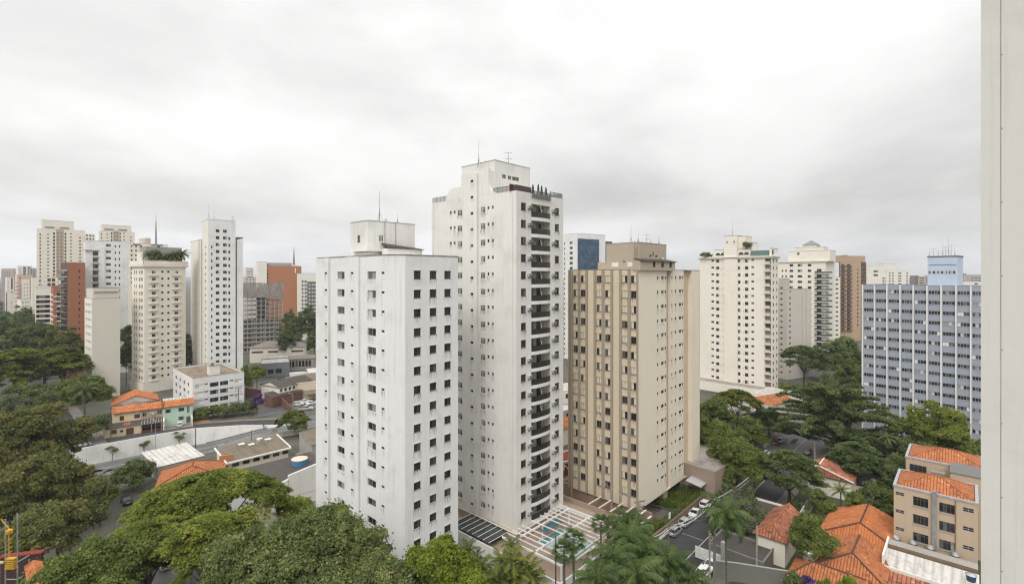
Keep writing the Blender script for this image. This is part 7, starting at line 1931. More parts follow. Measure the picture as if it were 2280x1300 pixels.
tree('leafy_tree', 'dark green tree in front of the white sheet roofed shed', 297, 116, 1022, 8.2, 'dense', M.f_dark, 15000, .26, hcr=7.5, n_cl=90, rc=.95)
# ---- middle distance left
TB = tree('spreading_tree', 'bright green flat crowned park tree at the left edge behind the russet trees', 38, 185, 776, 23, 'layer', M.f_bright, 26000, .42, hcr=9, n_cl=130, rc=2.1)
tree('spreading_tree', 'bright green flat crowned street tree between the park and the plain beige slab', 140, 196, 775, 19, 'layer', M.f_bright, 22000, .42, hcr=8, n_cl=110, rc=1.9)
tree('leafy_tree', 'green street tree leaning toward the orange gable house', 188, 168, 818, 16, 'dense', M.f_mid, 24000, .36, hcr=13, n_cl=120, rc=1.4)
tree('leafy_tree', 'dark green tree below the bright park tree', 60, 168, 850, 13, 'dense', M.f_dark, 16000, .36, hcr=9, n_cl=90, rc=1.3)
tree('leafy_tree', 'small bluish green tree on the street corner beneath the park trees', 45, 158, 884, 9, 'dense', M.f_grey, 10000, .30, hcr=6, n_cl=60, rc=1.0)
tree('leafy_tree', 'rounded dark green tree on the corner beside the yellow house', 193, 149, 921, 10.2, 'dense', M.f_dark, 16000, .28, hcr=6.5, n_cl=90, rc=1.05)
PK = tree('leafy_tree', 'broad dark tree at the front of the park', 20, 245, 716, 27, 'dense', M.f_dark, 22000, .55, hcr=15, n_cl=130, rc=2.2)
copy_tree(TB, 'spreading_tree', 'second bright flat crowned park tree, right of the one at the left edge', 98, 203, scale=.86, rz=1.9)
copy_tree(TB, 'spreading_tree', 'bright flat crowned park tree mostly cut by the left edge', -28, 178, scale=.8, rz=3.7)
copy_tree(PK, 'leafy_tree', 'dark tree at the foot of the plain beige slab', 168, 222, scale=.55, rz=2.9)
copy_tree(PK, 'leafy_tree', 'dark tree shading the tree lined street beside the corner house', 85, 178, scale=.42, rz=1.1)
copy_tree(PK, 'leafy_tree', 'dark park tree at the foot of the white balcony building', 95, 255, scale=.95, rz=2.0)
copy_tree(PK, 'leafy_tree', 'dark park tree at the far left edge of the park', -12, 275, scale=1.0, rz=4.0)
copy_tree(PK, 'leafy_tree', 'farther dark park tree below the peach block', 52, 320, scale=1.02, rz=1.0, sz=.95)
copy_tree(PK, 'leafy_tree', 'farthest dark park tree at the left edge below the dusky block', 5, 345, scale=.9, rz=5.0)
copy_tree(PK, 'leafy_tree', 'dark park tree right behind the bright park tree', 100, 215, scale=.72, rz=3.0)
copy_tree(PK, 'leafy_tree', 'low dark park tree filling the gap behind the corner street trees', 30, 212, scale=.68, rz=.4)
tree('leafy_tree', 'brownish green tree at the foot of the red brick slab', 142, 218, 736, 19, 'dense', M.f_brown, 18000, .45, hcr=14, n_cl=110, rc=1.7)
tree('conical_tree', 'dusky brown green conical tree beside the cream building', 57, 330, 672, 12, 'dense', M.f_dull, 9000, .5, hcr=22, n_cl=70, rc=1.5)
tree('leafy_tree', 'dark tree squeezed between the plain beige slab and the ornate cream tower', 281, 226, 722, 8, 'dense', M.f_dark, 12000, .4, hcr=22, n_cl=90, rc=1.2)
tree('leafy_tree', 'dark tree between the ornate cream tower and the slender white tower', 417, 240, 742, 7, 'dense', M.f_dark, 9000, .4, hcr=20, n_cl=70, rc=1.2)
FT = tree('leafy_tree', 'round dark green tree left of the white and black building', 648, 330, 690, 15, 'dense', M.f_dark, 14000, .5, hcr=20, n_cl=150, rc=1.5)
copy_tree(FT, 'leafy_tree', 'round dark green tree in front of the black gridded facade', 688, 335, scale=1.12, rz=1.3)
copy_tree(FT, 'leafy_tree', 'lower dark tree in front of the construction shell corner', 640, 290, scale=.72, rz=2.2)
copy_tree(FT, 'leafy_tree', 'dark tree behind the beige hip roofed building', 660, 300, scale=.55, rz=3.2)
copy_tree(FT, 'leafy_tree', 'dark tree by the white tower edge beyond the car park', 700, 300, scale=.62, rz=4.4)
AV = tree('leafy_tree', 'round bright green avenue tree with a forked trunk beside the crash barrier', 656, 156, 913, 9.6, 'layer', M.f_mid, 14000, .27, hcr=3.6, n_cl=70, rc=1.25, trunk_r=.2)
tree('leafy_tree', 'light green garden tree beside the grey blue box building', 572, 205, 812, 7, 'dense', M.f_bright, 7000, .3, hcr=6, n_cl=50, rc=.9)
tree('leafy_tree', 'narrow dark tree at the right end of the four storey block', 549, 195, 818, 5, 'dense', M.f_mid, 6000, .3, hcr=8, n_cl=50, rc=.8)
# ---- shrubs by the four storey block, weeds on the retaining wall
for i, (px, py, w_, mt, lab) in enumerate(((447, 907, 5.0, M.f_mid, 'round garden shrub at the drive beside the mint house'), (475, 903, 6.0, M.f_mid, 'garden shrub in front of the low windows of the four storey block'), (502, 896, 6.5, M.f_dull, 'olive garden shrub in the middle of the hedge before the four storey block'), (531, 893, 6.0, M.f_dark, 'dark garden shrub near the lamp post before the four storey block'), (553, 889, 5.6, M.f_dull, 'olive garden shrub next to the purple blossom'))):
    g_ = G(px, 934 - i * 3); tree('shrub', lab, px, g_.y, py, w_, 'dense', mt, 7000, .22, hcr=w_ * .75, cat='shrub', group='shrubs before the four storey block', n_cl=50, rc=.7)
g_ = G(572, 922); tree('blossom_shrub', 'purple flowering shrub at the corner of the brick yard wall', 572, g_.y, 876, 5.6, 'dense', M.f_purple, 7000, .2, hcr=4.2, cat='shrub', n_cl=45, rc=.6)
for px, d, h, lab in ((252, 1.0, 4.2, 'scraggly young tree growing at the foot of the retaining wall, first from the left'), (322, 1.0, 4.6, 'scraggly young tree at the foot of the retaining wall below the lamp post'), (398, 1.0, 5.0, 'thickest scraggly young tree at the foot of the retaining wall'), (588, 1.0, 3.2, 'leafless spindly sapling where the retaining wall ends')):
    best = min((abs(off(s_, d).x / off(s_, d).y * F + CX - px), s_) for s_ in [x * .5 for x in range(8, 260)])[1]; p = off(best, d, dip(best))
    rs = np.random.RandomState(int(px)); m = MB(); root = empty('sapling', p, 0, lab, 'tree', 'saplings along the retaining wall'); tips = []
    m.path([Vector((0, 0, -.1)), Vector((.1, 0, h * .3)), Vector((-.05, .05, h * .55))], [.09, .07, .05], 5)
    for j in range(7):
        a = rs.uniform(0, 6.28); q = Vector((math.cos(a) * rs.uniform(.5, 1.5), math.sin(a) * rs.uniform(.5, 1.5), h * rs.uniform(.6, 1.0))); tips.append(q); m.path([Vector((-.05, .05, h * rs.uniform(.25, .55))), q * .55 + Vector((0, 0, h * .2)), q], [.04, .03, .015], 4)
    m.build('trunk', M.bark, root); C = np.array([tuple(t_) for t_ in tips]); nl = 700 if px < 500 else 40; cl = rs.randint(0, 7, nl); P = C[cl] + rs.normal(0, .32, (nl, 3)) * np.array([1, 1, .5])
    link('crown', leaf_mesh('crown', P, rnd_dir(rs, nl) + np.array([0, 0, .6]), np.full(nl, .16), rs.uniform(.1, .8, nl), M.f_dull), root)
# ---- right side
UM = tree('umbrella_tree', 'dark umbrella crowned tree with bare forked limbs before the greige block', 1790, 212, 769, 19.5, 'layer', M.f_dark, 20000, .40, hcr=6, n_cl=110, rc=1.9, trunk_r=.4, n_limb=14)
tree('leafy_tree', 'broad dark green tree below the orange brown tower', 1872, 232, 756, 26, 'dense', M.f_dark, 30000, .45, hcr=17, n_cl=150, rc=2.0)
tree('leafy_tree', 'mid green tree at the left end of the blue slab', 1905, 205, 800, 15, 'dense', M.f_mid, 18000, .40, hcr=14, n_cl=100, rc=1.5)
tree('leafy_tree', 'round dark tree behind the long armed tree', 1836, 178, 834, 11.5, 'dense', M.f_dark, 16000, .34, hcr=10, n_cl=90, rc=1.2)
tree('leafy_tree', 'bright garden bush at the foot of the cream tower', 1746, 195, 850, 6, 'dense', M.f_bright, 6000, .3, hcr=5, n_cl=40, rc=.9)
tree('spreading_tree', 'flat green tree with orange flower sprays by the cream tower wall', 1640, 150, 868, 15, 'layer', M.f_flame, 15000, .32, hcr=4, n_cl=70, rc=1.7, n_limb=14)
tree('leafy_tree', 'mid green tree against the right edge of the beige tower', 1592, 142, 884, 13, 'dense', M.f_mid, 20000, .33, hcr=12, n_cl=110, rc=1.2)
tree('leafy_tree', 'lower green tree against the right edge of the beige tower', 1586, 128, 925, 9, 'dense', M.f_mid, 14000, .30, hcr=9, n_cl=80, rc=1.0)
tree('leafy_tree', 'light topped green street tree at the near side of the intersection', 1640, 116, 964, 14.2, 'dense', M.f_mid, 32000, .27, hcr=10.5, n_cl=160, rc=1.2)
tree('spreading_tree', 'dark feathery street tree beside the old red tiled house', 1757, 109, 1004, 14.6, 'layer', M.f_dark, 34000, .24, hcr=6.5, n_cl=150, rc=1.35)
tree('leafy_tree', 'grey green mango like tree by the parked cars behind the tall palm', 1652, 97, 1088, 10.5, 'dense', M.f_grey, 24000, .25, hcr=8, n_cl=130, rc=.9)
tree('spreading_tree', 'dark layered tree in front of the farther school block', 1908, 117, 986, 13.6, 'layer', M.f_dark, 28000, .25, hcr=6, n_cl=130, rc=1.35)
tree('leafy_tree', 'light green loose tree before the right half of the blue slab', 2092, 124, 905, 17, 'dense', M.f_bright, 36000, .27, hcr=12, n_cl=170, rc=1.25)
tree('leafy_tree', 'mid green tree at the left of the loose tree before the blue slab', 2022, 128, 925, 12, 'dense', M.f_mid, 22000, .28, hcr=10, n_cl=120, rc=1.1)
tree('leafy_tree', 'dark green tree behind the farther school roof at the right edge', 2165, 118, 945, 11, 'dense', M.f_mid, 18000, .27, hcr=10, n_cl=100, rc=1.1)
tree('leafy_tree', 'dark green filler tree between the long armed tree and the cross street', 1960, 128, 965, 11, 'dense', M.f_dark, 18000, .28, hcr=9, n_cl=100, rc=1.1)
tree('leafy_tree', 'upright dark tree with bushy boughs between the small cream house and the orange roofs', 1806, 82, 1130, 6.6, 'dense', M.f_mid, 22000, .20, hcr=8.0, n_cl=90, rc=.95)
tree('leafy_tree', 'rounded dark garden tree behind the largest orange roof', 1942, 99, 1076, 7.2, 'dense', M.f_dark, 15000, .22, hcr=6, n_cl=80, rc=.85)
tree('leafy_tree', 'low green garden tree right behind the corner of the school block', 1985, 97, 1090, 5.5, 'dense', M.f_mid, 9000, .22, hcr=5, n_cl=60, rc=.75)
tree('shrub', 'small lime shrub at the bottom edge in front of the orange roofs', 1893, 70, 1286, 3.6, 'dense', M.f_lime, 6000, .15, hcr=3, cat='shrub', n_cl=45, rc=.45)
tree('shrub', 'lime shrub at the bottom edge below the grey green wall', 1838, 68.5, 1291, 3.2, 'dense', M.f_bright, 5000, .15, hcr=2.6, cat='shrub', n_cl=40, rc=.4)
tree('shrub', 'dark round shrub under the long grey green wall', 1768, 74, 1276, 2.8, 'dense', M.f_dark, 4500, .15, hcr=2.4, cat='shrub', n_cl=35, rc=.4)
tree('shrub', 'small dusky purple shrub under the long grey green wall', 1797, 73.5, 1281, 2.2, 'dense', M.f_purple, 3000, .13, hcr=2, cat='shrub', n_cl=30, rc=.35)
tree('leafy_tree', 'dark green tree filling the far left side of the intersection', 1712, 152, 905, 12, 'dense', M.f_dark, 18000, .3, hcr=10, n_cl=100, rc=1.1)
tree('leafy_tree', 'mid green tree by the grey block building behind the street trees', 1672, 138, 925, 9, 'dense', M.f_mid, 14000, .28, hcr=8, n_cl=90, rc=1.0)
tree('leafy_tree', 'dark green tree on the cross street under the loose tree', 2040, 119, 975, 10, 'dense', M.f_dark, 16000, .27, hcr=8, n_cl=90, rc=1.0)
tree('leafy_tree', 'bright tree peeping over the long armed tree', 1890, 160, 862, 9, 'dense', M.f_bright, 12000, .3, hcr=8, n_cl=70, rc=1.0)
tree('leafy_tree', 'low dark tree under the arms of the long armed tree', 1895, 130, 965, 11, 'dense', M.f_dark, 16000, .28, hcr=7, n_cl=90, rc=1.1)
tree('leafy_tree', 'small tree on the pavement beside the brown annex of the beige tower', 1618, 104, 1075, 6, 'dense', M.f_dark, 9000, .24, hcr=5, n_cl=60, rc=.8)
tree('leafy_tree', 'dark tree in the shade between the layered tree and the farther school block', 1985, 112, 1010, 8, 'dense', M.f_dark, 12000, .25, hcr=7, n_cl=70, rc=.9)
# the long armed tree
def armed(label, px, Y, top, spread):
    rs = np.random.RandomState(5); x, y = X_(px, Y), Y; zt = zat(top, Y); root = empty('long_armed_tree', (x, y, 0), 0, label, 'tree')
    m = MB(); m.path([Vector((0, 0, -.3)), Vector((.2, 0, zt * .35)), Vector((0, .2, zt * .62))], [.7, .55, .4], 9)
    P = []; N = []; S = []; T = []
    na = 74
    for i in range(na):
        a = i * 2.399 + rs.uniform(-.3, .3); f = (i + .5) / na; h0 = zt * (.16 + .76 * f); Lr = spread / 2 * (1.05 - .72 * f) * rs.uniform(.75, 1.15)
        rise = rs.uniform(-.05, .34) * Lr
        p0 = Vector((0, 0, h0 * .85 if h0 > zt * .6 else h0)); p1 = Vector((math.cos(a) * Lr * .5, math.sin(a) * Lr * .5, h0 + rise * .75)); p2 = Vector((math.cos(a + .12) * Lr * .85, math.sin(a + .12) * Lr * .85, h0 + rise)); p3 = Vector((math.cos(a + .15) * Lr, math.sin(a + .15) * Lr, h0 + rise * .8))
        m.path([p0, p1, p2, p3], [.2, .13, .07, .03], 5)
        tt = rs.uniform(.2, .8); nn = int(110 * Lr)
        for j in range(nn):
            s_ = rs.uniform(.12, 1.0) ** .8; q = (p0 + (p1 - p0) * s_ * 2) if s_ < .5 else (p1 + (p2 - p1) * (s_ - .5) / .35 if s_ < .85 else p2 + (p3 - p2) * (s_ - .85) / .15)
            w_ = .95 * (1.15 - s_ * .55)
            P.append((q.x + rs.normal(0, w_ * .55), q.y + rs.normal(0, w_ * .55), q.z + rs.normal(0, w_ * .35) - .15)); T.append(tt + rs.normal(0, .18))
    n = len(P); m.build('trunk', M.bark, root)
    link('crown', leaf_mesh('crown', np.array(P), rnd_dir(rs, n) * .7 + np.array([0, 0, .9]), .25 * rs.uniform(.7, 1.3, n), np.array(T), M.f_dark), root)
armed('large dark tree with long drooping foliage arms over the intersection', 1856, 138, 846, 40)
# ---- palms
def palm(name, label, x, y, zb, h, nf, Lf, mat, droop=1.0, leaf=.42, trunk_r=.16, seed=0, fan=False, cat='palm tree', group=None, skirt=0, stems=None):
    rs = np.random.RandomState(seed + 11); root = empty(name, (x, y, zb), 0, label, cat, group)
    st = stems or [(0, 0, h)]
    mt = MB(); V = []; T = []
    for sx, sy, sh in st:
        pts = [Vector((sx * .3, sy * .3, -.2)), Vector((sx * .6 + .1, sy * .6, sh * .4)), Vector((sx * .9, sy * .9, sh * .75)), Vector((sx, sy, sh))]
        mt.path(pts, [trunk_r * 1.2, trunk_r, trunk_r * .9, trunk_r * .75], 8)
        top = pts[-1]
        for i in range(nf):
            a = i * 2.399 + rs.uniform(-.25, .25); f = i / max(1, nf - 1)
            el = (1.25 - 1.55 * f) if not fan else (1.15 - 1.9 * f); L_ = Lf * rs.uniform(.8, 1.1); d = Vector((math.cos(a), math.sin(a), 0)); tc = rs.uniform(.2, .8)
            n = 20; pp = []
            for j in range(n + 1):
                s_ = j / n; e_ = el - droop * 1.35 * s_ ** 1.4
                if j == 0: p = top.copy()
                else: p = pp[-1] + (d * math.cos(e_) + Vector((0, 0, math.sin(e_)))) * (L_ / n)
                pp.append(p)
            side = Vector((-d.y, d.x, 0))
            if not fan:
                for j in range(1, n + 1):
                    for k_ in (0, .5):
                        p = pp[j] + (pp[j - 1] - pp[j]) * k_; t_ = (pp[j] - pp[j - 1]).normalized(); w_ = leaf * Lf * .5 * math.sin(PI * min(.97, .1 + .88 * (j - k_) / n)) ** .6 * rs.uniform(.8, 1.15)
                        for sg in (-1, 1):
                            q = p + side * sg * w_ * .75 + t_ * w_ * .45 + Vector((0, 0, -w_ * rs.uniform(.25, .75) * droop)); b_ = t_ * .05 * (Lf / 3)
                            V.append((p - b_, p + b_, q + b_ * .4, q - b_ * .2)); T.append(tc + rs.normal(0, .12))
                mt.path(pp[::4], [.035, .03, .026, .02, .015, .01][:len(pp[::4])], 4)
            else:
                c = top + (d * math.cos(el) + Vector((0, 0, math.sin(el)))) * L_ * .5; ax = (d * math.cos(el) + Vector((0, 0, math.sin(el))))
                mt.path([top, c], [.025, .02], 4)
                for j in range(13):
                    b_ = (j - 6) / 6 * 1.25; dr = (ax * math.cos(b_) + side * math.sin(b_)).normalized(); q = c + dr * L_ * .55 + Vector((0, 0, -.12 * L_ * droop)); w2 = Vector(ax.cross(side)).normalized().cross(dr) * .05
                    V.append((c - w2 * .3, c + w2 * .3, c + dr * L_ * .33 + w2, c + dr * L_ * .33 - w2)); V.append((c + dr * L_ * .33 - w2, c + dr * L_ * .33 + w2, q + w2 * .15, q - w2 * .15)); T += [tc, tc]
    mt.build('trunk', M.barkp, root)
    v = np.array([[tuple(p) for p in q] for q in V], dtype=np.float32); n = len(v); me = bpy.data.meshes.new('crown')
    me.vertices.add(n * 4); me.vertices.foreach_set('co', v.ravel()); me.loops.add(n * 4); me.loops.foreach_set('vertex_index', np.arange(n * 4, dtype=np.int32)); me.polygons.add(n); me.polygons.foreach_set('loop_start', np.arange(0, n * 4, 4, dtype=np.int32)); me.polygons.foreach_set('loop_total', np.full(n, 4, dtype=np.int32))
    a_ = me.attributes.new('tint', 'FLOAT', 'POINT'); a_.data.foreach_set('value', np.repeat(np.clip(T, 0, 1), 4).astype(np.float32)); me.materials.append(mat); me.update(calc_edges=True)
    link('crown', me, root); return root
def palm_px(name, label, px, Y, crown_py, **k):
    x = X_(px, Y); zb = k.pop('zb', 0.0); return palm(name, label, x, Y, zb, zat(crown_py, Y) - zb, k.pop('nf', 22), k.pop('Lf', 3.2), k.pop('mat', M.f_palm), **k)
palm_px('palm_tree', 'tall feather palm over the street, its trunk crossing the white car', 1616, 72, 1142, Lf=4.7, nf=19, droop=1.3, seed=1, trunk_r=.15)
for i, (px, Y, py, L_, lab) in enumerate(((1402, 66, 1200, 3.8, 'drooping feather palm by the pool terrace, tallest of the bottom cluster'), (1365, 60, 1245, 3.6, 'drooping feather palm at the left of the bottom cluster'), (1440, 61, 1232, 3.8, 'drooping feather palm in the middle of the bottom cluster'), (1488, 58, 1254, 3.4, 'drooping feather palm right of the middle of the bottom cluster'), (1532, 56, 1296, 3.2, 'drooping feather palm at the right end of the bottom cluster'), (1420, 54, 1285, 3.6, 'lowest feather palm at the bottom edge below the cluster'), (1330, 53, 1290, 3.2, 'feather palm at the bottom edge under the pool terrace corner'))):
    palm_px('palm_tree', lab, px, Y, py, Lf=L_, nf=30, droop=1.1, seed=20 + i, trunk_r=.14, leaf=.5, group='feather palms at the bottom edge')
palm_px('bamboo_palm', 'tall bushy palm clump against the beige tower pilasters', 1398, 78, 1150, Lf=3.4, nf=16, droop=1.0, seed=40, trunk_r=.07, leaf=.5, stems=[(0, 0, 11.6), (1.2, .5, 10.2), (-1.0, .8, 10.5), (.3, -1.2, 8.6), (-.6, -1.0, 9.6), (1.4, -.6, 7.6)])
palm_px('fan_palm', 'fan palm with a dark trunk in front of the pool, the taller of two', 1277, 66.5, 1203, Lf=1.9, nf=26, fan=True, seed=50, trunk_r=.17, mat=M.f_palm)
palm_px('fan_palm', 'fan palm with a thick trunk left of the taller fan palm', 1256, 64.5, 1226, Lf=1.8, nf=24, fan=True, seed=51, trunk_r=.19)
palm_px('fan_palm', 'fan palm at the right corner of the pergola', 1338, 76, 1165, Lf=1.9, nf=26, fan=True, seed=52, trunk_r=.16)
palm_px('areca_palm', 'bright clump of areca palms before the white garden wall', 1140, 71, 1232, Lf=2.7, nf=13, droop=.8, seed=60, trunk_r=.05, leaf=.5, mat=M.f_bright, stems=[(0, 0, 9.6), (1.6, .3, 8.8), (-1.5, .2, 9.2), (.8, -.8, 7.8), (-.8, -.9, 7.4), (2.6, -.3, 8.0), (-2.6, -.4, 7.0), (3.2, .2, 6.6), (-3.4, -.2, 6.2), (.2, -1.2, 6.2)])
palm_px('areca_palm', 'dark palm with arching leaves against the brown deck wall', 1138, 76.5, 1212, Lf=2.3, nf=14, droop=.9, seed=61, trunk_r=.08, mat=M.f_dull, leaf=.5)
palm_px('cycad', 'dark palm shrubs between the white tower and the garden wall', 1040, 74.5, 1215, Lf=2.3, nf=18, droop=.8, seed=62, trunk_r=.08, mat=M.f_dark, leaf=.5, stems=[(0, 0, 9.0), (1.1, -.9, 7.6), (2.1, -1.8, 7.4), (-.8, .4, 7.0), (1.6, -1.2, 6.0)])
palm_px('palm_tree', 'feather palm under the street tree beside the orange gable house', 187, 162, 868, Lf=5.2, nf=22, droop=1.1, seed=70, trunk_r=.3, leaf=.4)
palm_px('cycad', 'bright green cycad in the garden behind the orange roofs', 1872, 100, 1092, Lf=2.4, nf=20, droop=.7, seed=71, trunk_r=.15, mat=M.f_bright, leaf=.4)
palm_px('palm_tree', 'small palm before the blue slab above the loose tree', 2098, 128, 915, Lf=2.6, nf=16, droop=1.0, seed=72, trunk_r=.14)
palm_px('palm_tree', 'dark thin palm behind the layered tree on the cross street', 1975, 122, 975, Lf=2.6, nf=16, droop=1.0, seed=73, trunk_r=.14, mat=M.f_dark)
# roof gardens
for px, py, w_, lab in ((331, 556, 4.5, 'palm like shrub at the left of the roof garden on the ornate cream tower'), (347, 553, 4.2, 'dark round shrub second in the roof garden of the cream tower'), (372, 563, 4.0, 'low shrub in the middle of the roof garden on the ornate cream tower'), (388, 558, 5.0, 'spiky shrub right of the middle of the roof garden on the ornate cream tower'), (405, 553, 5.6, 'largest palm shrub at the right of the roof garden on the ornate cream tower')):
    x, y = b0 = ORN.R(px, 1.2), 1.2; p = Pw(ORN, x, y, ORN.zt + .2); hh = zat(py, p[1]) - p[2]
    palm('roof_shrub', lab, p[0], p[1], p[2], hh * .62, 20, w_ * .72, M.f_dark, .8, .5, .15, int(px), cat='shrub', group='roof garden shrubs on the ornate cream tower')
    if px in (347, 372, 388):
        tree('roof_shrub', 'leafy bush beside the ' + {347: 'second', 372: 'middle', 388: 'spiky'}[px] + ' roof garden shrub of the ornate cream tower', px, p[1] + .8, py + 1, w_ * 1.0, 'dense', M.f_dark, 2500, .22, zb=p[2], hcr=hh * .8, cat='shrub', n_cl=30, rc=.6, xy=(p[0] + .5, p[1] + .6))
for px, off_, w_, lab in ((1572, .6, 6, 'roof terrace bushes at the left end of the cream tower'), (1664, .6, 4, 'roof terrace bush beside the core of the cream tower')):
    y = CRT.L(px, off_); p = Pw(CRT, off_, y, CRT.z(571, 0, CRT.L(1640)) - .6 if px < 1600 else CRT.z(553, 0, y))
    tree('roof_shrub', lab, px, p[1], 0, w_, 'dense', M.f_dull, 2500, .25, zb=p[2], ztop=p[2] + 2.8, hcr=2.4, cat='shrub', n_cl=30, rc=.7, xy=(p[0], p[1]))
# hedge by the beige tower
def hedge(label, b_, x0, x1, y0, y1, z0, z1, mat, n, ls=.13):
    rs = np.random.RandomState(int(x0 * 10) % 999 + n); P = np.stack([rs.uniform(x0, x1, n), rs.uniform(y0, y1, n), z0 + (z1 - z0) * np.sqrt(rs.uniform(0, 1, n))], 1); P[:, 2] += .25 * np.sin(P[:, 0] * 1.3) * (P[:, 2] > z0 + .3)
    root = empty('hedge', b_.o, b_.rz, label, 'hedge'); link('foliage', leaf_mesh('foliage', P, rnd_dir(rs, n) * .8 + np.array([0, 0, .5]), ls * rs.uniform(.7, 1.4, n), rs.uniform(.1, .7, n), mat), root)
hedge('clipped dark green hedge along the top of the stone wall', W3, 1.5, 30, -4.3, -3.2, 1.1, 2.7, M.f_mid, 9000)
hedge('yellow green bushes at the street corner of the beige tower', W3, -3.2, 2.5, -4.0, -1.2, 1.0, 2.6, M.f_bright, 5000)
hedge('loose bushes with rusty flowers under the open ground floor of the beige tower', W3, 10, 28, -2.6, 1.5, .8, 2.4, M.f_flame, 8000)

for px, py, Y, w_, lab in ((1842, 1112, 98, 4, 'leafy shrub in the garden behind the old red tiled house'), (1905, 1100, 97, 3.6, 'leafy shrub between the cycad and the rounded garden tree'), (1822, 1090, 103, 3.2, 'leafy shrub against the wall of the old red tiled house')):
    tree('shrub', lab, px, Y, py, w_, 'dense', M.f_mid, 4500, .2, hcr=3, cat='shrub', n_cl=40, rc=.55)
# ================================================================== vehicles
PAINT = {}
def paint(nm, col, metal=0.0):
    if nm not in PAINT:
        m, t, bs = newmat(nm); bs.inputs['Base Color'].default_value = c4(col); bs.inputs['Roughness'].default_value = .28; bs.inputs['Metallic'].default_value = metal; bs.inputs['Coat Weight'].default_value = .6; bs.inputs['Coat Roughness'].default_value = .06
        PAINT[nm] = m
    return PAINT[nm]
M.cglass = plain('car glass', (0.012, 0.014, 0.016), .05, 0, .1, .6); M.tyre = plain('tyre rubber', (0.018, 0.018, 0.018), .85); M.rim = plain('wheel rim', (.42, .42, .43), .35, .7)
M.lampr = plain('red lamp glass', (.28, .01, .01), .15); M.lampw = plain('clear lamp glass', (.6, .6, .58), .12)
def car(label, p, heading, col, kind='hatch', name='parked_car', group=None, cat='car'):
    """body lofted from cross sections along the length; +x is the nose"""
    L, Wd, Ht = {'hatch': (3.95, 1.70, 1.48), 'sedan': (4.4, 1.74, 1.44), 'suv': (4.5, 1.85, 1.75), 'pickup': (5.2, 1.85, 1.78)}[kind]
    root = empty(name, p, heading, label, cat, group); pm = col
    a = L / 2
    # stations: x, half width, sill z, shoulder z
    st = [(-a, .80, .42, .72), (-a + .12, .92, .30, .88), (-a * .62, 1.0, .22, .95), (0, 1.0, .20, .93), (a * .45, 1.0, .22, .90), (a * .80, .95, .26, .80), (a - .1, .84, .32, .66), (a, .70, .40, .56)]
    if kind in ('suv', 'pickup'): st = [(x, w_, z0 + .1, z1 + .2) for x, w_, z0, z1 in st]
    m = MB(); hw = Wd / 2
    def ring(s): x, w_, z0, z1 = s; w_ *= hw; return [(x, -w_ * .92, z0), (x, -w_, (z0 + z1) / 2), (x, -w_ * .93, z1), (x, 0, z1 + .05), (x, w_ * .93, z1), (x, w_, (z0 + z1) / 2), (x, w_ * .92, z0)]
    rg = [ring(s) for s in st]
    for r0, r1 in zip(rg[:-1], rg[1:]):
        for i in range(6): m.face([r0[i], r0[i + 1], r1[i + 1], r1[i]][::-1], 0, smooth=True)
        m.face([r0[6], r0[0], r1[0], r1[6]][::-1], 0)
    m.face(rg[0][::-1]); m.face(rg[-1])
    m.build('body', pm, root)
    # greenhouse
    zs = st[3][3]; rl = {'hatch': (-a + .18, -a + .55, .25, a * .50), 'sedan': (-a * .62, -a * .30, .35, a * .46), 'suv': (-a + .14, -a + .4, .25, a * .46), 'pickup': (-a * .25, -a * .14, .35, a * .50)}[kind]
    x0, x1, x2, x3 = rl; zr = Ht; wb, wt = hw * .92, hw * .74
    g = MB(); lo = [(x0, -wb, zs), (x3, -wb, zs - .03), (x3, wb, zs - .03), (x0, wb, zs)]; hi = [(x1, -wt, zr - .05), (x2, -wt, zr - .05), (x2, wt, zr - .05), (x1, wt, zr - .05)]
    for i in range(4): j = (i + 1) % 4; g.face([lo[i], lo[j], hi[j], hi[i]])
    g.build('window', M.cglass, root)
    r = MB(); t2 = [(x1 + .12, -wt * .86, zr), (x2 - .1, -wt * .86, zr), (x2 - .1, wt * .86, zr), (x1 + .12, wt * .86, zr)]
    r.face(t2, 0, smooth=True)
    e = [(x1 - .03, -wt - .01, zr - .06), (x2 + .03, -wt - .01, zr - .06), (x2 + .03, wt + .01, zr - .06), (x1 - .03, wt + .01, zr - .06)]
    for i in range(4): j = (i + 1) % 4; r.face([e[i], e[j], t2[j], t2[i]], 0, smooth=True)
    for sy in (-1, 1):                                              # pillars
        for (xa, xb) in ((x0, x1), ((x0 + x3) / 2 - .1, (x1 + x2) / 2 - .05), (x3, x2)):
            r.tube((xa, sy * wb * 1.0, zs), (xb, sy * wt * 1.0, zr - .05), .045, .04, 4)
    r.build('roof', pm, root)
    if kind == 'pickup':
        b_ = MB(); b_.box(-a + .1, x0 - .05, -hw * .8, hw * .8, zs - .02, zs + .1); b_.build('cargo_bed', M.black, root)
    for sx in (-1, 1):
        for sy in (-1, 1):
            cx = sx * a * .62; cy = sy * (hw - .10); rw_ = .33 if kind in ('suv', 'pickup') else .30; w = MB()
            w.tube((cx, cy - .11, rw_), (cx, cy + .11, rw_), rw_, rw_, 14); wo = w.build('wheel', M.tyre, root)
            q = MB(); q.tube((cx, cy + sy * .105, rw_), (cx, cy + sy * .125, rw_), rw_ * .62, rw_ * .6, 10); q.build('rim', M.rim, wo)
    for sy in (-1, 1):
        zl = st[0][3] - .02; l = MB(); l.box(-a - .015, -a + .1, sy * hw * .55, sy * hw * .84, zl - .16, zl + .06); l.build('tail_light', M.lampr, root)
        l = MB(); zf = st[-1][3]; l.box(a - .14, a + .015, sy * hw * .40, sy * hw * .74, zf - .12, zf + .02); l.build('headlight', M.lampw, root)
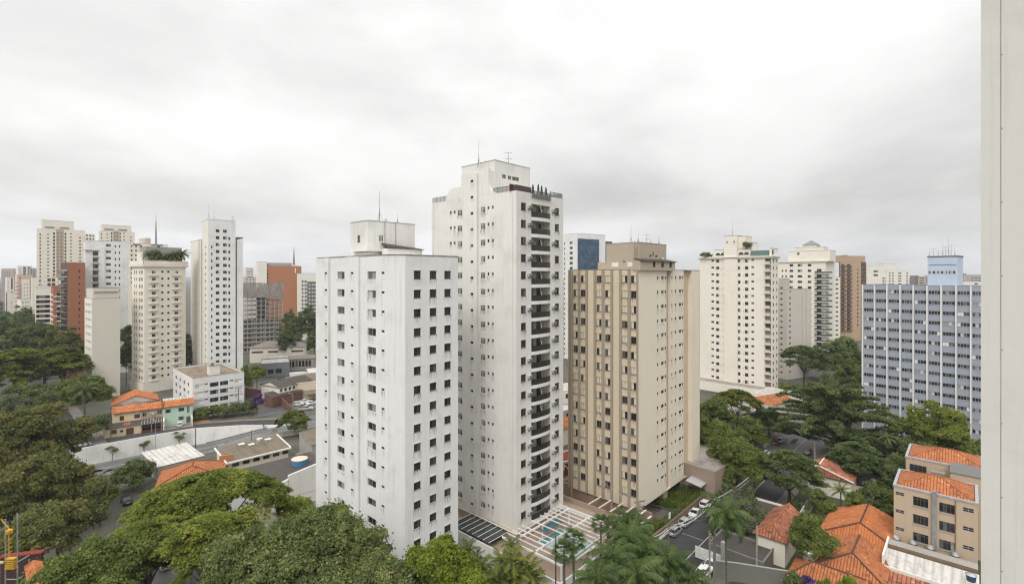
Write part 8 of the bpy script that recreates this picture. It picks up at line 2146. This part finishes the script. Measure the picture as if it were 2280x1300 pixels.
    m = MB(); m.box(-a - .05, -a + .06, -hw * .7, hw * .7, st[0][2] - .02, st[0][2] + .16); m.build('bumper', pm, root); m = MB(); m.box(-a - .03, -a - .005, -.26, .26, st[0][2] + .18, st[0][2] + .29); m.build('number_plate', M.blind, root)
    return root
silver, silver2, whitec, blackc, greyc, redc = paint('silver paint', (.50, .51, .52), .5), paint('bright silver paint', (.58, .585, .59), .4), paint('white car paint', (.78, .78, .77)), paint('black car paint', (.014, .014, .016)), paint('grey car paint', (.16, .165, .17), .4), paint('dark red car paint', (.16, .012, .014))
hU = math.atan2(UD.y, UD.x); hV = math.atan2(VD.y, VD.x); gA = 'cars parked along the kerb below the hedge'
def vp(px, py): p = G(px, py); return Vector((p.x, p.y, .02))
vrow = 41.9
def on_row(px, v, lift=.02):
    """the point of the line v = const that shows in photo column px"""
    k_ = (px - CX) / F; o_ = VD * v; t_ = (k_ * o_.y - o_.x) / (UD.x - k_ * UD.y); p = o_ + UD * t_; return Vector((p.x, p.y, lift))
car('silver hatchback parked last in the kerb row, nearest to the bright palms', on_row(1503, vrow), hU, silver, 'hatch', group=gA)
car('silver hatchback with a dark sunroof, second in the kerb row', on_row(1526.5, vrow), hU, silver2, 'hatch', group=gA)
car('white sedan parked behind the silver cars in the kerb row', on_row(1549, vrow), hU, whitec, 'sedan', group=gA)
car('white hatchback at the head of the kerb row beside the black car', on_row(1571.5, vrow), hU, whitec, 'hatch', group=gA)
car('black hatchback parked beyond the white cars near the canopy', on_row(1598, vrow), hU, blackc, 'suv', group=gA)
car('grey car under the street tree beyond the black hatchback', on_row(1617, vrow), hU, greyc, 'hatch', group=gA)
car('white hatchback by the gate across the street, next to the tall palm', on_row(1562, 32.6), hU + PI, whitec, 'hatch')
car('white car half hidden behind the gate post and the palm trunk', on_row(1584, 32.4), hU + PI, whitec, 'sedan')
car('dark car under the feathery street tree with a red light', on_row(1668, 33.2), hU, blackc, 'hatch')
car('white car in the shade beneath the feathery street tree', on_row(1684, 31.0), hU, whitec, 'hatch')
car('dark red car waiting beyond the intersection', on_row(1727, 42.2), hU, redc, 'sedan')
car('white car beyond the intersection behind the dark red car', on_row(1738, 41.6), hU, whitec, 'hatch')
car('dark grey car by the traffic pole at the intersection', vp(1799, 1010), hU, greyc, 'hatch')
car('white van front parked on the cross street behind the tan wall', vp(1943, 1082), hV, whitec, 'suv')
car('black car parked on the near street under the olive bough', vp(281, 1119), hV, blackc, 'sedan')
car('silver car parked on the near street beside the flat topped tree', vp(292, 1146), hV, silver, 'hatch')
car('silver car glimpsed through the boughs at the bottom of the near street', vp(364, 1262), hV, silver, 'hatch')
car('silver pickup with a white canopy in front of the car park', vp(681, 913), R_(18), silver2, 'pickup')
car('white hatchback in the car park, left of the pickup', vp(664, 902), R_(20), whitec, 'hatch')
car('white hatchback in the car park behind the pickup', vp(678, 897), R_(20), whitec, 'sedan')
car('white sedan at the right end of the car park by the white tower', vp(694, 900), R_(60), whitec, 'sedan')
car('black car at the zebra crossing by the yellow house', vp(186, 978), hV, blackc, 'hatch')
car('dark red car just behind the black car at the zebra crossing', vp(181, 965), hV, redc, 'hatch')
car('dark car parked up the tree lined street', vp(118, 868), hV, blackc, 'suv')
car('dark car parked beside the palm on the tree lined street', vp(131, 893), hV, blackc, 'hatch')
car('dark reddish car under the palm on the tree lined street', vp(144, 912), hV, redc, 'hatch')
mo = mint; q = Pw(mint, 4.6, -2.4, .06); car('white car standing in the forecourt of the mint house', q, R_(90 - thr) + PI / 2, whitec, 'hatch')
# ================================================================== poles and cables
def pole(label, p, h, mat=None, r=.16, arms=True, name='utility_pole', lamp=None, rz=0.0, box=False, cat='pole'):
    root = empty(name, p, rz, label, cat); m = MB(); m.tube((0, 0, 0), (0, 0, h), r, r * .7, 10); m.build('post', mat or M.pole, root)
    if arms:
        for dz in (.4, 1.3):
            m = MB(); m.box(-1.1, 1.1, -.06, .06, h - dz, h - dz + .12); o = m.build('crossarm', M.wood, root)
            for x in (-1, -.45, .45, 1):
                q = MB(); q.tube((x, 0, h - dz + .12), (x, 0, h - dz + .3), .05, .04, 6); q.build('insulator', M.conc, o)
    if box:
        m = MB(); m.lathe([(0, 0), (.3, 0), (.32, .9), (0, .95)], (.45, 0, h - 2.6), 10); m.build('transformer', M.blind, root)
    if lamp:
        m = MB(); m.path([Vector((0, 0, h)), Vector((lamp * .4, 0, h + .7)), Vector((lamp, 0, h + .8))], [.06, .05, .04], 6); o = m.build('lamp_arm', M.metal, root); m = MB(); m.box(lamp - .1, lamp + .5, -.12, .12, h + .72, h + .86); m.build('lamp_head', M.alu, root)
    return root
pole('tall concrete utility pole in front of the beige tower corner', PT(1424, 83.2, 0), zat(1112, 83.2), r=.22, rz=.4)
pole('dark stub pole with cable coils at the near end of the kerb row', PT(1489, 82.5, 0), zat(1166, 82.5), M.dmetal, .15, rz=.5)
pole('utility pole with a white transformer can beside the tall palm', PT(1580, 79.0, 0), zat(1128, 79), r=.17, box=True, rz=.7)
pole('thick gate side concrete pole right of the transformer pole', PT(1591, 77.5, 0), zat(1186, 77.5), M.gwall, .27, False)
pole('tan concrete pole beside the small cream house', PT(1685, 81.0, 0), zat(1170, 81), r=.17, arms=False)
pole('dark thin pole in front of the pool terrace', PT(1237.5, 64.0, 0), zat(1194, 64), M.black, .10, False)
pole('concrete pole at the far corner of the intersection', PT(1814, 133, 0), zat(982, 133), r=.2, rz=.8)
pole('slim concrete pole on the far street past the intersection', PT(1752, 150, 0), zat(976, 150), r=.14, arms=False)
pole('white based utility pole before the yellow house', PT(246.5, 149, 0), zat(908, 149), M.wood, .17, rz=.5)
pole('street lamp pole in front of the taupe carport', PT(346.5, 152.5, -4), zat(940, 152) + 4, M.metal, .08, False, 'street_lamp', -1.2, 0, cat='street lamp')
pole('dark pole rising from the sunken road before the retaining wall', PT(435.5, 150, -4), zat(953, 150) + 4, M.black, .13, False)
pole('utility pole with a white foot before the four storey block', PT(531, 176, 0), zat(863, 176), M.dmetal, .15, rz=.4)
pole('curved street lamp beside the car park', PT(652, 170, 0), zat(880, 170), M.metal, .11, False, 'street_lamp', -1.4, .3, cat='street lamp')
pole('utility pole in front of the beige box building', PT(652.5, 186, 0), zat(856, 186), M.wood, .14, rz=.2)
pole('short dark post behind the brown sheet roof', PT(560, 150, -3), zat(957, 150) + 3, M.black, .09, False)
def cable(label, a, b_, sag, r=.03, n=14, mat=None, group='cables along the street'):
    a, b_ = Vector(a), Vector(b_); m = MB(); P = [a + (b_ - a) * (i / n) - Vector((0, 0, sag * 4 * (i / n) * (1 - i / n))) - a for i in range(n + 1)]; m.path(P, r, 5); tag(m.build('power_cable', mat or M.alu, None, a), label, 'cable', group)
def pp(px, py, Y): return PT(px, Y, zat(py, Y))
cw = plain('pale cable sheath', (.52, .52, .50), .5)
chain = [((1424, 1195, 81), (1489, 1172, 82.5)), ((1489, 1172, 82.5), (1580, 1118, 92)), ((1580, 1118, 92), (1696, 1034, 116))]
nm_ = (('upper thick cable from the corner pole to the stub pole', 'lower thick cable from the corner pole to the stub pole'), ('upper thick cable over the parked cars', 'lower thick cable over the parked cars'), ('upper thick cable rising past the street trees', 'lower thick cable rising past the street trees'))
for i, (a, c) in enumerate(chain):
    for j in range(2): cable(nm_[i][j], pp(a[0], a[1] + 5 * j - 2, a[2]), pp(c[0] + 3 * j, c[1] + 4 * j, c[2]), .9 + .2 * j, .075, mat=cw)
cable('cable from the corner pole down to the bottom palms', pp(1424, 1122, 83.2), pp(1330, 1060, 95), .6, .03)
cable('thick low cable leaving the stub pole to the lower left', pp(1489, 1178, 82.5), pp(1400, 1235, 74), .5, .07, mat=cw)
cable('second thick low cable leaving the stub pole to the lower left', pp(1489, 1183, 82.5), pp(1392, 1246, 73), .5, .07, mat=cw)
for j, t_ in enumerate(('top', 'middle', 'bottom')): cable('%s wire from the intersection pole toward the school' % t_, pp(1814, 985 + 5 * j, 133), pp(2010, 1015 + 6 * j, 118), .8, .035, mat=M.dmetal, group='wires at the intersection')
for j, t_ in enumerate(('upper', 'lower')): cable('%s wire crossing under the trees to the intersection pole' % t_, pp(1625, 946 + 9 * j, 140), pp(1814, 984 + 6 * j, 133), .7, .035, mat=M.dmetal, group='wires at the intersection')
for j, t_ in enumerate(('upper', 'lower')): cable('%s wire along the houses from the yellow house pole' % t_, pp(246.5, 912 + 7 * j, 149), pp(531, 868 + 7 * j, 176), 1.0, .03, mat=M.black, group='wires before the row of houses')
cable('wire from the four storey block pole to the car park pole', pp(531, 866, 176), pp(652.5, 860, 186), .8, .03, mat=M.black, group='wires before the row of houses')

for j, t_ in enumerate(('highest', 'second', 'third', 'lowest')):
    cable('%s thin wire from the corner pole to the transformer pole' % t_, pp(1424, 1114 + 6 * j, 83.2), pp(1580, 1133 + 7 * j, 79), .7 + .1 * j, .022, mat=M.dmetal)
    cable('%s thin wire from the transformer pole up the street' % t_, pp(1580, 1133 + 7 * j, 79), pp(1752, 978 + 4 * j, 150), 1.6, .03, mat=M.dmetal)
for j, t_ in enumerate(('upper', 'lower')):
    cable('%s wire from the transformer pole to the tan pole' % t_, pp(1580, 1136 + 8 * j, 79), pp(1685, 1173 + 6 * j, 81), .5, .022, mat=M.dmetal)
    cable('%s wire from the dark thin pole to the corner pole' % t_, pp(1237.5, 1197 + 9 * j, 64), pp(1424, 1120 + 8 * j, 83.2), .8, .02, mat=M.dmetal)
# ================================================================== thin haze in the air
hm = bpy.data.materials.new('haze'); hm.use_nodes = True; hm.node_tree.nodes.clear(); t = NT(hm.node_tree)
pv = t.n('ShaderNodeVolumePrincipled', {'Color': (.93, .95, 1, 1), 'Density': .00013, 'Anisotropy': .0})
t.t.links.new(pv.outputs[0], t.n('ShaderNodeOutputMaterial').inputs['Volume'])
m = MB(); m.box(-9400, 9400, -400, 12400, -7, 92); o = m.build('haze', hm); tag(o, kind='stuff')
